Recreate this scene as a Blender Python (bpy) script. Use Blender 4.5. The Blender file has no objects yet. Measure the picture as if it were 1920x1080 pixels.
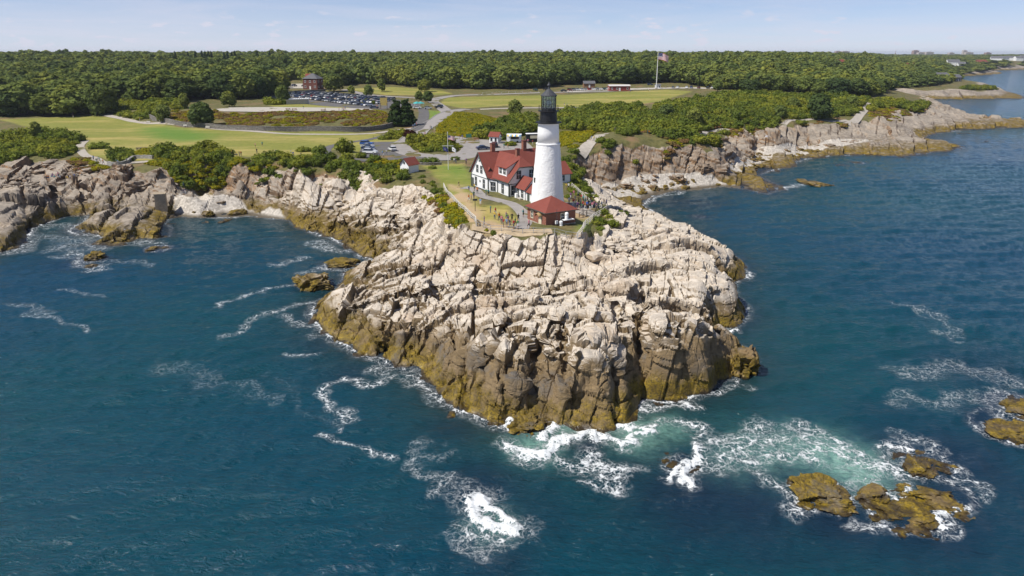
import bpy, math, random
import numpy as np
from mathutils import Vector, Matrix

# ------------------------------------------------------------------ camera, sky, sun, exposure
scene = bpy.context.scene
COL = scene.collection
W, H_ = 1920.0, 1080.0
FPX = 1280.0                       # focal length in photograph pixels
CAMZ = 40.5                        # drone height above the sea
PPY = 440.0                        # principal point row of the (cropped) photograph
PITCH = math.atan((PPY - 100.0) / FPX)

cam_data = bpy.data.cameras.new('camera')
cam = bpy.data.objects.new('camera', cam_data)
COL.objects.link(cam)
cam.location = (0, 0, CAMZ)
cam.rotation_euler = (math.pi / 2 - PITCH, 0, 0)
cam_data.sensor_width = 36.0
cam_data.lens = 36.0 * FPX / W
cam_data.shift_y = (PPY - 540.0) / W
cam_data.clip_start = 0.5
cam_data.clip_end = 120000.0
scene.camera = cam

SUN_ELEV = math.radians(54)
SUN_AZ = math.atan2(-0.92, -0.39)  # towards the sun: left of and slightly behind the camera
to_sun = Vector((math.sin(SUN_AZ) * math.cos(SUN_ELEV), math.cos(SUN_AZ) * math.cos(SUN_ELEV), math.sin(SUN_ELEV)))

world = bpy.data.worlds.new('World')
scene.world = world
world.use_nodes = True
wn, wl = world.node_tree.nodes, world.node_tree.links
for n in list(wn): wn.remove(n)
w_out = wn.new('ShaderNodeOutputWorld')
w_bg = wn.new('ShaderNodeBackground')
w_sky = wn.new('ShaderNodeTexSky')
w_sky.sky_type = 'NISHITA'
w_sky.sun_disc = False
w_sky.sun_elevation = SUN_ELEV
w_sky.sun_rotation = SUN_AZ
w_sky.altitude = 0.0
w_sky.air_density = 0.6
w_sky.dust_density = 0.0
w_sky.ozone_density = 8.0
w_bg.inputs['Strength'].default_value = 0.088
# thin cloud: direction-based noise over the whole dome
w_tc = wn.new('ShaderNodeTexCoord')
w_sep = wn.new('ShaderNodeSeparateXYZ'); wl.new(w_tc.outputs['Generated'], w_sep.inputs[0])
def wmath(op, a, b=None):
    m = wn.new('ShaderNodeMath'); m.operation = op
    for i, v in enumerate((a, b)):
        if v is None: continue
        if isinstance(v, (int, float)): m.inputs[i].default_value = v
        else: wl.new(v, m.inputs[i])
    return m.outputs[0]
zz = wmath('ADD', wmath('MAXIMUM', w_sep.outputs['Z'], 0.0), 0.05)
w_comb = wn.new('ShaderNodeCombineXYZ')
wl.new(wmath('DIVIDE', w_sep.outputs['X'], zz), w_comb.inputs[0])
wl.new(wmath('MULTIPLY', wmath('DIVIDE', w_sep.outputs['Y'], zz), 1.0), w_comb.inputs[1])
w_n1 = wn.new('ShaderNodeTexNoise'); w_n1.inputs['Scale'].default_value = 0.42
w_n1.inputs['Detail'].default_value = 8; w_n1.inputs['Roughness'].default_value = 0.62
w_n1.inputs['Distortion'].default_value = 0.6
wl.new(w_comb.outputs[0], w_n1.inputs['Vector'])
w_r1 = wn.new('ShaderNodeValToRGB')
w_r1.color_ramp.elements[0].position = 0.42; w_r1.color_ramp.elements[0].color = (0, 0, 0, 1)
w_r1.color_ramp.elements[1].position = 0.74; w_r1.color_ramp.elements[1].color = (0.75, 0.75, 0.75, 1)
wl.new(w_n1.outputs['Fac'], w_r1.inputs[0])
# small fair-weather cumulus low over the horizon
w_map = wn.new('ShaderNodeMapping'); w_map.inputs['Scale'].default_value = (26, 26, 90)
wl.new(w_tc.outputs['Generated'], w_map.inputs['Vector'])
w_n2 = wn.new('ShaderNodeTexNoise'); w_n2.inputs['Scale'].default_value = 1.0
w_n2.inputs['Detail'].default_value = 7; w_n2.inputs['Roughness'].default_value = 0.55
wl.new(w_map.outputs[0], w_n2.inputs['Vector'])
w_r2 = wn.new('ShaderNodeValToRGB')
w_r2.color_ramp.elements[0].position = 0.595; w_r2.color_ramp.elements[0].color = (0, 0, 0, 1)
w_r2.color_ramp.elements[1].position = 0.68; w_r2.color_ramp.elements[1].color = (0.9, 0.9, 0.9, 1)
wl.new(w_n2.outputs['Fac'], w_r2.inputs[0])
low = wn.new('ShaderNodeMapRange'); low.inputs[1].default_value = 0.02; low.inputs[2].default_value = 0.075
low.inputs[3].default_value = 1.0; low.inputs[4].default_value = 0.0
wl.new(w_sep.outputs['Z'], low.inputs[0])
cum = wmath('MULTIPLY', w_r2.outputs[0], low.outputs[0])
veil = wn.new('ShaderNodeMapRange'); veil.interpolation_type = 'SMOOTHSTEP'
for i_, v_ in enumerate((0.13, 0.0, 0.06, 0.68)): veil.inputs[i_ + 1].default_value = v_
w_n3 = wn.new('ShaderNodeTexNoise'); w_n3.inputs['Scale'].default_value = 1.3; w_n3.inputs['Detail'].default_value = 5
w_map3 = wn.new('ShaderNodeMapping'); w_map3.inputs['Scale'].default_value = (1, 1, 14)
wl.new(w_tc.outputs['Generated'], w_map3.inputs['Vector']); wl.new(w_map3.outputs[0], w_n3.inputs['Vector'])
wl.new(wmath('ADD', w_sep.outputs['Z'], wmath('MULTIPLY', wmath('SUBTRACT', w_n3.outputs['Fac'], 0.5), 0.09)), veil.inputs[0])
tot = wmath('MINIMUM', wmath('ADD', wmath('ADD', wmath('MULTIPLY', w_r1.outputs[0], 0.34), veil.outputs[0]), wmath('MULTIPLY', cum, 0.7)), 0.9)
w_mix = wn.new('ShaderNodeMix'); w_mix.data_type = 'RGBA'
w_mix.inputs['B'].default_value = (6.6, 6.6, 7.7, 1)
wl.new(tot, w_mix.inputs['Factor'])
wl.new(w_sky.outputs[0], w_mix.inputs['A'])
wl.new(w_mix.outputs['Result'], w_bg.inputs['Color'])
wl.new(w_bg.outputs[0], w_out.inputs[0])

sun_data = bpy.data.lights.new('sun', 'SUN')
sun_data.energy = 4.7
sun_data.angle = math.radians(0.53)
sun_data.color = (1.0, 0.95, 0.87)
sun = bpy.data.objects.new('sun', sun_data)
COL.objects.link(sun)
sun.rotation_euler = to_sun.to_track_quat('Z', 'Y').to_euler()
sun.location = (0, 0, 200)

scene.view_settings.view_transform = 'Standard'
scene.view_settings.look = 'None'
scene.view_settings.exposure = 0.3
scene.view_settings.gamma = 1.0

# ------------------------------------------------------------------ helpers
rng = random.Random(7)
nrng = np.random.default_rng(11)
_s, _c = math.sin(PITCH), math.cos(PITCH)

def P(px, py, z):
    """ground point at height z seen at photograph pixel (px, py)"""
    a, b = (px - 960.0) / FPX, (PPY - py) / FPX
    dx, dy, dz = a, _c + b * _s, -_s + b * _c
    t = (z - CAMZ) / dz
    return (dx * t, dy * t)

def project(x, y, z):
    x, y, z = np.asarray(x, float), np.asarray(y, float), np.asarray(z, float) - CAMZ
    d = y * _c - z * _s
    u = y * _s + z * _c
    return 960 + FPX * x / d, PPY - FPX * u / d

def sstep(a, b, x):
    t = np.clip((x - a) / (b - a), 0, 1)
    return t * t * (3 - 2 * t)

def _h(ix, iy, iz, seed):
    n = (ix.astype(np.int64) * 374761393 + iy.astype(np.int64) * 668265263 + iz.astype(np.int64) * 2147483647 + seed * 1274126177) & 0xFFFFFFFF
    n = ((n ^ (n >> 13)) * 1274126177) & 0xFFFFFFFF
    n = ((n ^ (n >> 15)) * 2246822519) & 0xFFFFFFFF
    return ((n ^ (n >> 16)) & 0xFFFFFF) / float(0xFFFFFF)

def vnoise(x, y, z=0.0, seed=0):
    x = np.asarray(x, float); y = np.asarray(y, float); z = np.zeros_like(x) + z
    ix, iy, iz = np.floor(x), np.floor(y), np.floor(z)
    fx, fy, fz = x - ix, y - iy, z - iz
    fx, fy, fz = [f * f * (3 - 2 * f) for f in (fx, fy, fz)]
    r = 0
    for a in (0, 1):
        for b in (0, 1):
            for c in (0, 1):
                w = (fx if a else 1 - fx) * (fy if b else 1 - fy) * (fz if c else 1 - fz)
                r = r + w * _h(ix + a, iy + b, iz + c, seed)
    return r

def fbm(x, y, z=0.0, seed=0, oct=4, gain=0.5):
    s, a, t, f = 0, 1.0, 0, 1.0
    for o in range(oct):
        s = s + a * vnoise(np.asarray(x) * f, np.asarray(y) * f, np.asarray(z) * f, seed + o * 17)
        t += a; a *= gain; f *= 2.03
    return s / t

_TAB = np.random.default_rng(3).random((4096, 6)).astype(np.float32)
def blocks(p, size, seed, lean=0.0):
    """faceted block offsets: 3-D cells, each with its own height and tilt; returns (offset, gap)"""
    q = (p / np.array(size)).astype(np.float32)
    i0 = np.floor(q).astype(np.int32)
    f1 = np.full(len(p), 9.0, np.float32); f2 = np.full(len(p), 9.0, np.float32)
    off = np.zeros(len(p), np.float32)
    for a in (-1, 0, 1):
        for b in (-1, 0, 1):
            for c in (-1, 0, 1):
                ix, iy, iz = i0[:, 0] + a, i0[:, 1] + b, i0[:, 2] + c
                t = _TAB[((ix * 7385609) ^ (iy * 19349663) ^ (iz * 8349279) ^ (seed * 2654435)) >> 3 & 4095]
                d0 = q[:, 0] - ix - 0.12 - 0.76 * t[:, 0]
                d1 = q[:, 1] - iy - 0.12 - 0.76 * t[:, 1]
                d2 = q[:, 2] - iz - 0.12 - 0.76 * t[:, 2]
                d = np.maximum(np.maximum(np.abs(d0), np.abs(d1)), np.abs(d2)) * 0.75 + 0.25 * np.sqrt(d0 * d0 + d1 * d1 + d2 * d2)
                near = d < f1
                f2 = np.where(near, f1, np.minimum(f2, d))
                off = np.where(near, (t[:, 3] - 0.5) * 2 + 0.7 * (t[:, 4] - 0.5) * d0 + (0.7 * (t[:, 5] - 0.5) + lean) * d1, off)
                f1 = np.where(near, d, f1)
    return off, f2 - f1

def _cell(u, salt, jit=0.5):
    """irregular 1-D partition: index and distance (in units) to the nearest boundary"""
    i = np.floor(u).astype(np.int32); f = u - i
    def b(k): return jit * _TAB[((k * 7385609) ^ salt) >> 2 & 4095, 0]
    lo = b(i); i = np.where(f < lo, i - 1, i)
    f = u - i
    return i, np.minimum(f - b(i), 1 + b(i + 1) - f), f
def joints(q, dim, seed, tilt=0.12, lean=0.0):
    """jointed bedrock: long strips cut into blocks and beds. returns block offset, distance to the long joint, distance to the cross joint, block random"""
    u, v, w = [q[:, k] / dim[k] for k in range(3)]
    i, gi, fi_ = _cell(v, np.int32(seed * 77))
    hi = _TAB[((i * 19349663) ^ seed) >> 2 & 4095]
    j, gj, fj = _cell(u + hi[:, 1] * 5.0, i * 8349279 + seed)
    hj = _TAB[((i * 19349663) ^ (j * 7385609) ^ seed * 31) >> 2 & 4095]
    k, gk, fk = _cell(w + hj[:, 2] * 3.0, j * 8349279 + i * 977 + seed)
    t = _TAB[((i * 19349663) ^ (j * 7385609) ^ (k * 8349279) ^ seed * 131) >> 2 & 4095]
    off = (t[:, 3] - .5) * 1.3 + (hj[:, 3] - .5) * .7 + (tilt * (t[:, 4] - .5) * 2) * (fj - .5) * dim[0] + (tilt * (t[:, 5] - .5) * 2 + lean) * (fi_ - .5) * dim[1]
    return off, gi * dim[1], gj * dim[0], t[:, 1]

def seg_dist(px, py, pts, closed=False):
    """distance of points to a polyline"""
    pts = np.asarray(pts, float)
    if closed: pts = np.vstack([pts, pts[:1]])
    if px.size < 3000:
        A, D = pts[:-1], pts[1:] - pts[:-1]
        L = (D * D).sum(1) + 1e-9
        t = np.clip(((px[:, None] - A[:, 0]) * D[:, 0] + (py[:, None] - A[:, 1]) * D[:, 1]) / L, 0, 1)
        return np.sqrt(((px[:, None] - A[:, 0] - t * D[:, 0]) ** 2 + (py[:, None] - A[:, 1] - t * D[:, 1]) ** 2).min(1))
    best = np.full(px.shape, 1e9)
    for (ax, ay), (bx, by) in zip(pts[:-1], pts[1:]):
        dx, dy = bx - ax, by - ay
        L = dx * dx + dy * dy + 1e-9
        t = np.clip(((px - ax) * dx + (py - ay) * dy) / L, 0, 1)
        d = (px - ax - t * dx) ** 2 + (py - ay - t * dy) ** 2
        best = np.minimum(best, d)
    return np.sqrt(best)

def inside(px, py, pts):
    pts = np.asarray(pts, float)
    n = len(pts)
    if px.size < 3000:
        A, B = pts, np.roll(pts, -1, 0)
        dy = np.where(B[:, 1] == A[:, 1], 1e-9, B[:, 1] - A[:, 1])
        c = ((A[:, 1] > py[:, None]) != (B[:, 1] > py[:, None])) & (px[:, None] < (B[:, 0] - A[:, 0]) * (py[:, None] - A[:, 1]) / dy + A[:, 0])
        return (c.sum(1) % 2).astype(bool)
    r = np.zeros(px.shape, bool)
    for i in range(n):
        ax, ay = pts[i]; bx, by = pts[(i + 1) % n]
        if ay == by: continue
        c = ((ay > py) != (by > py)) & (px < (bx - ax) * (py - ay) / (by - ay) + ax)
        r ^= c
    return r

def sdist(px, py, pts):
    """signed distance, positive inside"""
    d = seg_dist(px, py, pts, True)
    return np.where(inside(px, py, pts), d, -d)

# --- node helpers
class NT:
    def __init__(s, name):
        s.m = bpy.data.materials.new(name); s.m.use_nodes = True
        s.n, s.l = s.m.node_tree.nodes, s.m.node_tree.links
        s.b = s.n['Principled BSDF']; s.out = s.n['Material Output']
    def new(s, t, **kw):
        k = s.n.new(t)
        for a, v in kw.items(): setattr(k, a, v)
        return k
    def put(s, sock, v):
        if v is None: return
        if isinstance(v, bpy.types.NodeSocket): s.l.new(v, sock)
        elif isinstance(v, (tuple, list)): sock.default_value = tuple(v) + ((1,) if len(v) == 3 and len(sock.default_value) == 4 else ())
        else: sock.default_value = v
    def math(s, op, a, b=None, c=None, clamp=False):
        k = s.new('ShaderNodeMath', operation=op, use_clamp=clamp)
        for i, v in enumerate((a, b, c)): s.put(k.inputs[i], v) if v is not None else None
        return k.outputs[0]
    def mix(s, f, a, b, blend='MIX'):
        k = s.new('ShaderNodeMix', data_type='RGBA', blend_type=blend)
        s.put(k.inputs['Factor'], f); s.put(k.inputs['A'], a); s.put(k.inputs['B'], b)
        return k.outputs['Result']
    def noise(s, scale, detail=4, rough=0.55, vec=None, dist=0.0, out='Fac'):
        k = s.new('ShaderNodeTexNoise')
        k.inputs['Scale'].default_value = scale; k.inputs['Detail'].default_value = detail
        k.inputs['Roughness'].default_value = rough; k.inputs['Distortion'].default_value = dist
        if vec is not None: s.l.new(vec, k.inputs['Vector'])
        return k.outputs[out]
    def vor(s, scale, vec=None, feature='F1', out='Distance', rnd=1.0):
        k = s.new('ShaderNodeTexVoronoi', feature=feature)
        k.inputs['Scale'].default_value = scale; k.inputs['Randomness'].default_value = rnd
        if vec is not None: s.l.new(vec, k.inputs['Vector'])
        return k.outputs[out]
    def ramp(s, f, stops, interp='LINEAR'):
        k = s.new('ShaderNodeValToRGB'); k.color_ramp.interpolation = interp
        e = k.color_ramp.elements
        while len(e) < len(stops): e.new(0.5)
        for el, (p, c) in zip(e, stops):
            el.position = p; el.color = (c, c, c, 1) if isinstance(c, (int, float)) else tuple(c) + (1,)
        s.put(k.inputs[0], f)
        return k.outputs[0]
    def rng(s, v, a, b, c=0.0, d=1.0):
        k = s.new('ShaderNodeMapRange'); k.clamp = True
        s.put(k.inputs[0], v)
        for i, q in enumerate((a, b, c, d)): s.put(k.inputs[i + 1], q)
        return k.outputs[0]
    def attr(s, name, out='Fac', typ='GEOMETRY'):
        k = s.new('ShaderNodeAttribute', attribute_name=name, attribute_type=typ)
        return k.outputs[out]
    def pos(s):
        return s.new('ShaderNodeNewGeometry').outputs['Position']
    def obj(s):
        return s.new('ShaderNodeTexCoord').outputs['Object']
    def mapping(s, vec, scale=(1, 1, 1), rot=(0, 0, 0)):
        k = s.new('ShaderNodeMapping'); s.l.new(vec, k.inputs['Vector'])
        k.inputs['Scale'].default_value = scale; k.inputs['Rotation'].default_value = rot
        return k.outputs[0]
    def sep(s, v):
        k = s.new('ShaderNodeSeparateXYZ'); s.l.new(v, k.inputs[0]); return k.outputs
    def bump(s, h, strength=0.5, dist=0.1, normal=None):
        k = s.new('ShaderNodeBump'); k.inputs['Strength'].default_value = strength; k.inputs['Distance'].default_value = dist
        s.l.new(h, k.inputs['Height'])
        if normal is not None: s.l.new(normal, k.inputs['Normal'])
        return k.outputs[0]
    def fin(s, color=None, rough=None, normal=None, spec=None, metal=None, ior=None):
        for nm, v in (('Base Color', color), ('Roughness', rough), ('Normal', normal), ('Specular IOR Level', spec), ('Metallic', metal), ('IOR', ior)):
            if v is not None: s.put(s.b.inputs[nm], v)
        return s.m

MATS = {}
def simple(name, col, rough=0.7, var=0.15, scale=3.0, metal=0.0, spec=0.3, bump=0.0):
    """plain procedural paint / surface with mild noise in its colour"""
    if name in MATS: return MATS[name]
    t = NT(name)
    n = t.noise(scale, 4, 0.6, t.obj())
    c2 = tuple(min(1, c * (1 + var)) for c in col); c1 = tuple(c * (1 - var) for c in col)
    c = t.ramp(n, [(0.3, c1), (0.7, c2)])
    nm = t.bump(n, bump, 0.05) if bump else None
    MATS[name] = t.fin(c, rough, nm, spec, metal)
    return MATS[name]

# --- objects
def tag(o, label=None, cat=None, group=None, kind=None):
    if label: o['label'] = label
    if cat: o['category'] = cat
    if group: o['group'] = group
    if kind: o['kind'] = kind
    return o

def empty(name, loc=(0, 0, 0), rz=0.0, parent=None):
    o = bpy.data.objects.new(name, None)
    COL.objects.link(o); o.location = loc; o.rotation_euler = (0, 0, rz)
    o.empty_display_size = 0.2
    if parent: o.parent = parent
    return o

class MB:
    """collects shapes into one mesh"""
    def __init__(s): s.v, s.f, s.mi = [], [], []
    def add(s, vs, fs, mi=0):
        b = len(s.v); s.v += [tuple(v) for v in vs]
        for f in fs: s.f.append([i + b for i in f]); s.mi.append(mi)
        return s
    def box(s, c, d, rz=0.0, mi=0, top=1.0):
        x, y, z = [q / 2 for q in d]
        ca, sa = math.cos(rz), math.sin(rz)
        vs = []
        for sz in (-1, 1):
            k = top if sz > 0 else 1.0
            for sx, sy in ((-1, -1), (1, -1), (1, 1), (-1, 1)):
                px, py = sx * x * k, sy * y * k
                vs.append((c[0] + px * ca - py * sa, c[1] + px * sa + py * ca, c[2] + sz * z))
        return s.add(vs, [(3, 2, 1, 0), (4, 5, 6, 7), (0, 1, 5, 4), (1, 2, 6, 5), (2, 3, 7, 6), (3, 0, 4, 7)], mi)
    def prism(s, poly, z0, z1, mi=0):
        n = len(poly)
        vs = [(p[0], p[1], z0) for p in poly] + [(p[0], p[1], z1) for p in poly]
        fs = [tuple(range(n - 1, -1, -1)), tuple(range(n, 2 * n))] + [(i, (i + 1) % n, n + (i + 1) % n, n + i) for i in range(n)]
        return s.add(vs, fs, mi)
    def slab(s, pts, th, mi=0):
        """thick plate below a planar polygon given in 3-D"""
        n = len(pts); v = [Vector(p) for p in pts]
        nrm = (v[1] - v[0]).cross(v[2] - v[0]).normalized()
        if nrm.z < 0: v.reverse(); nrm = -nrm
        lo = [p - nrm * th for p in v]
        return s.add(v + lo, [tuple(range(n)), tuple(range(2 * n - 1, n - 1, -1))] + [((i + 1) % n, i, n + i, n + (i + 1) % n) for i in range(n)], mi)
    def tube(s, p0, p1, r0, r1=None, n=8, mi=0, caps=True):
        r1 = r0 if r1 is None else r1
        a, b = Vector(p0), Vector(p1); d = (b - a).normalized()
        u = d.orthogonal().normalized(); w = d.cross(u)
        vs = []
        for c, r in ((a, r0), (b, r1)):
            for i in range(n):
                t = 2 * math.pi * i / n
                vs.append(c + u * (r * math.cos(t)) + w * (r * math.sin(t)))
        fs = [(i, (i + 1) % n, n + (i + 1) % n, n + i) for i in range(n)]
        if caps: fs += [tuple(range(n - 1, -1, -1)), tuple(range(n, 2 * n))]
        return s.add(vs, fs, mi)
    def lathe(s, prof, n=24, c=(0, 0, 0), mi=0, caps=True):
        vs = []
        for r, z in prof:
            for i in range(n):
                t = 2 * math.pi * i / n
                vs.append((c[0] + r * math.cos(t), c[1] + r * math.sin(t), c[2] + z))
        fs = []
        for j in range(len(prof) - 1):
            for i in range(n):
                fs.append((j * n + i, j * n + (i + 1) % n, (j + 1) * n + (i + 1) % n, (j + 1) * n + i))
        if caps: fs += [tuple(range(n - 1, -1, -1)), tuple(range((len(prof) - 1) * n, len(prof) * n))]
        return s.add(vs, fs, mi)
    def mesh(s, name, mats, smooth=False):
        me = bpy.data.meshes.new(name)
        me.from_pydata(s.v, [], s.f)
        for m in (mats if isinstance(mats, (list, tuple)) else [mats]): me.materials.append(m)
        me.polygons.foreach_set('material_index', s.mi)
        if smooth: me.polygons.foreach_set('use_smooth', [True] * len(s.f))
        me.update()
        return me
    def build(s, name, mats, parent=None, loc=(0, 0, 0), rz=0.0, smooth=False):
        o = bpy.data.objects.new(name, s.mesh(name, mats, smooth))
        COL.objects.link(o); o.location = loc; o.rotation_euler = (0, 0, rz)
        if parent: o.parent = parent
        return o

def place(name, me, parent=None, loc=(0, 0, 0), rz=0.0, sc=1.0):
    o = bpy.data.objects.new(name, me)
    COL.objects.link(o); o.location = loc; o.rotation_euler = (0, 0, rz)
    o.scale = (sc, sc, sc) if isinstance(sc, (int, float)) else sc
    if parent: o.parent = parent
    return o

def np_mesh(name, verts, quads, mats, smooth=True):
    """fast mesh from numpy arrays of vertices and quads"""
    me = bpy.data.meshes.new(name)
    me.vertices.add(len(verts)); me.vertices.foreach_set('co', np.ascontiguousarray(verts, np.float32).ravel())
    k = quads.shape[1]
    me.loops.add(quads.size); me.loops.foreach_set('vertex_index', np.ascontiguousarray(quads, np.int32).ravel())
    me.polygons.add(len(quads))
    me.polygons.foreach_set('loop_start', np.arange(0, quads.size, k, dtype=np.int32))
    me.polygons.foreach_set('use_smooth', np.full(len(quads), smooth, bool))
    me.update(calc_edges=True)
    for m in (mats if isinstance(mats, (list, tuple)) else [mats]): me.materials.append(m)
    return me

def fattr(me, name, vals):
    a = me.attributes.new(name, 'FLOAT', 'POINT')
    a.data.foreach_set('value', np.ascontiguousarray(vals, np.float32))
SURF = []
ORD = 'first second third fourth fifth sixth seventh eighth ninth tenth eleventh twelfth thirteenth fourteenth fifteenth sixteenth seventeenth eighteenth nineteenth twentieth twenty-first twenty-second twenty-third twenty-fourth twenty-fifth twenty-sixth twenty-seventh twenty-eighth twenty-ninth thirtieth thirty-first thirty-second thirty-third thirty-fourth'.split()
# ------------------------------------------------------------------ figure models (grown from posed skeletons while the scene is still empty)
def figure(pose):
    import bmesh
    J = {'pel': ((0, 0, .93), .135), 'bel': ((0, .0, 1.08), .125), 'che': ((0, -.01, 1.30), .15), 'nek': ((0, .0, 1.47), .055), 'hed': ((0, .015, 1.60), .095), 'top': ((0, .01, 1.70), .075),
         'shl': ((-.17, 0, 1.40), .065), 'shr': ((.17, 0, 1.40), .065), 'ell': ((-.24, .0, 1.14), .045), 'elr': ((.24, .0, 1.14), .045), 'hal': ((-.25, .08, .90), .032), 'har': ((.25, .08, .90), .032), 'fil': ((-.24, .11, .80), .028), 'fir': ((.24, .11, .80), .028),
         'hil': ((-.09, 0, .88), .095), 'hir': ((.09, 0, .88), .095), 'knl': ((-.10, .01, .50), .062), 'knr': ((.10, .01, .50), .062), 'anl': ((-.10, -.02, .09), .04), 'anr': ((.10, -.02, .09), .04), 'tol': ((-.11, .13, .035), .035), 'tor': ((.11, .13, .035), .035)}
    for k, p in pose.items(): J[k] = (p, J[k][1])
    E = [('pel', 'bel'), ('bel', 'che'), ('che', 'nek'), ('nek', 'hed'), ('hed', 'top'), ('che', 'shl'), ('che', 'shr'), ('shl', 'ell'), ('ell', 'hal'), ('hal', 'fil'), ('shr', 'elr'), ('elr', 'har'), ('har', 'fir'), ('pel', 'hil'), ('hil', 'knl'), ('knl', 'anl'), ('anl', 'tol'), ('pel', 'hir'), ('hir', 'knr'), ('knr', 'anr'), ('anr', 'tor')]
    names = list(J); me = bpy.data.meshes.new('person')
    me.from_pydata([J[k][0] for k in names], [(names.index(a), names.index(b)) for a, b in E], [])
    o = bpy.data.objects.new('person', me); COL.objects.link(o)
    md = o.modifiers.new('skin', 'SKIN'); md.use_smooth_shade = True
    for i, k in enumerate(names):
        sv = me.skin_vertices[0].data[i]; sv.radius = (J[k][1], J[k][1] * (.72 if k in ('che', 'bel', 'pel') else 1)); sv.use_root = (k == 'pel')
    o.modifiers.new('sub', 'SUBSURF').levels = 1
    dg = bpy.context.evaluated_depsgraph_get()
    out = bpy.data.meshes.new_from_object(o.evaluated_get(dg))
    bpy.data.objects.remove(o)
    return out
POSES = [{}, {'ell': (-.22, -.10, 1.15), 'hal': (-.22, -.02, .93), 'fil': (-.21, .04, .85), 'elr': (.22, .10, 1.15), 'har': (.22, .25, .98), 'fir': (.21, .31, .92), 'knl': (-.10, .20, .52), 'anl': (-.10, .26, .12), 'tol': (-.11, .42, .06), 'knr': (.10, -.10, .50), 'anr': (.10, -.34, .16), 'tor': (.11, -.24, .04)},
         {'elr': (.27, .05, 1.16), 'har': (.14, .26, 1.36), 'fir': (.08, .30, 1.46), 'ell': (-.27, .05, 1.16), 'hal': (-.14, .26, 1.36), 'fil': (-.08, .30, 1.46)},
         {'elr': (.34, .0, 1.20), 'har': (.17, .05, .98), 'fir': (.11, .06, .95), 'knl': (-.14, .03, .5), 'anl': (-.17, -.02, .09), 'tol': (-.20, .12, .035)}]
SIT = {'pel': (0, 0, .18), 'bel': (0, -.04, .34), 'che': (0, -.03, .56), 'nek': (0, .01, .72), 'hed': (0, .03, .85), 'top': (0, .02, .95), 'shl': (-.17, 0, .66), 'shr': (.17, 0, .66), 'ell': (-.26, .1, .42), 'elr': (.26, .1, .42), 'hal': (-.18, .3, .38), 'har': (.18, .3, .38), 'fil': (-.13, .36, .38), 'fir': (.13, .36, .38), 'hil': (-.09, .05, .16), 'hir': (.09, .05, .16), 'knl': (-.12, .42, .46), 'knr': (.12, .42, .46), 'anl': (-.11, .52, .09), 'anr': (.11, .52, .09), 'tol': (-.12, .66, .035), 'tor': (.12, .66, .035)}
def dress(me, legs, sit=False):
    """material slots: skin, top, trousers, hair, shoes"""
    n = len(me.polygons); c = np.empty(n * 3); me.polygons.foreach_get('center', c); c = c.reshape(-1, 3)
    zz = c[:, 2] + (.74 if sit else 0); x = np.abs(c[:, 0])
    mi = np.zeros(n, np.int32)
    mi[(zz > .98) & (zz < 1.46)] = 1
    mi[(x > .20) & (zz < 1.16) & (c[:, 2] > (.2 if sit else .7))] = 0
    lo = .52 if legs == 'short' else .12
    if sit: mi[(c[:, 2] < .28) | ((c[:, 1] > .12) & (x < .22) & (c[:, 2] < .56) & (c[:, 2] > (.3 if legs == 'short' else .1)))] = 2; mi[(c[:, 2] < .09) & (c[:, 1] > .45)] = 4
    else: mi[(zz <= .98) & (zz > lo) & (x < .21)] = 2; mi[zz < .10] = 4
    hd = zz > 1.50
    mi[hd & ((zz > 1.66) | ((c[:, 1] < .0) & (zz > 1.54)))] = 3
    me.polygons.foreach_set('material_index', mi)
FIGS = []
for i_, ps in enumerate(POSES):
    for lg in ('short', 'long'):
        m_ = figure(ps); dress(m_, lg); FIGS.append((m_, lg, ('standing', 'walking', 'standing', 'standing')[i_]))
_ms = figure(SIT); dress(_ms, 'long', True); SITTER = (_ms, 'long', 'sitting')
# ------------------------------------------------------------------ terrain: coast line, heights, ground cover
COAST_PX = [(-420, 500), (-200, 490), (-60, 482), (0, 474), (38, 466), (50, 446), (62, 428), (95, 415), (130, 405), (168, 404), (160, 416),
    (128, 432), (150, 441), (176, 440), (196, 446), (172, 458), (200, 463), (228, 458), (262, 447), (292, 450), (316, 444),
    (320, 428), (308, 418), (330, 404), (365, 409), (400, 408), (440, 408), (470, 404), (500, 408), (545, 414), (556, 426), (600, 440), (622, 446),
    (650, 462), (676, 480), (702, 487), (690, 495), (668, 506), (648, 512), (636, 540), (618, 556), (594, 566), (586, 590), (600, 612), (622, 634), (660, 652), (682, 668),
    (716, 672), (740, 688), (790, 694), (806, 722), (822, 742), (858, 768), (900, 782), (938, 800), (960, 790), (1000, 790), (1026, 786),
    (1044, 798), (1090, 804), (1130, 810), (1164, 806), (1182, 778), (1204, 750), (1236, 752), (1270, 752), (1300, 742), (1330, 738), (1346, 716), (1372, 712),
    (1392, 690), (1404, 672), (1380, 652), (1344, 636), (1352, 616), (1380, 614), (1398, 600), (1396, 578), (1372, 556), (1368, 536), (1392, 522), (1396, 500),
    (1376, 482), (1340, 462), (1310, 440), (1262, 418), (1228, 400), (1204, 386), (1222, 368), (1262, 360), (1300, 356), (1350, 350), (1394, 354), (1440, 364), (1470, 352), (1450, 344),
    (1420, 330), (1440, 322), (1480, 312), (1500, 300), (1560, 292), (1620, 290), (1690, 294), (1740, 286), (1800, 280), (1800, 274), (1752, 268), (1730, 258), (1752, 250),
    (1800, 244), (1860, 241), (1930, 239), (2050, 236), (2050, 230), (1940, 228), (1880, 226), (1830, 222), (1800, 214), (1772, 204), (1740, 197), (1700, 190),
    (1650, 186), (1640, 182), (1690, 184), (1760, 185.5), (1840, 185), (1905, 185), (1918, 181), (1896, 174), (1870, 167), (1830, 163), (1800, 157),
    (1788, 147), (1800, 143), (1850, 140), (1880, 137), (1862, 134), (1850, 131.5), (1900, 130.5), (1960, 128), (2100, 122), (2400, 118)]
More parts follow.
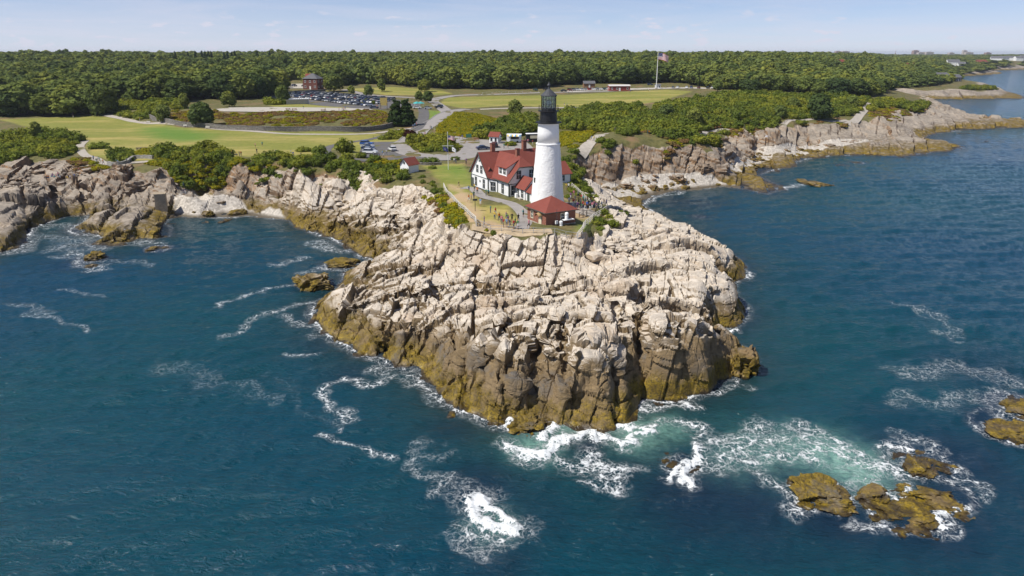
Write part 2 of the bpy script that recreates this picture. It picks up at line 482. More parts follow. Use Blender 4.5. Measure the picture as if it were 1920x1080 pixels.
coast = [P(x, y, 0) for x, y in COAST_PX] + [(6000, 9000), (-9000, 9000), (-9000, 60), (-300, 60)]
coast = np.array(coast)

# heights: (px, py, z)
CTRL = [
 # ledge in front of the tower
 (640, 580, 2.3), (660, 545, 2.8), (700, 520, 3.4), (760, 500, 4.2), (800, 540, 4.8), (700, 560, 3.6), (700, 605, 3.0), (740, 640, 2.2), (800, 620, 4.4), (800, 665, 2.6),
 (850, 600, 5.2), (900, 560, 5.2), (900, 620, 5.6), (860, 690, 3.6), (900, 690, 4.6), (950, 705, 4.8), (1000, 560, 6.0), (1000, 620, 6.5), (1000, 680, 5.8), (1060, 700, 5.2),
 (1100, 560, 6.4), (1100, 620, 6.8), (1100, 670, 6.2), (1120, 720, 4.2), (1160, 740, 3.6), (1200, 560, 6.4), (1190, 600, 5.2), (1200, 640, 6.8), (1180, 690, 5.6), (1230, 600, 8.0), (1290, 594, 8.0),
 (1330, 610, 7.8), (1340, 640, 7.2), (1250, 650, 7.6), (1260, 700, 4.6), (1310, 690, 4.8), (1385, 660, 3.6), (1300, 550, 5.8), (1290, 570, 4.6), (1340, 560, 4.6), (1360, 590, 2.6), (900, 745, 2.0), (860, 735, 2.2), (1000, 755, 2.2), (1100, 775, 2.2), (1150, 785, 2.0), (950, 765, 1.6),
 (1330, 500, 5.8), (1370, 500, 3.4), (1280, 470, 6.6), (1330, 470, 5.2), (1200, 480, 6.6), (1150, 500, 6.4), (1250, 430, 6.6), (1300, 430, 5.6), (1220, 415, 6.0), (1200, 440, 7.2), (1240, 520, 6.4),
 # cliff below the fence
 (860, 434, 10), (890, 436, 10), (950, 438, 10), (1000, 439, 10), (1040, 440, 10), (1085, 440, 9.8), (1110, 445, 9.2),
 (830, 470, 6.0), (850, 492, 5.0), (900, 505, 4.8), (950, 512, 4.7), (1000, 515, 4.7), (1050, 515, 4.7), (1098, 506, 5.0), (1112, 480, 6.4), (1130, 460, 7.4), (1150, 430, 8.0), (1170, 410, 7.6),
 # slope left of the house
 (575, 420, 1.8), (600, 402, 2.2), (650, 385, 3.4), (700, 400, 3.8), (750, 385, 5.0), (800, 385, 6.8), (835, 405, 8.4), (700, 440, 2.4), (760, 440, 3.8), (815, 440, 6.0), (650, 430, 1.7), (650, 450, 1.2), (720, 470, 2.2), (780, 480, 4.0),
 (480, 392, 1.3), (520, 376, 2.3), (560, 380, 2.4), (600, 372, 3.4), (540, 345, 8.0), (500, 338, 8.6), (560, 336, 8.8), (450, 335, 7.6), (455, 362, 3.4), (610, 342, 8.2), (640, 335, 8.8), (700, 345, 8.6), (660, 360, 5.2), (750, 340, 9.4), (800, 350, 9.4), (640, 350, 7.4),
 # top of the bank and the station yard
 (440, 312, 9.2), (500, 312, 9.5), (560, 314, 9.6), (650, 314, 9.8), (750, 320, 10), (800, 325, 10), (850, 330, 10), (850, 370, 10), (870, 400, 10), (900, 350, 10), (930, 380, 10), (900, 415, 10), (950, 410, 10), (985, 405, 10), (1000, 380, 10), (1040, 390, 10), (1080, 385, 10), (1090, 420, 9.6), (1110, 400, 9.6), (1130, 395, 9.2),
 (1000, 420, 10), (1060, 430, 10), (1065, 345, 10), (1085, 360, 9.4), (1110, 372, 7.4), (1140, 382, 5.4), (1080, 320, 10.2), (1095, 335, 8.6), (1180, 395, 4.6), (1160, 365, 2.6), (1200, 372, 1.4), (1190, 352, 2.4), (1150, 350, 2.8), (1240, 348, 1.8), (1120, 350, 4.0),
 # bluffs along the right shore
 (1088, 300, 10.4), (1100, 285, 11.5), (1130, 283, 11.6), (1160, 276, 12.2), (1200, 272, 12.4), (1250, 268, 12.4), (1300, 272, 11.8), (1345, 284, 10.4), (1360, 292, 6.0),
 (1105, 345, 3.6), (1160, 338, 3.2), (1205, 338, 3.0), (1250, 338, 3.0), (1300, 336, 2.8), (1345, 334, 2.6), (1368, 322, 2.4), (1375, 276, 4.6), (1400, 300, 2.4), (1440, 296, 2.0), (1480, 282, 2.4), (1410, 276, 3.8),
 (1360, 255, 10.8), (1400, 243, 10.6), (1450, 240, 10.4), (1488, 230, 10.0), (1500, 226, 9.8), (1365, 268, 5.6), (1405, 263, 4.8), (1455, 262, 4.6), (1492, 258, 4.4), (1510, 240, 7.4), (1530, 262, 3.6),
 (1540, 232, 8.6), (1580, 236, 7.6), (1600, 228, 8.4), (1640, 222, 9.2), (1618, 205, 10.5), (1660, 205, 10.0), (1700, 198, 9.4), (1730, 198, 8.2), (1665, 230, 7.4), (1700, 212, 7.6), (1740, 206, 6.0), (1690, 235, 4.6), (1640, 246, 4.6), (1590, 252, 4.6), (1740, 225, 3.6), (1780, 222, 2.6), (1720, 245, 2.8), (1560, 274, 2.8), (1630, 270, 2.6), (1700, 268, 2.0), (1760, 236, 1.8), (1840, 232, 1.6), (1930, 233, 1.4),
 (1200, 245, 12.6), (1300, 250, 12.8), (1300, 220, 14), (1400, 222, 12.6), (1220, 215, 14), (1500, 210, 11.4), (1560, 200, 12), (1620, 190, 12), (1400, 195, 15), (1500, 185, 14), (1150, 225, 13.4), (1100, 250, 12),
 # meadows, yard, berm
 (-100, 300, 9), (0, 270, 9.4), (60, 245, 10), (100, 225, 10.4), (-100, 225, 10.6), (250, 225, 10.6), (100, 250, 10), (200, 265, 10), (150, 290, 9.6), (300, 250, 10.4), (300, 285, 9.8), (220, 300, 9.2), (400, 262, 10.4), (420, 285, 10), (500, 262, 10.4), (600, 258, 10.5), (500, 295, 9.9), (600, 292, 10.1), (680, 280, 10.3), (740, 280, 10.4), (740, 265, 10.6), (850, 270, 10.6), (850, 300, 10.2), (780, 300, 10.1), (920, 285, 10.4), (980, 275, 10.8), (1040, 280, 11), (900, 250, 12), (840, 250, 11.4), (900, 235, 13), (860, 225, 13.2), (960, 225, 13), (1050, 225, 13.2), (785, 245, 10.9), (735, 240, 10.9),
 (290, 226, 11), (350, 236, 10.8), (420, 239, 10.7), (550, 243, 10.7), (680, 243, 10.8), (726, 238, 11.2), (300, 206, 15), (350, 208, 15), (420, 208, 15.2), (550, 210, 15), (640, 207, 15.2), (700, 208, 14.8), (728, 218, 13.4), (760, 228, 11.6), (800, 222, 11.8), (800, 205, 13),
 (280, 195, 15.4), (400, 196, 15.4), (500, 196, 15.2), (620, 196, 14.8), (700, 198, 14.6), (780, 195, 14), (840, 205, 13), (840, 190, 13.6), (950, 195, 14), (1050, 200, 14), (1150, 195, 14.6), (600, 175, 15.6), (720, 180, 15.2), (830, 178, 15), (950, 176, 15.4), (1060, 172, 15.8), (1160, 172, 16), (1230, 166, 16.4), (700, 166, 17), (588, 167, 17), (480, 178, 16.4), (380, 182, 16.4), (240, 200, 14), (180, 205, 12),
 # left rocks
 (0, 455, 1.5), (20, 425, 2.6), (-60, 440, 3), (0, 400, 4.2), (60, 395, 3.4), (55, 412, 2.0), (100, 398, 2.4), (150, 392, 2.2), (200, 392, 2.0), (0, 350, 6.8), (60, 350, 6.6), (100, 345, 6.6), (150, 345, 6.4), (200, 352, 5.4), (220, 372, 3.0), (250, 345, 5.6), (240, 385, 2.4), (200, 415, 3.0), (240, 402, 3.4), (280, 390, 3.8), (310, 400, 2.6), (260, 430, 2.0), (300, 430, 1.2), (180, 432, 1.4), (220, 445, 1.0), (300, 372, 4.2), (290, 350, 5.2), (320, 348, 5.0), (200, 330, 7.6), (240, 322, 8.4), (290, 325, 8.0), (320, 335, 7.2), (340, 350, 4.6), (350, 362, 2.8), (100, 320, 8.0), (0, 320, 7.8), (60, 290, 9.2), (130, 290, 9.4), (0, 290, 8.8), (-100, 350, 8), (-300, 400, 7), (-300, 300, 9),
 (400, 362, 2.6), (430, 375, 2.2), (370, 385, 1.4), (420, 395, 0.9), (360, 336, 8.6), (400, 335, 8.4), (425, 338, 8.0), (425, 352, 3.4), (380, 352, 3.4), (380, 310, 9.4), (300, 310, 9.3),
 # far peninsula
 (1690, 172, 6), (1760, 170, 7), (1820, 171, 6), (1870, 175, 4), (1720, 180, 2.5), (1800, 180, 3), (1870, 181, 2), (1700, 160, 12), (1780, 155, 9), (1650, 165, 13), (1830, 138, 5), (1760, 140, 12), (1850, 128, 10), (1900, 126, 12)]
cx, cy, cz = [], [], []
for a, b, z in CTRL:
    x, y = P(a, b, z); cx.append(x); cy.append(y); cz.append(z)
def polar(deg, d): return (d * math.sin(math.radians(deg)), d * math.cos(math.radians(deg)))
for deg in range(-50, 46, 8):
    for d, z in ((620, 19), (800, 24), (1100, 26.5), (1600, 27), (2600, 27), (5000, 27), (8500, 26)):
        if deg > 24:
            if d < 900: continue
            z = {1100: 18, 1600: 20, 2600: 22, 5000: 24, 8500: 24}[d]
        if deg > 30 and d < 2600: continue
        x, y = polar(deg, d); cx.append(x); cy.append(y); cz.append(z)
CP = np.array([cx, cy]).T; CZ = np.array(cz)
def _warp(q):   # compress distance so near and far points weigh alike
    r = np.hypot(q[:, 0], q[:, 1]) + 1e-6
    return q / r[:, None] * (np.log1p(r / 120.0) * 120.0)[:, None]
_cw = _warp(CP)
_K = np.sqrt(((_cw[:, None, :] - _cw[None, :, :]) ** 2).sum(-1) + 0.3)
_A = np.block([[_K, np.ones((len(CZ), 1))], [np.ones((1, len(CZ))), np.zeros((1, 1))]])
_Wt = np.linalg.solve(_A + np.diag([1e-6] * len(CZ) + [0]), np.append(CZ, 0))

# how steeply the shore rises: (px, py, metres from waterline to full height)
SHORE = [(640, 560, 5), (700, 680, 7), (850, 760, 7), (1000, 800, 5), (1160, 800, 5), (1280, 750, 3.6), (1340, 720, 3.2), (1400, 690, 3), (1400, 600, 4), (1390, 510, 5), (1300, 440, 8),
    (600, 440, 6), (560, 420, 6), (420, 408, 26), (340, 405, 16), (250, 450, 6), (160, 430, 5), (90, 415, 3.5), (40, 450, 4), (-100, 490, 6), (1220, 385, 14), (1300, 356, 16), (1440, 360, 14), (1500, 310, 20), (1620, 290, 14),
    (1790, 276, 14), (1900, 238, 10), (1760, 210, 16), (1700, 185, 22), (1880, 184, 22), (1860, 140, 40), (2000, 126, 60)]
SP = np.array([P(a, b, 0) for a, b, _ in SHORE]); SW = np.array([c for _, _, c in SHORE], float)

def height(x, y, detail=None):
    """smooth ground height; negative below the sea. Returns h and distance inland (negative seaward)"""
    x = np.atleast_1d(np.asarray(x, float)); y = np.atleast_1d(np.asarray(y, float))
    out = np.empty(x.shape); dd = np.empty(x.shape)
    for i in range(0, len(x), 40000):
        xs, ys = x[i:i + 40000], y[i:i + 40000]
        q = _warp(np.stack([xs, ys], 1))
        K = np.sqrt((q[:, :1] - _cw[None, :, 0]) ** 2 + (q[:, 1:] - _cw[None, :, 1]) ** 2 + 0.3)
        hh = K @ _Wt[:-1] + _Wt[-1]
        d = sdist(xs, ys, coast)
        r2 = (xs[:, None] - SP[None, :, 0]) ** 2 + (ys[:, None] - SP[None, :, 1]) ** 2 + 1
        w = (SW[None] / r2 ** 1.5).sum(1) / (1 / r2 ** 1.5).sum(1)
        hh = np.maximum(hh, 0.4)
        t = np.clip(d / w, 0, 1)
        rise = 1 - (1 - t) ** 1.7
        out[i:i + 40000] = np.where(d > 0, hh * rise, np.maximum(-0.55 * -d * (2.5 / np.maximum(w, 2.5)), -7))
        dd[i:i + 40000] = d
    return out, dd

def h1(x, y): return float(height([x], [y])[0][0])
def G(px, py, z=10.0):
    """where the ground is seen at a photograph pixel"""
    for _ in range(14):
        x, y = P(px, py, z); z += 0.7 * (max(h1(x, y), 0) - z)
    x, y = P(px, py, z)
    return Vector((x, y, h1(x, y)))
def Gs(px, py, dz=0.0):
    v = G(px, py); return Vector((v.x, v.y, v.z + dz))
def wpoly(pts, z=10.0): return np.array([P(a, b, z) for a, b in pts])
def gpoly(pts): return np.array([G(a, b)[:2] for a, b in pts])

# --- ground-cover regions (world polygons)
LAWNS = [gpoly([(0, 224), (150, 217), (240, 222), (330, 238), (480, 246), (700, 250), (742, 257), (690, 268), (640, 276), (560, 294), (440, 294), (330, 303), (215, 303), (170, 290), (158, 268), (130, 256), (60, 240)]),
         gpoly([(788, 306), (872, 306), (888, 345), (905, 385), (955, 385), (985, 428), (893, 427), (868, 402), (828, 350)]),
         gpoly([(838, 182), (1060, 178), (1250, 168), (1300, 171), (1240, 190), (1180, 198), (1050, 201), (950, 198), (870, 203), (822, 194)]),
         gpoly([(645, 167), (740, 163), (830, 170), (850, 176), (800, 179), (720, 178)]),
         gpoly([(800, 206), (836, 208), (826, 222), (796, 226)]), gpoly([(1085, 415), (1120, 400), (1130, 398), (1090, 432)]),
         gpoly([(500, 196), (590, 194), (680, 205), (715, 208), (520, 203)]),
         gpoly([(640, 276), (700, 262), (742, 257), (790, 262), (740, 268), (680, 276), (668, 290), (640, 288)])]
GREENS = [gpoly([(265, 240), (340, 240), (400, 252), (395, 262), (330, 266), (280, 254)]), gpoly([(830, 312), (872, 312), (884, 335), (840, 335)]), gpoly([(800, 206), (836, 208), (826, 222), (796, 226)]), gpoly([(1085, 415), (1120, 400), (1130, 398), (1090, 432)])]
DIRTS = [gpoly([(840, 345), (875, 352), (890, 372), (905, 398), (890, 412), (960, 425), (968, 428), (893, 428), (866, 400)]), gpoly([(1062, 375), (1110, 392), (1125, 398), (1090, 412), (1062, 400)])]
BEACH = [gpoly([(318, 366), (360, 360), (440, 378), (480, 392), (545, 410), (500, 412), (400, 412), (330, 410)]), gpoly([(1130, 352), (1200, 340), (1330, 340), (1400, 352), (1330, 358), (1240, 364), (1205, 376), (1160, 368)]),
         gpoly([(1365, 292), (1420, 268), (1500, 256), (1560, 262), (1640, 262), (1560, 278), (1460, 292), (1400, 312), (1372, 322)])]
ROCKY = [gpoly([(850, 438), (900, 440), (1000, 443), (1085, 445), (1120, 455), (1100, 520), (850, 510)]), gpoly([(-200, 340), (0, 300), (60, 300), (130, 300), (180, 318), (260, 322), (330, 326), (345, 350), (320, 420), (200, 480), (-200, 520)]), gpoly([(1130, 345), (1150, 292), (1190, 284), (1250, 278), (1345, 290), (1380, 262), (1470, 246), (1560, 240), (1600, 300), (1300, 370), (1120, 360)]),
         gpoly([(1560, 244), (1600, 236), (1660, 226), (1700, 214), (1740, 206), (1800, 215), (2050, 230), (2050, 240), (1700, 300), (1500, 300)])]
def covers(x, y, z, slope, d):
    n = fbm(x / 7, y / 7, 0, 3) - 0.5; n2 = fbm(x / 1.8, y / 1.8, 0, 9) - 0.5
    rock = sstep(8.9, 7.6, z + n * 2.2) + sstep(0.55, 0.85, slope + n2 * 0.3)
    for p in ROCKY: rock = np.maximum(rock, sstep(-1.5, 1.5, sdist(x, y, p) + n * 8))
    far = np.hypot(x, y)
    rock = np.clip(rock, 0, 1) * (sstep(620, 420, far) + sstep(40, 16, d) * (z < 9))
    rock = np.clip(rock, 0, 1)
    lawn = np.zeros_like(x); green = np.zeros_like(x); dirt = np.zeros_like(x); beach = np.zeros_like(x)
    for p in LAWNS: lawn = np.maximum(lawn, sstep(-1.2, 1.2, sdist(x, y, p) + n * 2.5))
    for p in GREENS: green = np.maximum(green, sstep(-7, 7, sdist(x, y, p) + n * 6))
    for p in DIRTS: dirt = np.maximum(dirt, sstep(-2, 2, sdist(x, y, p) + n * 7 + n2 * 2))
    for p in BEACH: beach = np.maximum(beach, sstep(-1.5, 2.0, sdist(x, y, p) + n * 7))
    beach = np.maximum(beach * sstep(5.0, 3.6, z), 0)
    rock = rock * (1 - lawn * (slope < 0.5))
    return rock, lawn, green, dirt, beach

# --- bedrock relief: blocks displaced along the normal
_th = math.radians(4)
E1 = np.array([math.sin(_th), math.cos(_th), 0.05])
E2 = np.array([math.cos(_th) * 0.95, -math.sin(_th) * 0.95, -0.30])
E3 = np.cross(E2, E1); E3 /= np.linalg.norm(E3)
if E3[2] < 0: E3 = -E3
# ledges and clefts of the headland: (points px at about 6 m, rise, run) and (points px, half width, depth)
STEPS = [([(1198, 590), (1260, 588), (1300, 586), (1346, 598)], 2.0, 7), ([(856, 515), (900, 514), (950, 524), (1000, 527), (1050, 524), (1094, 512)], 1.2, 6), ([(690, 502), (760, 490), (830, 480), (872, 470)], 1.0, 5), ([(656, 545), (740, 535), (830, 532), (930, 530)], .9, 4.5), ([(800, 592), (870, 575), (950, 570), (1020, 577)], 1.0, 5), ([(930, 614), (1000, 602), (1080, 614), (1160, 602)], 1.0, 5), ([(650, 602), (720, 587), (790, 592)], .9, 4), ([(1140, 525), (1230, 507), (1330, 512)], 1.3, 6), ([(1096, 664), (1160, 652), (1200, 648)], .9, 4), ([(690, 642), (760, 632), (830, 642), (900, 656), (970, 652)], 1.3, 5), ([(860, 702), (930, 692), (1010, 702), (1090, 692)], 1.1, 4), ([(1240, 474), (1300, 462), (1360, 472)], 1.5, 6), ([(1150, 474), (1210, 458), (1265, 442)], 1.0, 5), ([(1000, 548), (1090, 544), (1190, 552)], .8, 4),
         ([(560, 412), (640, 402), (720, 408), (800, 420)], 1.0, 6), ([(600, 436), (680, 430), (760, 446)], 1.0, 6), ([(520, 385), (600, 385), (680, 388)], 1.2, 7), ([(640, 372), (720, 372), (800, 384)], .9, 6), ([(0, 372), (60, 368), (130, 366), (210, 366)], 2.0, 7), ([(150, 408), (220, 402), (300, 400)], 1.2, 5)]
FRONT = [([(880, 735), (950, 730), (1020, 738), (1100, 735), (1165, 745)], 1.0, 2.6), ([(960, 766), (1040, 760), (1130, 770)], 1.0, 2.4), ([(1216, 692), (1290, 684), (1338, 692)], .7, 2.5), ([(730, 662), (800, 672), (850, 690)], .9, 3), ([(820, 712), (880, 722), (945, 737)], .9, 2.6), ([(1222, 642), (1280, 636), (1342, 642)], .7, 3), ([(640, 626), (700, 640), (760, 655)], .8, 3), ([(600, 590), (660, 584), (720, 592)], .7, 3), ([(1010, 712), (1070, 706), (1140, 712)], .8, 2.5)]
CLEFTS = [([(1192, 604), (1204, 650), (1212, 700), (1206, 745)], 1.2, 3.2), ([(1148, 686), (1164, 730), (1172, 785)], 1.0, 2.4), ([(1006, 650), (1008, 690), (994, 718)], 1.1, 1.9), ([(944, 686), (956, 720), (948, 738)], 1.0, 1.6), ([(922, 528), (930, 560), (936, 604)], .55, 1.2), ([(772, 536), (790, 570), (774, 592), (758, 602)], 1.0, 1.6), ([(848, 608), (866, 652)], .7, 1.2), ([(1192, 562), (1206, 592)], 1.2, 1.8), ([(1152, 576), (1160, 632)], .6, 1.2), ([(1084, 566), (1096, 604)], .55, 1.0), ([(1012, 556), (1000, 604)], .45, .9), ([(818, 536), (836, 578)], .6, 1.0), ([(646, 598), (672, 622), (704, 628)], .9, 1.4), ([(768, 656), (792, 694)], .8, 1.5), ([(1254, 540), (1262, 582)], .45, .9), ([(1328, 556), (1346, 612)], .9, 1.6), ([(902, 444), (912, 484)], .9, 1.8), ([(1040, 456), (1046, 504)], .5, 1.0), ([(1112, 450), (1104, 494)], 1.1, 1.8), ([(1374, 636), (1380, 694)], .9, 2.4), ([(870, 640), (880, 672), (866, 700)], .7, 1.2), ([(1052, 640), (1060, 690)], .6, 1.1), ([(720, 560), (712, 604)], .6, 1.0), ([(1270, 600), (1278, 650), (1272, 700)], .35, .8), ([(960, 455), (955, 500)], .45, .9),
          ([(90, 345), (110, 380), (120, 404)], .8, 1.8), ([(150, 350), (165, 385)], .6, 1.4), ([(40, 350), (46, 390), (50, 430)], .9, 1.8), ([(205, 355), (215, 385)], 1.0, 1.6), ([(640, 385), (660, 410)], .7, 1.0), ([(740, 395), (748, 425)], .6, 1.0), ([(700, 425), (706, 455)], .6, 1.0), ([(560, 385), (572, 410)], .8, 1.2)]
STEPS = [(np.array([P(a, b, 3.0) for a, b in s]), h, L) for s, h, L in FRONT] + [(np.array([P(a, b, 6.0) for a, b in s]), h, L) for s, h, L in STEPS]
CLEFTS = [(np.array([P(a, b, 5.0) for a, b in s]), w, d) for s, w, d in CLEFTS]
def carve(x, y):
    out = np.zeros_like(x)
    jx = x + (fbm(x / 2.2, y / 2.2, 0, 611, 3) - .5) * 2.4; jy = y + (fbm(x / 2.2, y / 2.2, 0, 613, 3) - .5) * 3.2
    for pts, h, L in STEPS:
        a, b = pts.min(0) - L * 2, pts.max(0) + L * 2
        m = (x > a[0]) & (x < b[0]) & (y > a[1]) & (y < b[1])
        if not m.any(): continue
        sx, sy = jx[m], jy[m]
        yl = np.interp(sx, pts[:, 0], pts[:, 1]); s = sy - yl
        ends = sstep(pts[0, 0] - 2.5, pts[0, 0] + 1.5, sx) * sstep(pts[-1, 0] + 2.5, pts[-1, 0] - 1.5, sx)
        out[m] += h * ends * (sstep(-.15, .45, s) * np.clip(1 - s / L, 0, 1) - .35 * sstep(-L * .5, 0, s) * (s < 0))
    kx = x + (fbm(x / 1.5, y / 1.5, 0, 615, 2) - .5) * 1.0
    for pts, w, d in CLEFTS:
        a, b = pts.min(0) - 4 * w - 1, pts.max(0) + 4 * w + 1
        m = (x > a[0]) & (x < b[0]) & (y > a[1]) & (y < b[1])
        if m.any():
            g = seg_dist(kx[m], y[m], pts)
            out[m] -= d * sstep(w * 1.0, w * .35, g)
    return out
def _rot(q, deg):
    c, s = math.cos(math.radians(deg)), math.sin(math.radians(deg))
    return np.stack([q[:, 0] * c - q[:, 1] * s, q[:, 0] * s + q[:, 1] * c, q[:, 2]], 1)
def bedrock(p, scale=1.0):
    w = np.stack([vnoise(p[:, 0] / 17, p[:, 1] / 17, p[:, 2] / 17, 31 + k) - 0.5 for k in range(3)], 1) * 2.6
    q = p + w
    q = np.stack([q @ E1, q @ E2, q @ E3], 1) / scale
    a0, i0, j0, r0 = joints(_rot(q, 6), (11.0, 6.0, 4.5), 11, .13, .08)
    a1, i1, j1, r1 = joints(_rot(q, -9), (4.4, 2.7, 1.7), 23, .20, .12)
    a2, i2, j2, r2 = joints(_rot(q, 21), (1.7, 1.15, .62), 37, .14, .10)
    a3, i3, j3, r3 = joints(_rot(q, -24), (.75, .5, .3), 41, .15, 0)
    big = vnoise(p[:, 0] / 10, p[:, 1] / 10, p[:, 2] / 10, 77)
    brk = vnoise(p[:, 0] / 6, p[:, 1] / 6, p[:, 2] / 6, 78)
    o1, g1 = blocks(_rot(q, 12), (5.6, 3.1, 2.6), 101, 0.5)
    o2, g2 = blocks(_rot(q, -15) + 3.3, (2.3, 1.3, 0.9), 202, 0.4)
    r = (0.52 * a0 + 0.54 * a1 * (0.3 + 1.2 * big) + 0.20 * o1 * (1.3 - big)) * (1 + .25 * sstep(90, 80, p[:, 1])) + 0.11 * a2 * sstep(.35, .75, 1 - big) + 0.015 * a3
    fis = (.35 + .65 * sstep(175, 150, p[:, 1] * scale)) * (.45 + .55 * sstep(76, 88, p[:, 1]))
    r -= fis * (1.1 * sstep(.26, .04, i0) * (r0 > .3) * sstep(.42, .6, brk) + .5 * sstep(.22, .04, j0) * (r0 > .5) + .5 * sstep(.17, .03, i1) * (r1 > .5) * sstep(.6, .4, brk) + .12 * sstep(.10, .02, i2) * (r2 > .5) + .3 * sstep(.05, .0, g1))
    return r * scale

def grid_land(r0, r1, ratio, nth, a0, a1, name, adapt=False):
    nr = int(math.log(r1 / r0) / math.log(ratio)) + 1
    r = r0 * (r1 / r0) ** (np.arange(nr) / (nr - 1.0))
    th = np.linspace(math.radians(a0), math.radians(a1), nth)
    R, T = np.meshgrid(r, th, indexing='ij')
    if adapt:      # more rows where the ground is steep, so cliffs keep their own relief
        X, Y = R * np.sin(T), R * np.cos(T)
        h, d = height(X.ravel(), Y.ravel())
        zz = np.maximum(h + carve(X.ravel(), Y.ravel()) * sstep(-.5, 2.5, d) * (h < 9.3), -1.0).reshape(X.shape)
        ds = np.sqrt(np.diff(R, axis=0) ** 2 + (1.3 * np.diff(zz, axis=0)) ** 2)
        ds = np.where(np.maximum(zz[1:], zz[:-1]) <= -.99, ds * .35, ds) * (100.0 / R[1:]) ** .8
        ds = (ds + np.roll(ds, 1, 1) + np.roll(ds, -1, 1) + np.roll(ds, 2, 1) + np.roll(ds, -2, 1)) / 5
        s = np.vstack([np.zeros((1, nth)), np.cumsum(ds, 0)]); u = np.linspace(0, 1, nr)
        R = np.stack([np.interp(u * s[-1, j], s[:, j], r) for j in range(nth)], 1)
    X, Y = R * np.sin(T), R * np.cos(T)
    h, d = height(X.ravel(), Y.ravel())
    Z = h.reshape(X.shape); D = d.reshape(X.shape)
    pos = np.stack([X, Y, Z], -1)
    n = np.cross(np.gradient(pos, axis=1), np.gradient(pos, axis=0)); n /= np.linalg.norm(n, axis=-1, keepdims=True) + 1e-12
    n = np.where(n[..., 2:] < 0, -n, n)
    slope = np.sqrt(np.maximum(0, 1 - n[..., 2] ** 2)) / np.maximum(n[..., 2], 1e-3)
    x, y, z = X.ravel(), Y.ravel(), Z.ravel()
    rock, lawn, green, dirt, beach = covers(x, y, z, slope.ravel(), d)
    keep_v = z > -3.0
    far = np.hypot(x, y)
    if far.min() < 300:
        pos[..., 2] += (carve(x, y) * rock * sstep(-.5, 2.5, d)).reshape(X.shape)
        n = np.cross(np.gradient(pos, axis=1), np.gradient(pos, axis=0)); n /= np.linalg.norm(n, axis=-1, keepdims=True) + 1e-12
        n = np.where(n[..., 2:] < 0, -n, n)
    p = pos.reshape(-1, 3); nn = n.reshape(-1, 3)
    act = keep_v & (rock > 0.02)
    disp = np.zeros(len(p))
    far = np.hypot(x, y)
    sc = np.clip(far[act] / 170.0, 1.0, 3.0) ** 0.7
    disp[act] = bedrock(p[act] / sc[:, None]) * sc
    amp = rock * (1 - 0.8 * beach) * (0.25 + 0.75 * sstep(-0.5, 3.0, d))
    amp = np.where(far > 900, amp * 0.5, amp)

    p = p + nn * (disp * amp)[:, None]
    rough = (fbm(x / 5, y / 5, 0, 55) - 0.5)
    p[:, 2] += rough * 0.5 * (1 - rock) * (1 - lawn) * sstep(2, 8, d) * (far < 700) + (fbm(x / 25, y / 25, 0, 56) - .5) * 0.3 * lawn * 0
    nrr, ncc = X.shape
    idx = np.arange(nrr * ncc).reshape(nrr, ncc)
    q = np.stack([idx[:-1, :-1], idx[:-1, 1:], idx[1:, 1:], idx[1:, :-1]], -1).reshape(-1, 4)
    keep = (p[q, 2].max(1) > -1.6)
    q = q[keep]
    used = np.unique(q); remap = np.zeros(len(p), np.int64); remap[used] = np.arange(len(used))
    me = np_mesh(name, p[used], remap[q][:, ::-1], MAT_GROUND, smooth=False)
    sm = (rock[q].max(1) < 0.3)
    me.polygons.foreach_set('use_smooth', sm)
    for nm, v in (('rock', rock), ('lawn', lawn), ('green', green), ('dirt', dirt), ('beach', beach)):
        fattr(me, nm, v[used])
    o = bpy.data.objects.new(name, me); COL.objects.link(o)
    return o

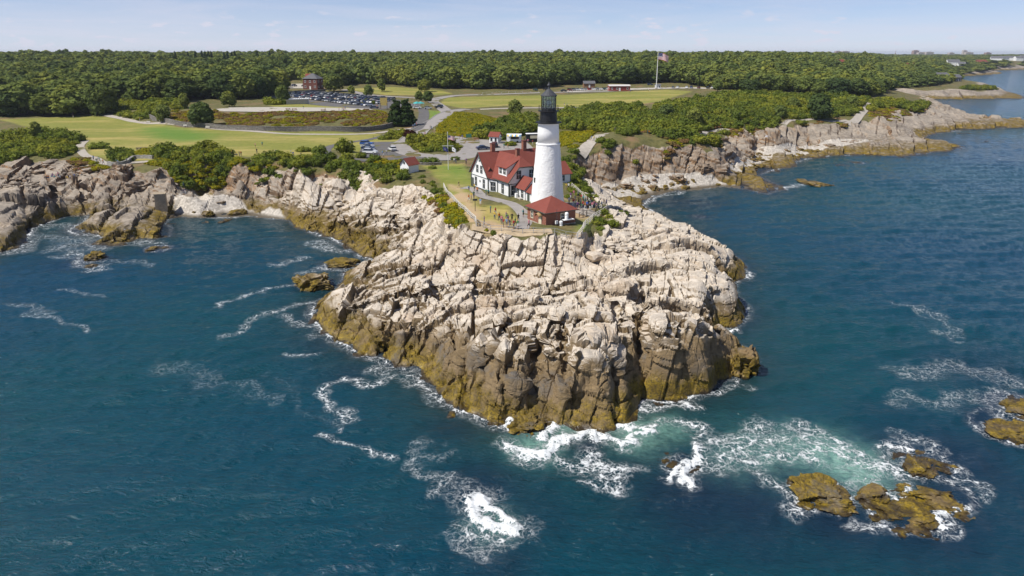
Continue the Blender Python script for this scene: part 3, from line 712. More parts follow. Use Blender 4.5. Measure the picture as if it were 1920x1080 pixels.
# --- ground material
def ground_material():
    t = NT('ground')
    pos = t.pos(); xyz = t.sep(pos)
    geo = t.new('ShaderNodeNewGeometry')
    nz = t.sep(geo.outputs['True Normal'])[2]
    n_big = t.noise(0.11, 3, 0.6, pos); n_mid = t.noise(0.7, 5, 0.65, pos); n_fine = t.noise(4.0, 5, 0.7, pos)
    # bedrock: pale on top, brown lower down, rockweed at the waterline
    strata = t.noise(1.6, 6, 0.7, t.mapping(pos, (0.35, 1.1, 2.6), (0.15, 0.25, 0.25)))
    pale = t.mix(t.rng(n_mid, 0.3, 0.7), (0.50, 0.435, 0.352), (0.69, 0.62, 0.525))
    pale = t.mix(t.rng(strata, 0.36, 0.66), t.mix(0.35, pale, (0.20, 0.145, 0.095)), pale)
    pale = t.mix(t.math('MULTIPLY', t.rng(n_big, 0.55, 0.75), 0.45), pale, (0.34, 0.20, 0.09))
    n_pat = t.noise(0.32, 5, 0.68, pos)
    pale = t.mix(t.rng(n_pat, 0.50, 0.66, 0, 0.45), pale, (0.27, 0.25, 0.22))
    pale = t.mix(t.rng(n_pat, 0.42, 0.32, 0, 0.5), pale, (0.40, 0.30, 0.20))
    brown = t.mix(t.rng(n_mid, 0.3, 0.7), (0.135, 0.095, 0.045), (0.28, 0.20, 0.105))
    brown = t.mix(t.rng(strata, 0.35, 0.65), (0.11, 0.078, 0.042), brown)
    grey = t.mix(t.rng(strata, 0.3, 0.7), (0.075, 0.068, 0.06), (0.14, 0.122, 0.10))
    brown = t.mix(t.rng(t.noise(0.23, 4, 0.6, pos), 0.53, 0.62), brown, grey)
    weed = t.mix(t.rng(n_mid, 0.32, 0.68), (0.085, 0.056, 0.010), (0.30, 0.205, 0.016))
    weed = t.mix(t.rng(n_fine, 0.42, 0.66), weed, (0.045, 0.034, 0.014))
    zz = t.math('ADD', xyz[2], t.math('MULTIPLY', t.math('SUBTRACT', n_big, 0.5), 4.2))
    zz = t.math('ADD', zz, t.math('MULTIPLY', t.math('SUBTRACT', n_mid, 0.5), 1.6))
    steep = t.rng(nz, 0.75, 0.25)
    zz2 = t.math('SUBTRACT', zz, t.math('MULTIPLY', steep, 2.6))
    splash = t.rng(xyz[1], 94, 78, 0.0, 3.2)
    zz2 = t.math('SUBTRACT', zz2, splash)
    rockc = t.mix(t.rng(zz2, 1.8, 3.8), brown, pale)
    rockc = t.mix(t.math('MULTIPLY', steep, t.rng(n_mid, 0.3, 0.7, 0.3, 0.7)), rockc, (0.245, 0.172, 0.092))
    # duller, iron-stained rock along the inner shores
    back = t.math('MAXIMUM', t.rng(xyz[1], 178, 200), t.rng(xyz[0], -52, -78))
    dull = t.mix(t.rng(n_mid, 0.35, 0.65), (0.115, 0.095, 0.075), (0.27, 0.225, 0.175))
    rockc = t.mix(t.math('MULTIPLY', back, t.rng(n_big, 0.35, 0.65, 0.95, 0.55)), rockc, dull)
    inner = t.math('MULTIPLY', t.rng(xyz[1], 168, 190), t.rng(nz, 0.92, 0.5))
    rockc = t.mix(t.math('MULTIPLY', inner, t.rng(n_big, 0.25, 0.5, 0.6, 1.0)), rockc, t.mix(t.rng(n_mid, 0.35, 0.65), (0.085, 0.062, 0.045), (0.30, 0.175, 0.085)))
    zw = t.math('ADD', zz, t.math('MULTIPLY', t.math('SUBTRACT', n_mid, 0.5), 2.6))
    rockc = t.mix(t.math('MULTIPLY', t.rng(zw, 2.9, 1.7), t.rng(t.noise(0.42, 4, 0.65, pos), 0.36, 0.52, 0.25, 1.0)), rockc, weed)
    rockc = t.mix(t.rng(t.math('ADD', xyz[2], t.math('MULTIPLY', t.math('SUBTRACT', n_mid, 0.5), 1.0)), 0.4, 0.05), rockc, (0.034, 0.024, 0.012))
    rockc = t.mix(t.rng(t.vor(1.3, pos), 0.11, 0.02), rockc, t.mix(0.5, rockc, (0.05, 0.04, 0.03)))
    # shingle beach
    cob = t.vor(2.2, pos, out='Color')
    cobv = t.sep(cob)[0]
    beachc = t.mix(cobv, (0.33, 0.295, 0.25), (0.58, 0.53, 0.46))
    beachc = t.mix(t.rng(xyz[2], 0.9, 0.25), beachc, (0.11, 0.09, 0.06))
    # lawns and rough ground
    n_l = t.noise(0.055, 6, 0.65, t.mapping(pos, (0.45, 1.6, 1)))
    n_l2 = t.noise(0.5, 5, 0.7, pos)
    dry = t.mix(t.rng(n_l2, 0.3, 0.7), (0.32, 0.25, 0.075), (0.41, 0.335, 0.11))
    grs = t.mix(t.rng(n_l2, 0.3, 0.7), (0.15, 0.165, 0.026), (0.23, 0.23, 0.042))
    lawnc = t.mix(t.rng(n_l, 0.45, 0.68), grs, dry)
    lawnc = t.mix(t.math('MULTIPLY', t.attr('green'), 0.85), lawnc, t.mix(n_l2, (0.065, 0.155, 0.013), (0.11, 0.21, 0.02)))
    dirtc = t.mix(n_l2, (0.33, 0.23, 0.13), (0.46, 0.34, 0.20))
    scrub = t.mix(t.rng(n_mid, 0.35, 0.65), (0.075, 0.075, 0.022), (0.15, 0.135, 0.045))
    scrub = t.mix(t.rng(n_big, 0.52, 0.68), scrub, (0.20, 0.13, 0.065))
    c = t.mix(t.attr('lawn'), scrub, lawnc)
    c = t.mix(t.attr('dirt'), c, dirtc)
    rk = t.rng(t.math('ADD', t.attr('rock'), t.math('MULTIPLY', t.math('SUBTRACT', n_fine, 0.5), 0.5)), 0.42, 0.58)
    c = t.mix(rk, c, rockc)
    c = t.mix(t.rng(t.attr('beach'), 0.35, 0.6), c, beachc)
    hgt = t.math('ADD', t.math('MULTIPLY', strata, 0.9), t.math('MULTIPLY', n_fine, 0.28))
    crack = t.rng(t.vor(0.9, t.mapping(pos, (0.6, 1.2, 2.0), (0.1, 0.3, 0.25)), 'DISTANCE_TO_EDGE'), 0.0, 0.06)
    crack2 = t.rng(t.vor(2.1, t.mapping(pos, (0.55, 0.9, 2.2), (0.2, 0.2, -0.3)), 'DISTANCE_TO_EDGE'), 0.0, 0.07)
    hgt = t.math('ADD', hgt, t.math('ADD', t.math('MULTIPLY', crack, 1.0), t.math('MULTIPLY', crack2, 0.4)))
    hgt = t.math('ADD', hgt, t.math('MULTIPLY', t.math('MULTIPLY', cobv, t.attr('beach')), 0.9))
    bmp = t.bump(hgt, 0.45, 0.11)
    wet = t.rng(xyz[2], 0.8, 0.2, 0.85, 0.35)
    return t.fin(c, wet, bmp, 0.3)
MAT_GROUND = ground_material()

land = grid_land(58, 172, 1.0026, 1000, -41, 20, 'rocky_headland', True)
tag(land, kind='structure')
land2 = grid_land(172, 300, 1.0030, 900, -44, 44, 'terrain', True); tag(land2, kind='structure')
land4 = grid_land(300, 640, 1.0075, 700, -47, 47, 'terrain'); tag(land4, kind='structure')
land3 = grid_land(640, 9000, 1.03, 220, -50, 50, 'terrain'); tag(land3, kind='structure')
# ------------------------------------------------------------------ sea
STREAKS = [  # foam lines: (points px, width m, strength)
 ([(520, 495), (545, 487), (565, 484)], 1.2, .8), ([(415, 580), (425, 568), (470, 555), (520, 540), (570, 532)], 1.1, .9), ([(420, 632), (450, 625), (465, 605), (490, 590), (530, 577), (590, 570)], 1.0, .9),
 ([(530, 600), (570, 605), (610, 625)], 1.6, .8), ([(535, 668), (590, 668)], .8, .8), ([(590, 455), (625, 468), (650, 470)], 2.0, .8), ([(570, 510), (600, 505), (660, 508)], 1.5, .8),
 ([(720, 715), (690, 720), (650, 715), (625, 720), (618, 740), (635, 765), (665, 790)], .9, 1.0), ([(630, 790), (640, 808)], .5, .8), ([(602, 815), (640, 825), (680, 838), (715, 852), (740, 858)], .5, 1.0),
 ([(640, 640), (690, 670), (740, 690)], 1.2, .7), ([(700, 690), (760, 705), (800, 735), (830, 745)], 1.4, .9), ([(740, 700), (790, 725)], 2.0, .6), ([(840, 760), (890, 785), (930, 805)], .7, .7), ([(60, 590), (130, 608), (175, 620)], .7, .75), ([(120, 545), (200, 555)], .8, .45), ([(300, 690), (420, 720), (500, 760)], 2.2, .28), ([(20, 570), (90, 585)], 1.0, .5),
 ([(780, 855), (800, 880), (830, 900), (800, 920)], 1.1, .62), ([(770, 830), (830, 850)], 1.5, .4), ([(500, 700), (560, 760), (620, 800)], 1.8, .22), ([(860, 910), (900, 940)], 2.0, .5),
 ([(130, 425), (185, 440), (120, 465)], 4.0, .62), ([(80, 440), (120, 450), (190, 465), (250, 455)], 3.0, .6), ([(100, 480), (150, 490), (230, 490), (280, 495)], 1.6, .55), ([(150, 470), (140, 490), (170, 505), (190, 500)], 1.4, .9), ([(0, 478), (40, 472), (60, 450)], 2.0, .8),
 ([(255, 452), (275, 458), (295, 455)], 2.0, .8), ([(60, 420), (100, 425), (130, 418)], 2.0, .7), ([(1390, 520), (1405, 512)], 1.2, .9), ([(1345, 622), (1375, 622)], 1.2, 1.0), ([(1340, 740), (1365, 725), (1390, 705), (1415, 680)], .8, .8),
 ([(1370, 722), (1410, 732)], .7, .5), ([(1700, 570), (1760, 590), (1790, 620), (1780, 640)], 2.4, .42), ([(1690, 700), (1760, 690), (1830, 700), (1900, 720)], 3.5, .42), ([(1700, 745), (1760, 755), (1830, 745), (1880, 770)], 2.8, .45),
 ([(1450, 355), (1480, 352), (1500, 345)], 2.5, .8), ([(1215, 378), (1245, 366), (1290, 360)], 1.6, .8), ([(1755, 250), (1800, 245)], 2.5, .8), ([(1480, 305), (1510, 300)], 2, .6), ([(1900, 238), (1930, 239)], 3, .6), ([(550, 412), (480, 405), (420, 409), (340, 407)], 1.2, .6),
 # surf in front of the ledge
 ([(945, 790), (960, 765), (1000, 757), (1025, 765)], .9, 1.0), ([(1020, 760), (1040, 790), (1030, 815)], 1.3, 1.0), ([(950, 840), (980, 858), (1020, 850), (1040, 830), (1100, 815)], 1.4, 1.0), ([(1100, 815), (1180, 800), (1210, 815), (1170, 835), (1110, 830)], 1.5, .95),
 ([(1050, 860), (1100, 870), (1160, 880), (1140, 905)], 2.2, .70), ([(1080, 905), (1150, 910), (1180, 890)], 1.0, .6), ([(1180, 770), (1240, 765), (1290, 760)], 1.2, .75), ([(1200, 800), (1260, 795), (1310, 800), (1320, 830)], 1.6, .75), ([(1240, 900), (1290, 860), (1310, 840)], 1.3, .85),
 ([(1280, 900), (1310, 860)], 1.3, 1.0), ([(1330, 870), (1380, 835), (1450, 815), (1530, 815)], 3.0, .74), ([(1400, 860), (1460, 850), (1540, 845), (1620, 870), (1690, 890)], 3.2, .78), ([(1550, 820), (1600, 840), (1640, 880)], 2.2, .82), ([(1430, 890), (1480, 930), (1500, 965)], 1.4, .8),
 ([(1540, 960), (1570, 930), (1600, 900), (1650, 895)], 1.4, .7), ([(1600, 985), (1650, 1000), (1700, 1005)], 1.2, .8), ([(1740, 985), (1770, 975), (1795, 960)], 1.4, 1.0), ([(1680, 850), (1700, 820), (1740, 830), (1790, 870)], 1.8, .72), ([(1790, 880), (1840, 920), (1850, 940)], 1.3, .66), ([(1640, 930), (1690, 940), (1700, 920)], .9, .9), ([(1660, 840), (1700, 845), (1720, 850)], .9, 1.0),
 ([(1730, 1010), (1770, 1000), (1800, 985)], 1.2, .7), ([(1845, 800), (1870, 820), (1920, 830)], 1.0, .8), ([(1860, 770), (1880, 750), (1900, 745)], 2.0, .6),
 # breaker over the sunken rock
 ([(885, 940), (900, 965), (930, 985), (965, 990)], 1.35, 1.35), ([(880, 930), (920, 945), (960, 970), (975, 985)], 1.0, 1.3), ([(880, 1000), (930, 1010), (960, 1025)], 1.4, .9), ([(860, 1025), (900, 1040), (960, 1045)], 1.2, .62)]
AERATED = [((1000, 835), 3.0, .7), ((1060, 810), 2.2, .6), ((1190, 815), 3.4, .9), ((1250, 805), 3.0, .6), ((1560, 855), 4.5, .9), ((1600, 880), 4.0, 1.0), ((1500, 845), 4.5, .65), ((1430, 845), 4.5, .5), ((1650, 890), 2.5, .5), ((920, 985), 2.4, .45), ((1620, 860), 3, .6), ((1370, 860), 3.5, .35)]
WEEDY = [((1300, 930), 9, .8), ((1200, 900), 6, .5), ((1400, 950), 8, .8), ((1560, 960), 8, .9), ((1700, 960), 9, .9), ((1780, 860), 8, .8), ((1850, 900), 6, .6), ((900, 920), 5, .7), ((1000, 960), 6, .4), ((1860, 700), 10, .5), ((930, 1050), 4, .5), ((660, 700), 4, .4), ((850, 800), 4, .5), ((620, 640), 4, .5), ((1280, 380), 14, .5), ((160, 490), 6, .6)]

def grid_sea(r0, r1, ratio, nth, a0, a1, name, waves):
    nr = int(math.log(r1 / r0) / math.log(ratio)) + 1
    r = r0 * (r1 / r0) ** (np.arange(nr) / (nr - 1.0))
    th = np.linspace(math.radians(a0), math.radians(a1), nth)
    R, T = np.meshgrid(r, th, indexing='ij')
    x, y = (R * np.sin(T)).ravel(), (R * np.cos(T)).ravel()
    z = np.zeros_like(x)
    d = -sdist(x, y, coast) if waves else np.full_like(x, 200.0)
    foam = np.zeros_like(x); aer = np.zeros_like(x); weed = np.zeros_like(x)
    if waves:
        wr = np.random.default_rng(5)
        wx, wy = x + 2.5 * (fbm(x / 14, y / 14, 0, 4, 2) - .5), y + 2.5 * (fbm(x / 14, y / 14, 0, 8, 2) - .5)
        for k in range(26):
            lam = 1.3 * 1.16 ** (k % 13) * wr.uniform(.85, 1.15)
            ang = math.radians(wr.normal(118, 26)); a = 0.0074 * lam ** 0.85
            ph = wr.uniform(0, 6.28)
            s = np.sin((wx * math.cos(ang) + wy * math.sin(ang)) * 2 * math.pi / lam + ph)
            z += a * (1 - np.abs(s)) * 1.3 if k % 3 == 0 else a * s
        z *= 0.55 + 0.9 * fbm(x / 30, y / 30, 0, 14, 2)
        z -= 0.05
        near = y < 330
        for pts, w, st in STREAKS:
            if pts[0][1] > 740 and 940 < pts[0][0] < 1320: st = st * 1.2
            if st < 1.2 and pts[0][0] < 900: w, st = w * 1.5, st * .80
            pw = [P(a, b, 0) for a, b in pts]
            cx0, cy0 = np.mean([p[0] for p in pw]), np.mean([p[1] for p in pw])
            ext = max(math.hypot(p[0] - cx0, p[1] - cy0) for p in pw) + 4 * w
            m = (np.abs(x - cx0) < ext) & (np.abs(y - cy0) < ext)
            if not m.any(): continue
            jx = x[m] + (fbm(x[m] / 3, y[m] / 3, 0, 21, 3) - .5) * 3.0 * min(w, 2); jy = y[m] + (fbm(x[m] / 3, y[m] / 3, 0, 23, 3) - .5) * 3.0 * min(w, 2)
            dd = seg_dist(jx, jy, pw)
            foam[m] = np.maximum(foam[m], st * np.exp(-(dd / (w * (.75 if st < 1.2 else 1))) ** 2 * 1.3))
        na, nw = 0.6 + .8 * fbm(x / 2, y / 2, 0, 40, 3), 0.4 + 1.4 * fbm(x / 4, y / 4, 0, 42, 3)
        for (px, py), rad, st in AERATED:
            rad, st = rad * .85, st * .8
            qx, qy = P(px, py, 0)
            aer = np.maximum(aer, st * np.exp(-((x - qx) ** 2 + ((y - qy) / 1.15) ** 2) / rad ** 2 * na))
        for (px, py), rad, st in WEEDY:
            qx, qy = P(px, py, 0)
            weed = np.maximum(weed, st * np.exp(-((x - qx) ** 2 + (y - qy) ** 2) / rad ** 2 * nw))
        # wash along the shore, strongest on the seaward ledges
        expo = sstep(0.35, 0.62, fbm(x / 9, y / 9, 0, 60, 2)) * np.where(y < 330, 1, .5)
        foam = np.maximum(foam, np.exp(-np.abs(d - 0.2) / 0.8) * (0.35 + 0.6 * expo))
        for (ox, oy, orad) in REEFS:
            dd = np.hypot(x - ox, y - oy) - orad
            foam = np.maximum(foam, (.35 + .5 * expo) * np.exp(-np.abs(dd) / .5))
            weed = np.maximum(weed, .8 * np.exp(-np.maximum(dd, 0) / 1.6))
        weed = np.maximum(weed, .75 * np.exp(-np.maximum(d, 0) / 2.2))
        z += 0.42 * sstep(.7, 1.3, foam) * (fbm(x / .8, y / .8, 0, 70, 3)) * 1.2
    shal = np.exp(-np.maximum(d, 0) / 5.0) * 0.9
    nrr, ncc = R.shape
    idx = np.arange(nrr * ncc).reshape(nrr, ncc)
    q = np.stack([idx[:-1, :-1], idx[1:, :-1], idx[1:, 1:], idx[:-1, 1:]], -1).reshape(-1, 4)
    q = q[(d[q].max(1) > -5.0)]
    used = np.unique(q); remap = np.zeros(len(x), np.int64); remap[used] = np.arange(len(used))
    me = np_mesh(name, np.stack([x, y, z], 1)[used], remap[q][:, ::-1], MAT_SEA)
    for nm, v in (('foam', foam), ('aer', aer), ('weed', weed), ('shal', shal)): fattr(me, nm, v[used])
    o = bpy.data.objects.new(name, me); COL.objects.link(o)
    return tag(o, kind='structure')

def sea_material():
    t = NT('sea_water')
    pos = t.pos()
    n1 = t.noise(0.012, 3, 0.5, pos); n2 = t.noise(0.11, 3, 0.5, pos)
    deep = t.mix(t.rng(n1, 0.35, 0.65), (0.0011, 0.037, 0.068), (0.0013, 0.048, 0.056))
    deep = t.mix(t.math('MULTIPLY', t.rng(n2, 0.5, 0.7), 0.35), deep, (0.0045, 0.040, 0.064))
    c = t.mix(t.attr('shal'), deep, (0.016, 0.040, 0.034))
    c = t.mix(t.math('MULTIPLY', t.attr('weed'), 0.8), c, (0.009, 0.012, 0.034))
    bub = t.noise(0.9, 5, 0.6, pos, 0.8)
    aer = t.math('MULTIPLY', t.attr('aer'), t.rng(bub, 0.25, 0.6, 0.25, 1.0))
    c = t.mix(aer, c, (0.22, 0.42, 0.34))
    # lacy foam
    warp = t.new('ShaderNodeMix', data_type='VECTOR'); warp.inputs['Factor'].default_value = 0.14
    t.l.new(pos, warp.inputs['A']); t.l.new(t.noise(0.55, 4, 0.6, pos, out='Color'), warp.inputs['B'])
    wv = t.new('ShaderNodeVectorMath', operation='ADD')
    sc = t.new('ShaderNodeVectorMath', operation='SCALE'); sc.inputs['Scale'].default_value = 3.2
    t.l.new(t.noise(0.5, 4, 0.6, pos, out='Color'), sc.inputs[0]); t.l.new(pos, wv.inputs[0]); t.l.new(sc.outputs[0], wv.inputs[1])
    web = t.vor(0.75, wv.outputs[0], 'DISTANCE_TO_EDGE')
    web2 = t.vor(2.3, wv.outputs[0], 'DISTANCE_TO_EDGE')
    fn = t.noise(3.2, 5, 0.75, pos)
    f = t.attr('foam')
    fb = t.noise(0.8, 3, 0.6, pos)
    cover = t.math('ADD', t.math('ADD', t.math('MULTIPLY', f, 1.0), t.math('MULTIPLY', t.math('SUBTRACT', fn, 0.5), 1.2)), t.math('MULTIPLY', t.math('SUBTRACT', fb, 0.5), 0.9))
    lace = t.math('MAXIMUM', t.rng(web, 0.16, 0.0), t.math('MULTIPLY', t.rng(web2, 0.2, 0.0), 0.75))
    patch = t.rng(t.math('ADD', cover, t.math('MULTIPLY', lace, 0.55)), 0.95, 1.28)
    thin = t.math('MULTIPLY', t.rng(f, 0.1, 0.55), t.math('MULTIPLY', t.rng(lace, 0.35, 1.0), t.rng(fn, 0.35, 0.65)))
    fm = t.math('MAXIMUM', patch, t.math('MULTIPLY', thin, 0.85))
    fm = t.math('MULTIPLY', fm, t.rng(f, 0.05, 0.22), clamp=True)
    c = t.mix(fm, c, (0.80, 0.83, 0.84))
    rough = t.math('ADD', t.math('MULTIPLY', fm, 0.6), 0.11)
    # ripples
    r1 = t.noise(1.5, 5, 0.62, t.mapping(pos, (0.75, 1.5, 1), (0, 0, 0.45)), 0.5)
    r2 = t.noise(0.30, 3, 0.5, t.mapping(pos, (0.7, 1.5, 1), (0, 0, 0.35)), 0.4)
    h = t.math('ADD', t.math('MULTIPLY', r1, 0.55), t.math('MULTIPLY', r2, 0.9))
    h = t.math('ADD', h, t.math('MULTIPLY', t.math('MULTIPLY', fm, fn), 0.35))
    b = t.bump(h, 0.9, 0.55)
    return t.fin(c, rough, b, 0.42, ior=1.33)
MAT_SEA = sea_material()
REEFS = []
def reef_spot(px, py, r): x, y = P(px, py, 0.3); REEFS.append((x, y, r))
for a in ((1540, 920, 2.6), (1640, 925, 1.9), (1690, 960, 2.6), (1760, 920, 3.0), (1740, 870, 2.4), (1690, 860, 1.6), (1275, 870, 1.5), (1100, 830, 1.0), (178, 484, 2.0), (296, 464, 2.4), (985, 790, 2.2), (590, 530, 3.0), (640, 494, 3.2), (1900, 800, 4.0), (1915, 760, 3.5), (1310, 404, 1.4), (1610, 304, 2.0), (1580, 308, 1.5)): reef_spot(*a)
sea = grid_sea(36, 330, 1.0042, 820, -43, 43, 'sea', True)
sea2 = grid_sea(330, 2600, 1.012, 420, -47, 47, 'sea', True)
sea3 = grid_sea(2600, 14000, 1.15, 60, -60, 60, 'sea', False)
# ------------------------------------------------------------------ trees and shrubs
def leaf_material(name, dark, light, third=None, hi=0.0):
    t = NT(name)
    oi = t.new('ShaderNodeObjectInfo')
    pos = t.pos()
    n = t.noise(0.55, 3, 0.6, pos)
    rnd = oi.outputs['Random']
    stops = [(0.0, dark), (0.6, light)] + ([(1.0, third)] if third else [(1.0, light)])
    base = t.ramp(rnd, stops)
    c = t.mix(t.rng(n, 0.3, 0.7), t.mix(0.35, base, dark), base)
    nb = t.noise(0.028, 4, 0.6, pos)
    c = t.mix(t.rng(nb, 0.52, 0.66, 0, 0.55), c, tuple(min(1, q * f) for q, f in zip(third or light, (1.15, 1.05, .8))))
    c = t.mix(t.rng(nb, 0.46, 0.34, 0, 0.5), c, tuple(q * f for q, f in zip(dark, (.9, .9, 1.1))))
    if hi: c = t.mix(t.math('MULTIPLY', t.rng(t.noise(1.3, 2, 0.5, pos), 0.52, 0.6), hi), c, (0.36, 0.27, 0.012))
    d = t.new('ShaderNodeBsdfDiffuse'); tr = t.new('ShaderNodeBsdfTranslucent'); mx = t.new('ShaderNodeMixShader')
    t.l.new(c, d.inputs['Color']); t.l.new(c, tr.inputs['Color']); mx.inputs[0].default_value = 0.28
    t.l.new(d.outputs[0], mx.inputs[1]); t.l.new(tr.outputs[0], mx.inputs[2])
    t.l.new(mx.outputs[0], t.out.inputs['Surface']); t.n.remove(t.b)
    return t.m
M_LEAF = leaf_material('broad_leaves', (0.100, 0.135, 0.042), (0.175, 0.215, 0.054), (0.25, 0.27, 0.060))
M_LEAFD = leaf_material('dark_leaves', (0.065, 0.098, 0.034), (0.105, 0.14, 0.042), (0.14, 0.17, 0.046))
M_LEAFL = leaf_material('light_leaves', (0.16, 0.20, 0.045), (0.24, 0.27, 0.055), (0.30, 0.30, 0.07))
M_NEEDLE = leaf_material('needles', (0.036, 0.060, 0.022), (0.055, 0.085, 0.028))
M_SHRUB = leaf_material('shrub_leaves', (0.095, 0.13, 0.026), (0.18, 0.215, 0.034), (0.27, 0.275, 0.04))
M_GOLD = leaf_material('goldenrod_leaves', (0.17, 0.185, 0.018), (0.25, 0.25, 0.02), (0.30, 0.26, 0.018), 0.7)
M_HEATH = leaf_material('dry_heath', (0.17, 0.115, 0.042), (0.24, 0.135, 0.062), (0.20, 0.17, 0.045))
M_PURPLE = leaf_material('purple_leaves', (0.035, 0.016, 0.016), (0.06, 0.025, 0.022))
M_BARK = simple('bark', (0.09, 0.07, 0.055), 0.9, 0.3, 6)

def ico(sub=1):
    import bmesh
    bm = bmesh.new(); bmesh.ops.create_icosphere(bm, subdivisions=sub, radius=1.0)
    v = np.array([x.co[:] for x in bm.verts]); f = np.array([[q.index for q in x.verts] for x in bm.faces]); bm.free()
    return v, f
ICO1, ICO2 = ico(1), ico(2)

def crown_mesh(name, lobes, nleaf, size, mat, seed, core=0.8, up=0.35):
    """lobes: (x, y, z, rx, ry, rz). Leaf clumps over the lobes, uneven cores inside to close the crown"""
    r = np.random.default_rng(seed)
    V, Fq = [], []
    L = np.array(lobes, float)
    area = (L[:, 3] * L[:, 4] + L[:, 3] * L[:, 5] + L[:, 4] * L[:, 5])
    pick = r.choice(len(L), nleaf, p=area / area.sum())
    d = r.normal(size=(nleaf, 3)); d[:, 2] += 0.25; d /= np.linalg.norm(d, axis=1)[:, None]
    rad = 1 - 0.28 * r.random(nleaf) ** 1.5 + 0.12 * (r.random(nleaf) < .12)
    c = L[pick, :3] + d * L[pick, 3:] * rad[:, None]
    n = d + r.normal(size=(nleaf, 3)) * 0.55 + np.array([0, 0, up]); n /= np.linalg.norm(n, axis=1)[:, None]
    a = np.cross(n, r.normal(size=(nleaf, 3))); a /= np.linalg.norm(a, axis=1)[:, None]
    b = np.cross(n, a)
    s = size * (0.6 + 0.8 * r.random(nleaf))[:, None]
    q = np.stack([c - a * s - b * s * .6, c + a * s * .7 - b * s, c + a * s + b * s * .8, c - a * s * .6 + b * s], 1).reshape(-1, 3)
    verts = [q]; quads = [np.arange(nleaf * 4).reshape(-1, 4)]
    base = nleaf * 4
    iv, if_ = ICO1
    tri = []
    for k in range(len(L)):
        w = 1 + 0.25 * (r.random(len(iv)) - 0.5)
        verts.append(L[k, :3] + iv * L[k, 3:] * core * w[:, None]); tri.append(if_ + base); base += len(iv)
    v = np.vstack(verts)
    faces = quads[0].tolist() + np.vstack(tri).tolist()
    me = bpy.data.meshes.new(name); me.from_pydata(v.tolist(), [], faces)
    me.materials.append(mat); me.update()
    return me

def broad_lobes(seed, h=12.0, w=5.0, n=11, low=0.22):
    r = np.random.default_rng(seed); out = []
    for k in range(n):
        t = (k + 0.5) / n
        z = h * (low + (1 - low) * t * 0.86)
        env = w * math.sqrt(max(0.08, 1 - ((t - 0.38) / 0.68) ** 2))
        a = k * 2.4 + r.uniform(-.4, .4); rr = env * r.uniform(.35, .62) if k < n - 1 else 0.2
        s = env * r.uniform(.42, .62) + 0.5
        out.append((rr * math.cos(a), rr * math.sin(a), z, s, s, s * r.uniform(.7, .9)))
    return out
def cone_lobes(h, w, n=9):
    return [(0.12 * w * math.cos(k * 2.1), 0.12 * w * math.sin(k * 2.1), h * (.12 + .84 * k / n), w * (1 - .88 * k / n) + .15, w * (1 - .88 * k / n) + .15, h / n * .75) for k in range(n)]
def trunk_mesh(name, h, r0, seed, limbs=5):
    r = random.Random(seed); m = MB()
    p = Vector((0, 0, -0.6)); rad = r0 * 1.25
    for k in range(4):
        q = Vector((r.uniform(-.2, .2) * k, r.uniform(-.2, .2) * k, h * (k + 1) / 4 * .8)); r2 = r0 * (1 - .2 * (k + 1))
        m.tube(p, q, rad, r2, 7, caps=False); p, rad = q, r2
    for k in range(limbs):
        z = h * r.uniform(.28, .6); a = k * 2.4
        m.tube((0, 0, z), (math.cos(a) * h * .22, math.sin(a) * h * .22, z + h * .22), r0 * .45, r0 * .15, 5, caps=False)
    return m.mesh(name, M_BARK, True)

TREES = []        # (crown mesh, trunk mesh, natural height, half width)
for k in range(5):
    h_, w_ = (12, 5.2) if k < 3 else (13, 4.4)
    TREES.append((crown_mesh('crown', broad_lobes(40 + k, h_, w_, 12), 1500, 0.44, M_LEAF if k != 2 else M_LEAFD, 60 + k), trunk_mesh('trunk', h_ * .7, .26, k), h_, w_))
DARK_TREE = (crown_mesh('crown', broad_lobes(91, 14, 6.4, 15, .12), 2600, 0.42, M_LEAFD, 92), trunk_mesh('trunk', 10, .4, 93), 14, 6.4)
PINE = (crown_mesh('crown', cone_lobes(13, 3.6, 11), 1800, 0.42, M_NEEDLE, 95, .7, .1), trunk_mesh('trunk', 12, .25, 96, 0), 13, 3.4)
SLIM = (crown_mesh('crown', broad_lobes(97, 8, 2.6, 8, .3), 700, 0.3, M_LEAF, 98), trunk_mesh('trunk', 5.5, .12, 99, 3), 8, 2.6)
FAR = [crown_mesh('crown', broad_lobes(120 + k, 12, 5.4, 9, .15), 420, 0.75, (M_LEAF, M_LEAF, M_LEAFD, M_LEAF)[k], 130 + k, .88) for k in range(4)]
def dome(seed, w=1.6, h=1.5, n=6):
    r = np.random.default_rng(seed)
    return [(math.cos(k * 2.4) * w * .48 * (k > 0), math.sin(k * 2.4) * w * .48 * (k > 0), h * r.uniform(.25, .5), w * r.uniform(.4, .62), w * r.uniform(.4, .62), h * r.uniform(.42, .6)) for k in range(n)]
SHRUBS = [crown_mesh('foliage', dome(150 + k, 1.6, (1.5, 1.1, 1.9)[k], (6, 8, 5)[k]), 420, 0.13, M_SHRUB, 160 + k, .74) for k in range(3)]
GOLD = [crown_mesh('foliage', dome(170 + k, 1.3, .8), 260, 0.14, M_GOLD, 175 + k) for k in range(2)]
HEATH = [crown_mesh('foliage', dome(180 + k, 1.4, .7), 240, 0.15, M_HEATH, 185 + k, .85) for k in range(2)]
PURPLE_SHRUB = crown_mesh('foliage', dome(190), 500, 0.15, M_PURPLE, 191)

def add_tree(kind, loc, hgt, label, cat='tree', group=None, wide=1.0, name='broadleaf_tree'):
    cm, tm, h0, w0 = kind
    t = empty(name, loc, rng.uniform(0, 6.28))
    s = hgt / h0
    for nm, me in (('trunk', tm), ('crown', cm)):
        o = place(nm, me, t, (0, 0, 0), 0, (s * wide, s * wide, s))
    return tag(t, label, cat, group)

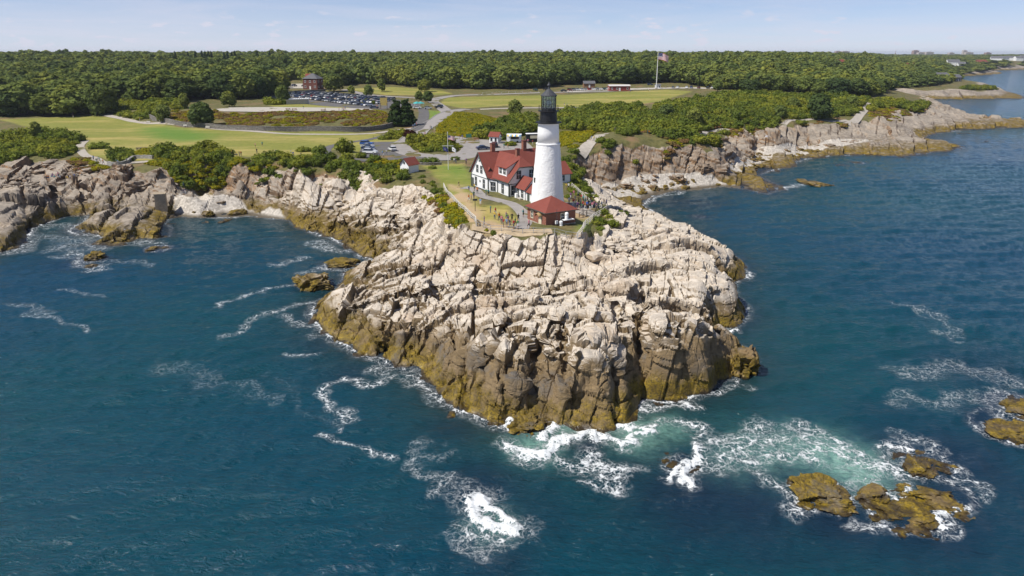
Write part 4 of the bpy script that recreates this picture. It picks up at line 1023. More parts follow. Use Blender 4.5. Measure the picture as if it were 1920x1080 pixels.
def px_scale(v):   # photograph pixels per metre at a point
    d = v.y * _c - (v.z - CAMZ) * _s
    return FPX / d

# single trees one can point at: (px, foot py, height px, kind, width factor, label)
SINGLE = [(195, 214, 57, DARK_TREE, 1.05, 'broad dark round tree standing alone at the meadow edge beside the path'),
 (380, 237, 47, TREES[0], 1.05, 'round mid-green tree in front of the long stone retaining wall'),
 (306, 229, 33, TREES[1], 1.0, 'smaller rounded tree left of the stone retaining wall'),
 (744, 236, 52, PINE, 1.25, 'left one of two dark conifers where the path meets the road'),
 (762, 236, 53, PINE, 1.3, 'right one of two dark conifers where the path meets the road'),
 (626, 172, 34, TREES[1], 1.25, 'bushy green tree close to the two-storey brick building'),
 (659, 179, 19, SLIM, 1.1, 'slim pale young tree behind the big car park'),
 (691, 181, 23, TREES[0], .9, 'small round tree on the grass behind the parked cars'),
 (716, 172, 25, TREES[4], .9, 'upright tree on the dry grass beyond the car park'),
 (796, 172, 24, TREES[1], 1.2, 'wide tree at the wood edge above the road bend'),
 (803, 193, 24, TREES[3], 1.1, 'compact dark tree beside the road junction'),
 (786, 189, 19, TREES[0], .9, 'thin tree left of the road junction'),
 (965, 215, 29, TREES[0], 1.15, 'low spreading tree on the meadow left of the lantern room'),
 (70, 262, 36, TREES[3], .9, 'bushy tree above the left rocky shore'),
 (1249, 224, 30, TREES[0], 1.1, 'broad low tree at the seaward end of the flagpole meadow'),
 (1300, 236, 34, TREES[1], 1.0, 'tall scrubby tree on the bluff right of the meadow'),
 (1462, 222, 26, TREES[0], 1.1, 'rounded tree on the bluff top above the pebble beach'),
 (1486, 206, 24, TREES[1], 1.2, 'wide tree behind the bluff path'),
 (1535, 224, 50, TREES[2], .95, 'tall dark tree left of the pale headland path'),
 (1596, 203, 24, TREES[0], 1.1, 'low tree beside the rise of the pale headland path'),
 (1618, 178, 32, TREES[1], 1.3, 'big light green tree near the far inlet'),
 (1385, 168, 30, TREES[0], 1.2, 'round tree standing in front of the wood right of the flagpole'),
 (1345, 172, 24, TREES[3], 1.1, 'small tree at the right end of the far parked cars'),
 (530, 195, 36, TREES[1], .8, 'tree at the left end of the big car park'),
 (485, 184, 40, TREES[2], .9, 'tall tree on the terrace behind the berm'),
 (430, 200, 30, TREES[0], 1.0, 'middle one of the trees above the brown berm'),
 (345, 203, 30, TREES[3], 1.0, 'tree above the left end of the brown berm')]
for px, py, hp, kind, wd, lab in SINGLE:
    v = G(px, py); nm = 'conifer' if kind is PINE else 'broadleaf_tree'
    add_tree(kind, v, hp / px_scale(v), lab, wide=wd, name=nm)

# the wood: front edge in the photograph, everything behind it is trees
EDGE = np.array([(-600, 219), (0, 218), (150, 217), (165, 212), (172, 201), (215, 196), (250, 193), (300, 191), (330, 192), (345, 186), (420, 187), (470, 184), (515, 178), (522, 161), (560, 156), (612, 157), (640, 162), (700, 162), (735, 160), (830, 166), (930, 167), (1000, 166), (1050, 159), (1140, 156), (1180, 157), (1230, 155), (1290, 157), (1330, 162), (1350, 167), (1440, 172), (1500, 173), (1540, 179), (1600, 181), (1640, 180), (1655, 170), (1700, 164), (1745, 161), (1790, 152), (1796, 146), (1800, 142), (1830, 136), (1845, 131), (1900, 128.5), (2100, 123)])
cand = []
r_ = 300.0
tr = np.random.default_rng(77)
while r_ < 6000:
    step = 7.2 if r_ < 620 else (9.5 if r_ < 1000 else 9.5 + (r_ - 1000) / 90)
    n = int(r_ * math.radians(90) / step)
    th = np.linspace(math.radians(-46), math.radians(44), n) + tr.uniform(-.4, .4, n) * step / r_
    rr = r_ + tr.uniform(-.45, .45, n) * step
    cand.append(np.stack([rr * np.sin(th), rr * np.cos(th), np.full(n, step)], 1)); r_ += step
cand = np.vstack(cand)
hz, dz_ = height(cand[:, 0], cand[:, 1])
ppx, ppy = project(cand[:, 0], cand[:, 1], hz)
ok = (hz > 4.0) & (dz_ > 6) & (ppy < np.interp(ppx, EDGE[:, 0], EDGE[:, 1])) & (ppx > -60) & (ppx < 1990)
for cl in ([(516, 170), (525, 150), (575, 150), (580, 168)], [(640, 166), (650, 158), (740, 158), (740, 168)], [(1205, 165), (1210, 155), (1235, 155), (1240, 166)]):
    ok &= ~inside(ppx, ppy, cl)
FAR_HOUSES = ((1704, 1000, 10, 12, 6, 9.5, 'b', 'r', 'red-roofed house showing above the right woods'), (1572, 900, 10, 10, 7, 11, 'b', 'r', 'brown gable among the right-hand trees'),
    (1785, 1500, 14, 24, 9, 14, 'w', 's', 'large white house left of the brick mansion on the far shore'), (1802, 1480, 12, 14, 7, 11, 'w', 's', 'white annex beside the large white house on the far shore'), (1838, 1720, 16, 26, 9, 14, 'b', 'r', 'orange brick mansion on the far shore'), (1866, 1960, 16, 26, 8, 14, 'w', 's', 'white house right of the brick mansion on the far shore'), (1880, 2000, 16, 22, 8, 13, 'w', 's', 'second white house right of the brick mansion'), (1892, 2040, 14, 24, 8, 13, 'w', 's', 'third white house right of the brick mansion'), (1908, 2000, 14, 22, 8, 13, 'w', 's', 'white house at the right edge of the picture'), (1917, 2050, 14, 20, 9, 14, 'w', 's', 'last white house cut by the right edge of the picture'))
cdist = np.hypot(cand[:, 0], cand[:, 1])
for f_ in FAR_HOUSES: ok &= ~((np.abs(ppx - f_[0]) < f_[3] * 1280 / f_[1] * .6 + 2) & (cand[:, 1] > f_[1] * .93) & (cand[:, 1] < f_[1] * 1.012))
cand, hz, ppx, ppy = cand[ok], hz[ok], ppx[ok], ppy[ok]
dist = np.hypot(cand[:, 0], cand[:, 1])
front = np.interp(ppx, EDGE[:, 0], EDGE[:, 1]) - ppy          # rows behind the edge
score = dist * (1 + front / 12.0)
order = np.argsort(score)
near_i, far_i = order[:270], order[270:]
for i in near_i:
    k = rng.randrange(5); px = ppx[i]
    if px < 340: lab, grp = 'broadleaf tree in the front rows of the wood left of the meadow', 'front trees of the left wood'
    elif px < 1010: lab, grp = 'broadleaf tree at the front of the wood behind the car park', 'front trees of the middle wood'
    elif px < 1340: lab, grp = 'broadleaf tree at the wood edge behind the flagpole meadow', 'front trees behind the flagpole'
    else: lab, grp = 'broadleaf tree at the seaward edge of the right-hand wood', 'front trees of the right wood'
    kind = TREES[k] if rng.random() > .06 else DARK_TREE
    hg = rng.uniform(10, 17) if px < 1340 else rng.uniform(8, 12)
    add_tree(kind, (cand[i, 0], cand[i, 1], hz[i] - .2), hg, lab, 'tree', grp, rng.uniform(1.15, 1.65))

PROTO = bpy.data.collections.new('plant_models')
def scatter(name, meshes, pts, scales, label, cat):
    """one mass of plants: meshes instanced on points"""
    sub = bpy.data.collections.new(name + '_models')
    for m in meshes:
        sub.objects.link(bpy.data.objects.new(name + '_model', m))
    me = bpy.data.meshes.new(name); me.vertices.add(len(pts)); me.vertices.foreach_set('co', np.ascontiguousarray(pts, np.float32).ravel())
    a = me.attributes.new('size', 'FLOAT_VECTOR', 'POINT'); a.data.foreach_set('vector', np.ascontiguousarray(scales, np.float32).ravel())
    o = bpy.data.objects.new(name, me); COL.objects.link(o)
    ng = bpy.data.node_groups.new(name, 'GeometryNodeTree')
    ng.interface.new_socket('Geometry', in_out='INPUT', socket_type='NodeSocketGeometry')
    ng.interface.new_socket('Geometry', in_out='OUTPUT', socket_type='NodeSocketGeometry')
    N, Lk = ng.nodes, ng.links
    gi, go = N.new('NodeGroupInput'), N.new('NodeGroupOutput')
    ci = N.new('GeometryNodeCollectionInfo'); ci.inputs['Collection'].default_value = sub; ci.inputs['Separate Children'].default_value = True; ci.inputs['Reset Children'].default_value = True
    ip = N.new('GeometryNodeInstanceOnPoints'); ip.inputs['Pick Instance'].default_value = True
    ri = N.new('FunctionNodeRandomValue'); ri.data_type = 'INT'; ri.inputs['Min'].default_value = 0; ri.inputs['Max'].default_value = len(meshes) - 1
    rv = N.new('FunctionNodeRandomValue'); rv.data_type = 'FLOAT_VECTOR'
    rv.inputs['Min'].default_value = (0, 0, 0); rv.inputs['Max'].default_value = (0, 0, 6.283)
    na = N.new('GeometryNodeInputNamedAttribute'); na.data_type = 'FLOAT_VECTOR'; na.inputs['Name'].default_value = 'size'
    Lk.new(gi.outputs[0], ip.inputs['Points']); Lk.new(ci.outputs[0], ip.inputs['Instance'])
    Lk.new([s for s in ri.outputs if s.enabled and s.type == 'INT'][0], ip.inputs['Instance Index'])
    Lk.new([s for s in rv.outputs if s.enabled and s.type == 'VECTOR'][0], ip.inputs['Rotation'])
    Lk.new(na.outputs[0], ip.inputs['Scale']); Lk.new(ip.outputs[0], go.inputs[0])
    md = o.modifiers.new('scatter', 'NODES'); md.node_group = ng
    return tag(o, label, cat, kind='stuff')

fi = far_i
big = cand[fi, 2] / 9.0
s = tr.uniform(.85, 1.25, len(fi)) * np.where(dist[fi] < 1000, 1.0, 1.05)
hs = tr.uniform(.70, 1.02, len(fi)) + .34 * (fbm(cand[fi, 0] / 70, cand[fi, 1] / 70, 0, 300, 3) - .5) * 2 + .2 * (tr.random(len(fi)) < .04)
wd = np.maximum(1.0, big) * s * 1.18
tp = np.where((ppx[fi] > 1650), .72, 1.0)
FAR += [crown_mesh('crown', broad_lobes(140 + k, 15, 4.6, 9, .15), 420, 0.7, M_LEAF, 145 + k, .88) for k in range(2)] + [crown_mesh('crown', broad_lobes(148, 9, 6.2, 9, .1), 420, 0.75, M_LEAFL, 149, .88)]
scatter('far_wood', FAR, np.stack([cand[fi, 0], cand[fi, 1], hz[fi] - .5], 1), np.stack([wd, wd, hs * tp * np.clip(big, 1, 1.15)], 1), 'green broadleaf wood reaching to the horizon', 'woodland')
# spires of a few taller conifers over the canopy
for ns_, px in enumerate((328, 352, 366, 378, 384, 390, 396, 420, 426, 434, 440, 482, 505)):
    v = Vector((*polar(math.degrees(math.atan((px - 960) / FPX * _c)), 900 + rng.uniform(-40, 60)), 0)); v.z = h1(v.x, v.y)
    add_tree(PINE, v, rng.uniform(17.5, 20), f'{ORD[ns_]} conifer spire from the left above the woodland skyline', 'tree', 'conifer spires on the skyline', .55, 'conifer')

# thickets: regions of the photograph covered with shrubs
def fill(polys, dens, hmin, avoid=()):
    out = []
    for poly in polys:
        wp = gpoly(poly)
        a, b = wp.min(0), wp.max(0)
        n = int((b[0] - a[0]) * (b[1] - a[1]) * dens)
        q = tr.random((n, 2)) * (b - a) + a
        m = inside(q[:, 0], q[:, 1], wp)
        q = q[m]
        if not len(q): continue
        h, d = height(q[:, 0], q[:, 1])
        k = (h > hmin) & (fbm(q[:, 0] / 6, q[:, 1] / 6, 0, 88, 2) > .36)
        for av in avoid: k &= ~inside(q[:, 0], q[:, 1], av)
        out.append(np.stack([q[k, 0], q[k, 1], h[k] - .12], 1))
    return np.vstack(out)
PATHS_PX = {}
T_GREEN = [[(-60, 318), (0, 262), (60, 250), (130, 258), (157, 266), (152, 282), (128, 298), (60, 292), (0, 312)], [(205, 302), (225, 288), (248, 290), (246, 302)], [(287, 305), (300, 288), (400, 284), (437, 292), (440, 312), (428, 318), (350, 316), (300, 310)], [(462, 300), (520, 293), (600, 298), (650, 302), (700, 290), (706, 305), (745, 318), (762, 342), (722, 348), (660, 332), (560, 322), (470, 322)],
  [(782, 326), (826, 350), (862, 400), (888, 428), (848, 430), (836, 398), (800, 362)], [(1045, 216), (1130, 200), (1200, 202), (1214, 235), (1180, 248), (1110, 246), (1050, 242)], [(885, 258), (930, 236), (1000, 216), (1005, 250), (940, 262)], [(1058, 290), (1075, 284), (1092, 300), (1090, 330), (1075, 345), (1062, 330)], [(1112, 286), (1140, 264), (1190, 256), (1180, 272), (1140, 284)], [(1062, 345), (1090, 345), (1125, 370), (1108, 380), (1070, 360)], [(1120, 398), (1150, 392), (1176, 404), (1165, 424), (1130, 430), (1112, 430)],
  [(1180, 246), (1240, 200), (1300, 192), (1400, 190), (1520, 181), (1620, 186), (1640, 200), (1660, 200), (1600, 216), (1540, 222), (1480, 230), (1380, 243), (1300, 250)], [(1630, 190), (1690, 192), (1700, 200), (1640, 205)], [(752, 272), (775, 260), (850, 264), (872, 272), (866, 282), (800, 286), (762, 282)], [(692, 262), (725, 253), (785, 251), (788, 257), (730, 262)], [(215, 222), (225, 196), (330, 196), (345, 205), (300, 214), (285, 226)], [(500, 193), (540, 190), (545, 195), (505, 197)], [(1330, 180), (1440, 178), (1540, 185), (1500, 196), (1380, 200)], [(1690, 198), (1742, 198), (1738, 206), (1690, 210)], [(1160, 280), (1250, 262), (1340, 262), (1348, 280), (1300, 270), (1250, 270)], [(1800, 166), (1850, 164), (1870, 168), (1810, 170)]]
T_GOLD = [[(818, 242), (846, 211), (890, 214), (936, 228), (925, 245), (885, 258), (832, 256)], [(1050, 250), (1115, 246), (1100, 268), (1076, 282), (1050, 272)], [(255, 290), (270, 281), (360, 278), (362, 288), (320, 293), (270, 294)], [(250, 305), (330, 300), (440, 300), (520, 306), (520, 312), (330, 316)], [(700, 300), (760, 305), (760, 325), (720, 325)], [(820, 360), (860, 395), (880, 425), (850, 430)]]
T_HEATH = [[(290, 226), (300, 207), (420, 206), (640, 205), (715, 207), (730, 222), (724, 237), (550, 241), (350, 235)], [(1180, 275), (1260, 258), (1345, 264), (1350, 284), (1250, 272)], [(130, 300), (165, 290), (185, 305), (200, 320), (150, 318)], [(1200, 248), (1260, 235), (1380, 230), (1490, 224), (1490, 232), (1380, 246), (1260, 256)], [(1500, 232), (1580, 236), (1600, 232), (1500, 228)], [(1630, 224), (1632, 200), (1700, 196), (1742, 202), (1720, 214), (1660, 228)], [(1240, 235), (1300, 205), (1420, 205), (1500, 200), (1480, 228), (1300, 248)], [(836, 365), (850, 400), (830, 400), (800, 368)]]
ROADPOLY = []
# ------------------------------------------------------------------ roads, paths, car parks: sheets draped on the ground
M_ASPH = simple('asphalt', (0.115, 0.110, 0.108), .9, .16, .6)
M_ASPHL = simple('pale_asphalt', (0.27, 0.25, 0.235), .9, .12, .5)
M_GRAVEL = simple('gravel', (0.36, 0.325, 0.28), .95, .14, 1.0)
M_CONC = simple('concrete', (0.40, 0.37, 0.32), .9, .15, 1.2)
M_KERB = simple('kerb_stone', (0.42, 0.40, 0.37), .9, .1, 2)
M_LINE = simple('road_paint', (0.72, 0.70, 0.66), .8, .1, 2)
M_YELL = simple('yellow_paint', (0.60, 0.40, 0.06), .8, .1, 2)
def hs(pts): return height(np.array([p[0] for p in pts]), np.array([p[1] for p in pts]))[0]
def spline(pts, n=8):
    p = [Vector((q[0], q[1])) for q in pts]; p = [2 * p[0] - p[1]] + p + [2 * p[-1] - p[-2]]
    out = []
    for i in range(1, len(p) - 2):
        for k in range(n):
            t = k / n; a, b, c, d = p[i - 1:i + 3]
            out.append(0.5 * ((2 * b) + (c - a) * t + (2 * a - 5 * b + 4 * c - d) * t * t + (3 * b - a - 3 * c + d) * t ** 3))
    out.append(p[-2]); return out
def ribbon(name, px, width, mat, lift=.05, kerb=False, poly=True, across=5):
    cen = spline([G(a, b)[:2] for a, b in px])
    L, ring = len(cen), []
    for i, c in enumerate(cen):
        t = (cen[min(i + 1, L - 1)] - cen[max(i - 1, 0)]).normalized(); n = Vector((-t.y, t.x))
        ring.append([c + n * (width * (k / (across - 1) - .5)) for k in range(across)])
    flat = [q for r in ring for q in r]; z = hs(flat)
    m = MB(); m.add([(q.x, q.y, z[i] + lift) for i, q in enumerate(flat)], [(i * across + k, i * across + k + 1, (i + 1) * across + k + 1, (i + 1) * across + k) for i in range(L - 1) for k in range(across - 1)])
    o = m.build(name, mat); tag(o, kind='structure')
    if poly: ROADPOLY.append((np.array([r[0] for r in ring] + [r[-1] for r in ring[::-1]]), .8))
    if kerb:
        for side in (0, -1):
            kb = MB()
            e = [r[side] for r in ring]; ez = hs(e)
            for i in range(L - 1):
                a, b = Vector((*e[i], ez[i] + lift + .02)), Vector((*e[i + 1], ez[i + 1] + lift + .02))
                if (b - a).length < .05: continue
                kb.box(((a.x + b.x) / 2, (a.y + b.y) / 2, (a.z + b.z) / 2), ((b - a).length + .02, .2, .26), math.atan2(b.y - a.y, b.x - a.x))
            ko = kb.build('kerb', M_KERB, o)
    return o
def sheet(name, px, mat, lift=.05, step=3.0, poly=True, world=None):
    wp = gpoly(px) if world is None else np.array(world)
    a, b = wp.min(0), wp.max(0)
    # clip a grid against the polygon: use inner grid points plus outline, triangulated
    from mathutils.geometry import delaunay_2d_cdt
    step = max(step, math.sqrt((b[0] - a[0]) * (b[1] - a[1]) / 1500))
    gx, gy = np.meshgrid(np.arange(a[0], b[0], step), np.arange(a[1], b[1], step)); gx, gy = gx.ravel(), gy.ravel()
    k = sdist(gx, gy, wp) > step * .4
    vs = [Vector(p) for p in wp] + [Vector((x, y)) for x, y in zip(gx[k], gy[k])]
    nv = len(wp)
    r = delaunay_2d_cdt(vs, [(i, (i + 1) % nv) for i in range(nv)], [list(range(nv))], 1, 1e-4)
    z = hs(r[0]); m = MB(); m.add([(q.x, q.y, z[i] + lift) for i, q in enumerate(r[0])], [f if (r[0][f[1]] - r[0][f[0]]).cross(r[0][f[2]] - r[0][f[0]]) > 0 else f[::-1] for f in r[2]])
    o = m.build(name, mat); tag(o, kind='structure')
    if poly: ROADPOLY.append((wp, .8))
    return o
ROADPOLY = []
# big car park, loop car park, battery terrace
sheet('car_park', [(505, 182), (530, 172), (600, 172), (660, 176), (735, 186), (790, 193), (788, 199), (740, 201), (715, 206), (668, 205), (600, 198), (556, 193)], M_ASPH, .06, 4)
sheet('battery_terrace', [(395, 206), (430, 202), (520, 201), (600, 202), (690, 204), (700, 206), (640, 208), (560, 209.5), (480, 210), (420, 209)], M_CONC, .12, 3)
sheet('car_park', [(672, 292), (680, 268), (700, 266), (752, 266), (748, 278), (762, 290), (800, 296), (760, 300), (700, 300)], M_ASPH, .06, 3)
sheet('car_park', [(520, 166), (524, 158), (572, 157), (574, 166)], M_CONC, .2, 5)
# loop road round the planted bed
c0 = G(812, 273); lo = []
loop_px = [(752, 270), (768, 262), (800, 256), (840, 258), (872, 266), (884, 276), (874, 287), (840, 292), (800, 292), (768, 288), (752, 278), (752, 270)]
ribbon('loop_road', loop_px, 6.5, M_ASPHL, .075, False)
sheet('forecourt', [(876, 262), (905, 262), (990, 268), (1000, 278), (960, 285), (905, 292), (870, 300), (800, 302), (800, 295), (860, 292)], M_ASPHL, .085, 3)
ribbon('park_road', [(768, 264), (786, 246), (802, 236), (818, 226), (836, 214), (858, 207), (880, 205)], 8.0, M_ASPHL, .09, True)
ribbon('park_road', [(842, 212), (822, 197), (812, 188), (835, 182), (870, 178.5), (940, 176.5), (1010, 174), (1060, 173), (1140, 171), (1220, 165)], 6.5, M_ASPHL, .08)
ribbon('park_road', [(812, 188), (780, 184), (714, 180), (680, 176), (645, 168)], 5.5, M_ASPHL, .09)
ribbon('park_road', [(1060, 172), (1110, 169), (1160, 168), (1230, 166), (1290, 165), (1340, 166)], 14, M_CONC, .1)
ribbon('road_spur', [(792, 202), (795, 212), (793, 224), (783, 240), (770, 246)], 5.0, M_ASPH, .1)
ribbon('meadow_path', [(160, 205), (200, 216), (232, 223), (300, 231), (420, 243), (520, 250), (620, 252), (700, 250), (745, 244), (778, 240)], 3.2, M_GRAVEL, .06)
ribbon('dark_path', [(745, 246), (700, 260), (650, 268), (622, 274), (612, 282), (618, 290), (636, 292)], 3.0, M_ASPH, .07)
ribbon('dark_path', [(545, 298), (580, 296), (612, 290), (640, 296), (690, 302)], 3.0, M_ASPH, .08)
ribbon('shore_path', [(160, 264), (150, 275), (158, 290), (180, 298), (192, 305), (215, 308), (250, 305), (282, 303)], 2.6, M_GRAVEL, .08)
ribbon('station_path', [(890, 356), (905, 368), (935, 376), (962, 384), (980, 400), (985, 415), (978, 430)], 2.6, M_ASPHL, .07)
ribbon('station_path', [(868, 352), (885, 354), (896, 360)], 2.4, M_ASPHL, .08)
ribbon('lookout_walk', [(885, 428), (920, 431), (960, 434), (1010, 435), (1035, 433)], 2.0, simple('trodden_earth', (.40, .31, .20), .95, .15, 1.5), .08)
ribbon('lookout_walk', [(1060, 378), (1080, 392), (1105, 400), (1120, 402)], 4.5, M_GRAVEL, .08)
ribbon('bluff_path', [(1085, 288), (1102, 272), (1118, 258), (1132, 251)], 4.2, M_GRAVEL, .1)
ribbon('bluff_path', [(1310, 262), (1330, 250), (1360, 243), (1400, 238), (1440, 232), (1480, 226), (1520, 224), (1560, 228), (1590, 226)], 2.6, M_GRAVEL, .14)
ribbon('headland_path', [(1588, 234), (1604, 226), (1614, 214), (1624, 200), (1626, 192)], 4.0, M_GRAVEL, .14)
ribbon('meadow_track', [(900, 205), (960, 203), (1040, 202), (1110, 201), (1180, 200)], 5.0, M_GRAVEL, .06)
def keep_off(p, off):
    k = np.ones(len(p), bool)
    for av, d in off: k &= sdist(p[:, 0], p[:, 1], av) < -d
    return p[k]
g = keep_off(fill(T_GREEN, .55, 2.5), ROADPOLY)
sz = (.34 + 1.15 * tr.random(len(g)) ** 2.0) * np.where(np.hypot(g[:, 0], g[:, 1]) > 230, 1.45, np.where(np.hypot(g[:, 0], g[:, 1]) > 172, 1.0, .62))
scatter('shrub_thicket', SHRUBS, g, np.stack([sz, sz, sz * tr.uniform(.8, 1.2, len(g))], 1), 'green shrub thickets covering the banks and bluff tops', 'shrubs')
g = keep_off(fill(T_GOLD, .9, 3), ROADPOLY); sz = tr.uniform(.6, 1.3, len(g))
scatter('goldenrod_patch', GOLD, g, np.stack([sz, sz, sz], 1), 'yellow-green goldenrod growing on the slopes', 'wildflowers')
g = keep_off(fill(T_HEATH, .5, 3), ROADPOLY); sz = tr.uniform(.6, 1.4, len(g))
scatter('dry_heath', HEATH + GOLD[:1], g, np.stack([sz, sz, sz * .9], 1), 'brown dry undergrowth on the berm and the bluff', 'undergrowth')

# shrubs one can point at: (px, foot py, width px, height px, label)
ONE_SHRUB = [(185, 278, 40, 15, 'round shrub island in the meadow beside the shore path'), (570, 284, 30, 12, 'low oval shrub on the meadow left of the dark path'), (600, 290, 30, 17, 'shrub in the fork of the dark path'), (648, 286, 36, 22, 'large dense shrub left of the five parked cars'),
 (769, 257, 24, 15, 'dark purple shrub at the top of the turning loop'), (775, 272, 34, 21, 'tall green shrub at the upper end of the loop bed'), (805, 305, 40, 10, 'clipped hedge shrub behind the flagpole lawn'), (810, 316, 17, 9, 'small round shrub right of the white shed'), (759, 327, 17, 10, 'small shrub at the corner of the white shed'), (957, 273, 26, 9, 'flat shrub behind the keepers house chimneys'),
 (1064, 371, 16, 10, 'shrub beside the path right of the tower'), (912, 434, 12, 9, 'yellowish tuft on the ledge below the fence'), (925, 436, 12, 11, 'green tuft on the ledge below the fence'), (742, 205, 10, 8, 'small shrub by the brown car park sign'), (700, 196, 8, 7, 'small tree-like shrub between parked cars'), (686, 192, 8, 8, 'shrub on the grass strip of the car park'), (660, 188, 7, 9, 'yellowish young shrub among the parked cars'), (520, 262, 0, 0, ''), (855, 300, 20, 6, 'low shrub beside the loop road kerb'), (1190, 330, 14, 10, 'shrub clinging to the dark cliff foot')]
for px, py, wp, hp, lab in ONE_SHRUB:
    if not wp: continue
    v = G(px, py); k = px_scale(v)
    m = PURPLE_SHRUB if 'purple' in lab else (GOLD[0] if 'yellowish' in lab else rng.choice(SHRUBS))
    o = place('shrub', m, None, v - Vector((0, 0, .1)), rng.uniform(0, 6), (wp / k / 3.1, wp / k / 3.1, hp / k / 1.45))
    tag(o, lab, 'shrub')
# ------------------------------------------------------------------ light station
M_WHITE = simple('white_paint', (0.80, 0.80, 0.79), .6, .03, 2)
M_CLAP = None
def clapboard():
    t = NT('white_clapboard'); p = t.obj(); z = t.sep(p)[2]
    saw = t.math('FRACT', t.math('MULTIPLY', z, 7.0))
    n = t.noise(1.5, 4, .6, p)
    return t.fin(t.mix(n, (.76, .76, .75), (.83, .83, .82)), .6, t.bump(saw, .5, .03))
M_CLAP = clapboard()
M_TRIM = simple('grey_green_trim', (0.075, 0.085, 0.072), .6, .1, 3)
def shingle(name, a, b):
    t = NT(name); p = t.obj()
    n = t.noise(9, 4, .7, p); n2 = t.noise(.6, 4, .6, p)
    rows = t.math('FRACT', t.math('MULTIPLY', t.sep(p)[2], 6.5))
    c = t.mix(t.rng(n, .3, .7), a, b); c = t.mix(t.rng(n2, .35, .75, 0, .35), c, tuple(q * .65 for q in a))
    return t.fin(c, .9, t.bump(t.math('ADD', rows, n), .5, .03), .2)
M_ROOF = shingle('red_shingles', (.172, .047, .036), (.255, .076, .056))
M_SLATE = shingle('grey_slate', (.10, .10, .11), (.16, .16, .17))
def brickmat(name, a, b, mortar, s=4.0):
    t = NT(name); k = t.new('ShaderNodeTexBrick')
    mp = t.new('ShaderNodeCombineXYZ'); x = t.sep(t.obj())
    t.l.new(t.math('ADD', x[0], x[1]), mp.inputs[0]); t.l.new(x[2], mp.inputs[1]); t.l.new(mp.outputs[0], k.inputs['Vector'])
    k.inputs['Color1'].default_value = a + (1,); k.inputs['Color2'].default_value = b + (1,); k.inputs['Mortar'].default_value = mortar + (1,)
    k.inputs['Scale'].default_value = s; k.inputs['Mortar Size'].default_value = .014
    n = t.noise(2, 5, .7, t.obj())
    return t.fin(t.mix(t.rng(n, .3, .7, 0, .35), k.outputs['Color'], tuple(q * .7 for q in a)), .85, t.bump(k.outputs['Fac'], -.3, .02))
M_BRICK = brickmat('red_brick', (.27, .088, .048), (.21, .066, .038), (.30, .24, .19))
M_BRICKD = brickmat('dark_brick', (.17, .045, .032), (.13, .035, .028), (.2, .15, .12))
M_GLASS = NT('window_glass').fin((.02, .027, .034), .06, spec=.8)
M_BLACK = simple('black_iron', (.014, .014, .016), .5, .2, 4, spec=.4)
M_IRON = simple('dark_roof_iron', (.055, .058, .065), .55, .15, 3)
def rubble():
    t = NT('whitewashed_rubble'); p = t.obj(); z = t.sep(p)[2]
    n = t.noise(2.6, 5, .62, p); v = t.vor(2.4, p)
    h = t.math('MULTIPLY', t.math('ADD', n, t.math('MULTIPLY', v, .5)), t.rng(z, 13.2, 12.8))
    c = t.mix(t.rng(t.noise(.7, 5, .65, t.mapping(p, (1, 1, .25))), .35, .8), (.82, .82, .81), (.70, .70, .68))
    return t.fin(c, .7, t.bump(h, .5, .16), .3)
M_TOWER = rubble()
M_LENS = simple('lens_glass', (.75, .78, .72), .15, .1, 6, spec=.8)

STN_Z = 10.0
A_ = P(884.6, 348.7, STN_Z)
RZ = math.radians(28.9)
U, V_ = Vector((math.cos(RZ), math.sin(RZ), 0)), Vector((math.sin(RZ), -math.cos(RZ), 0))

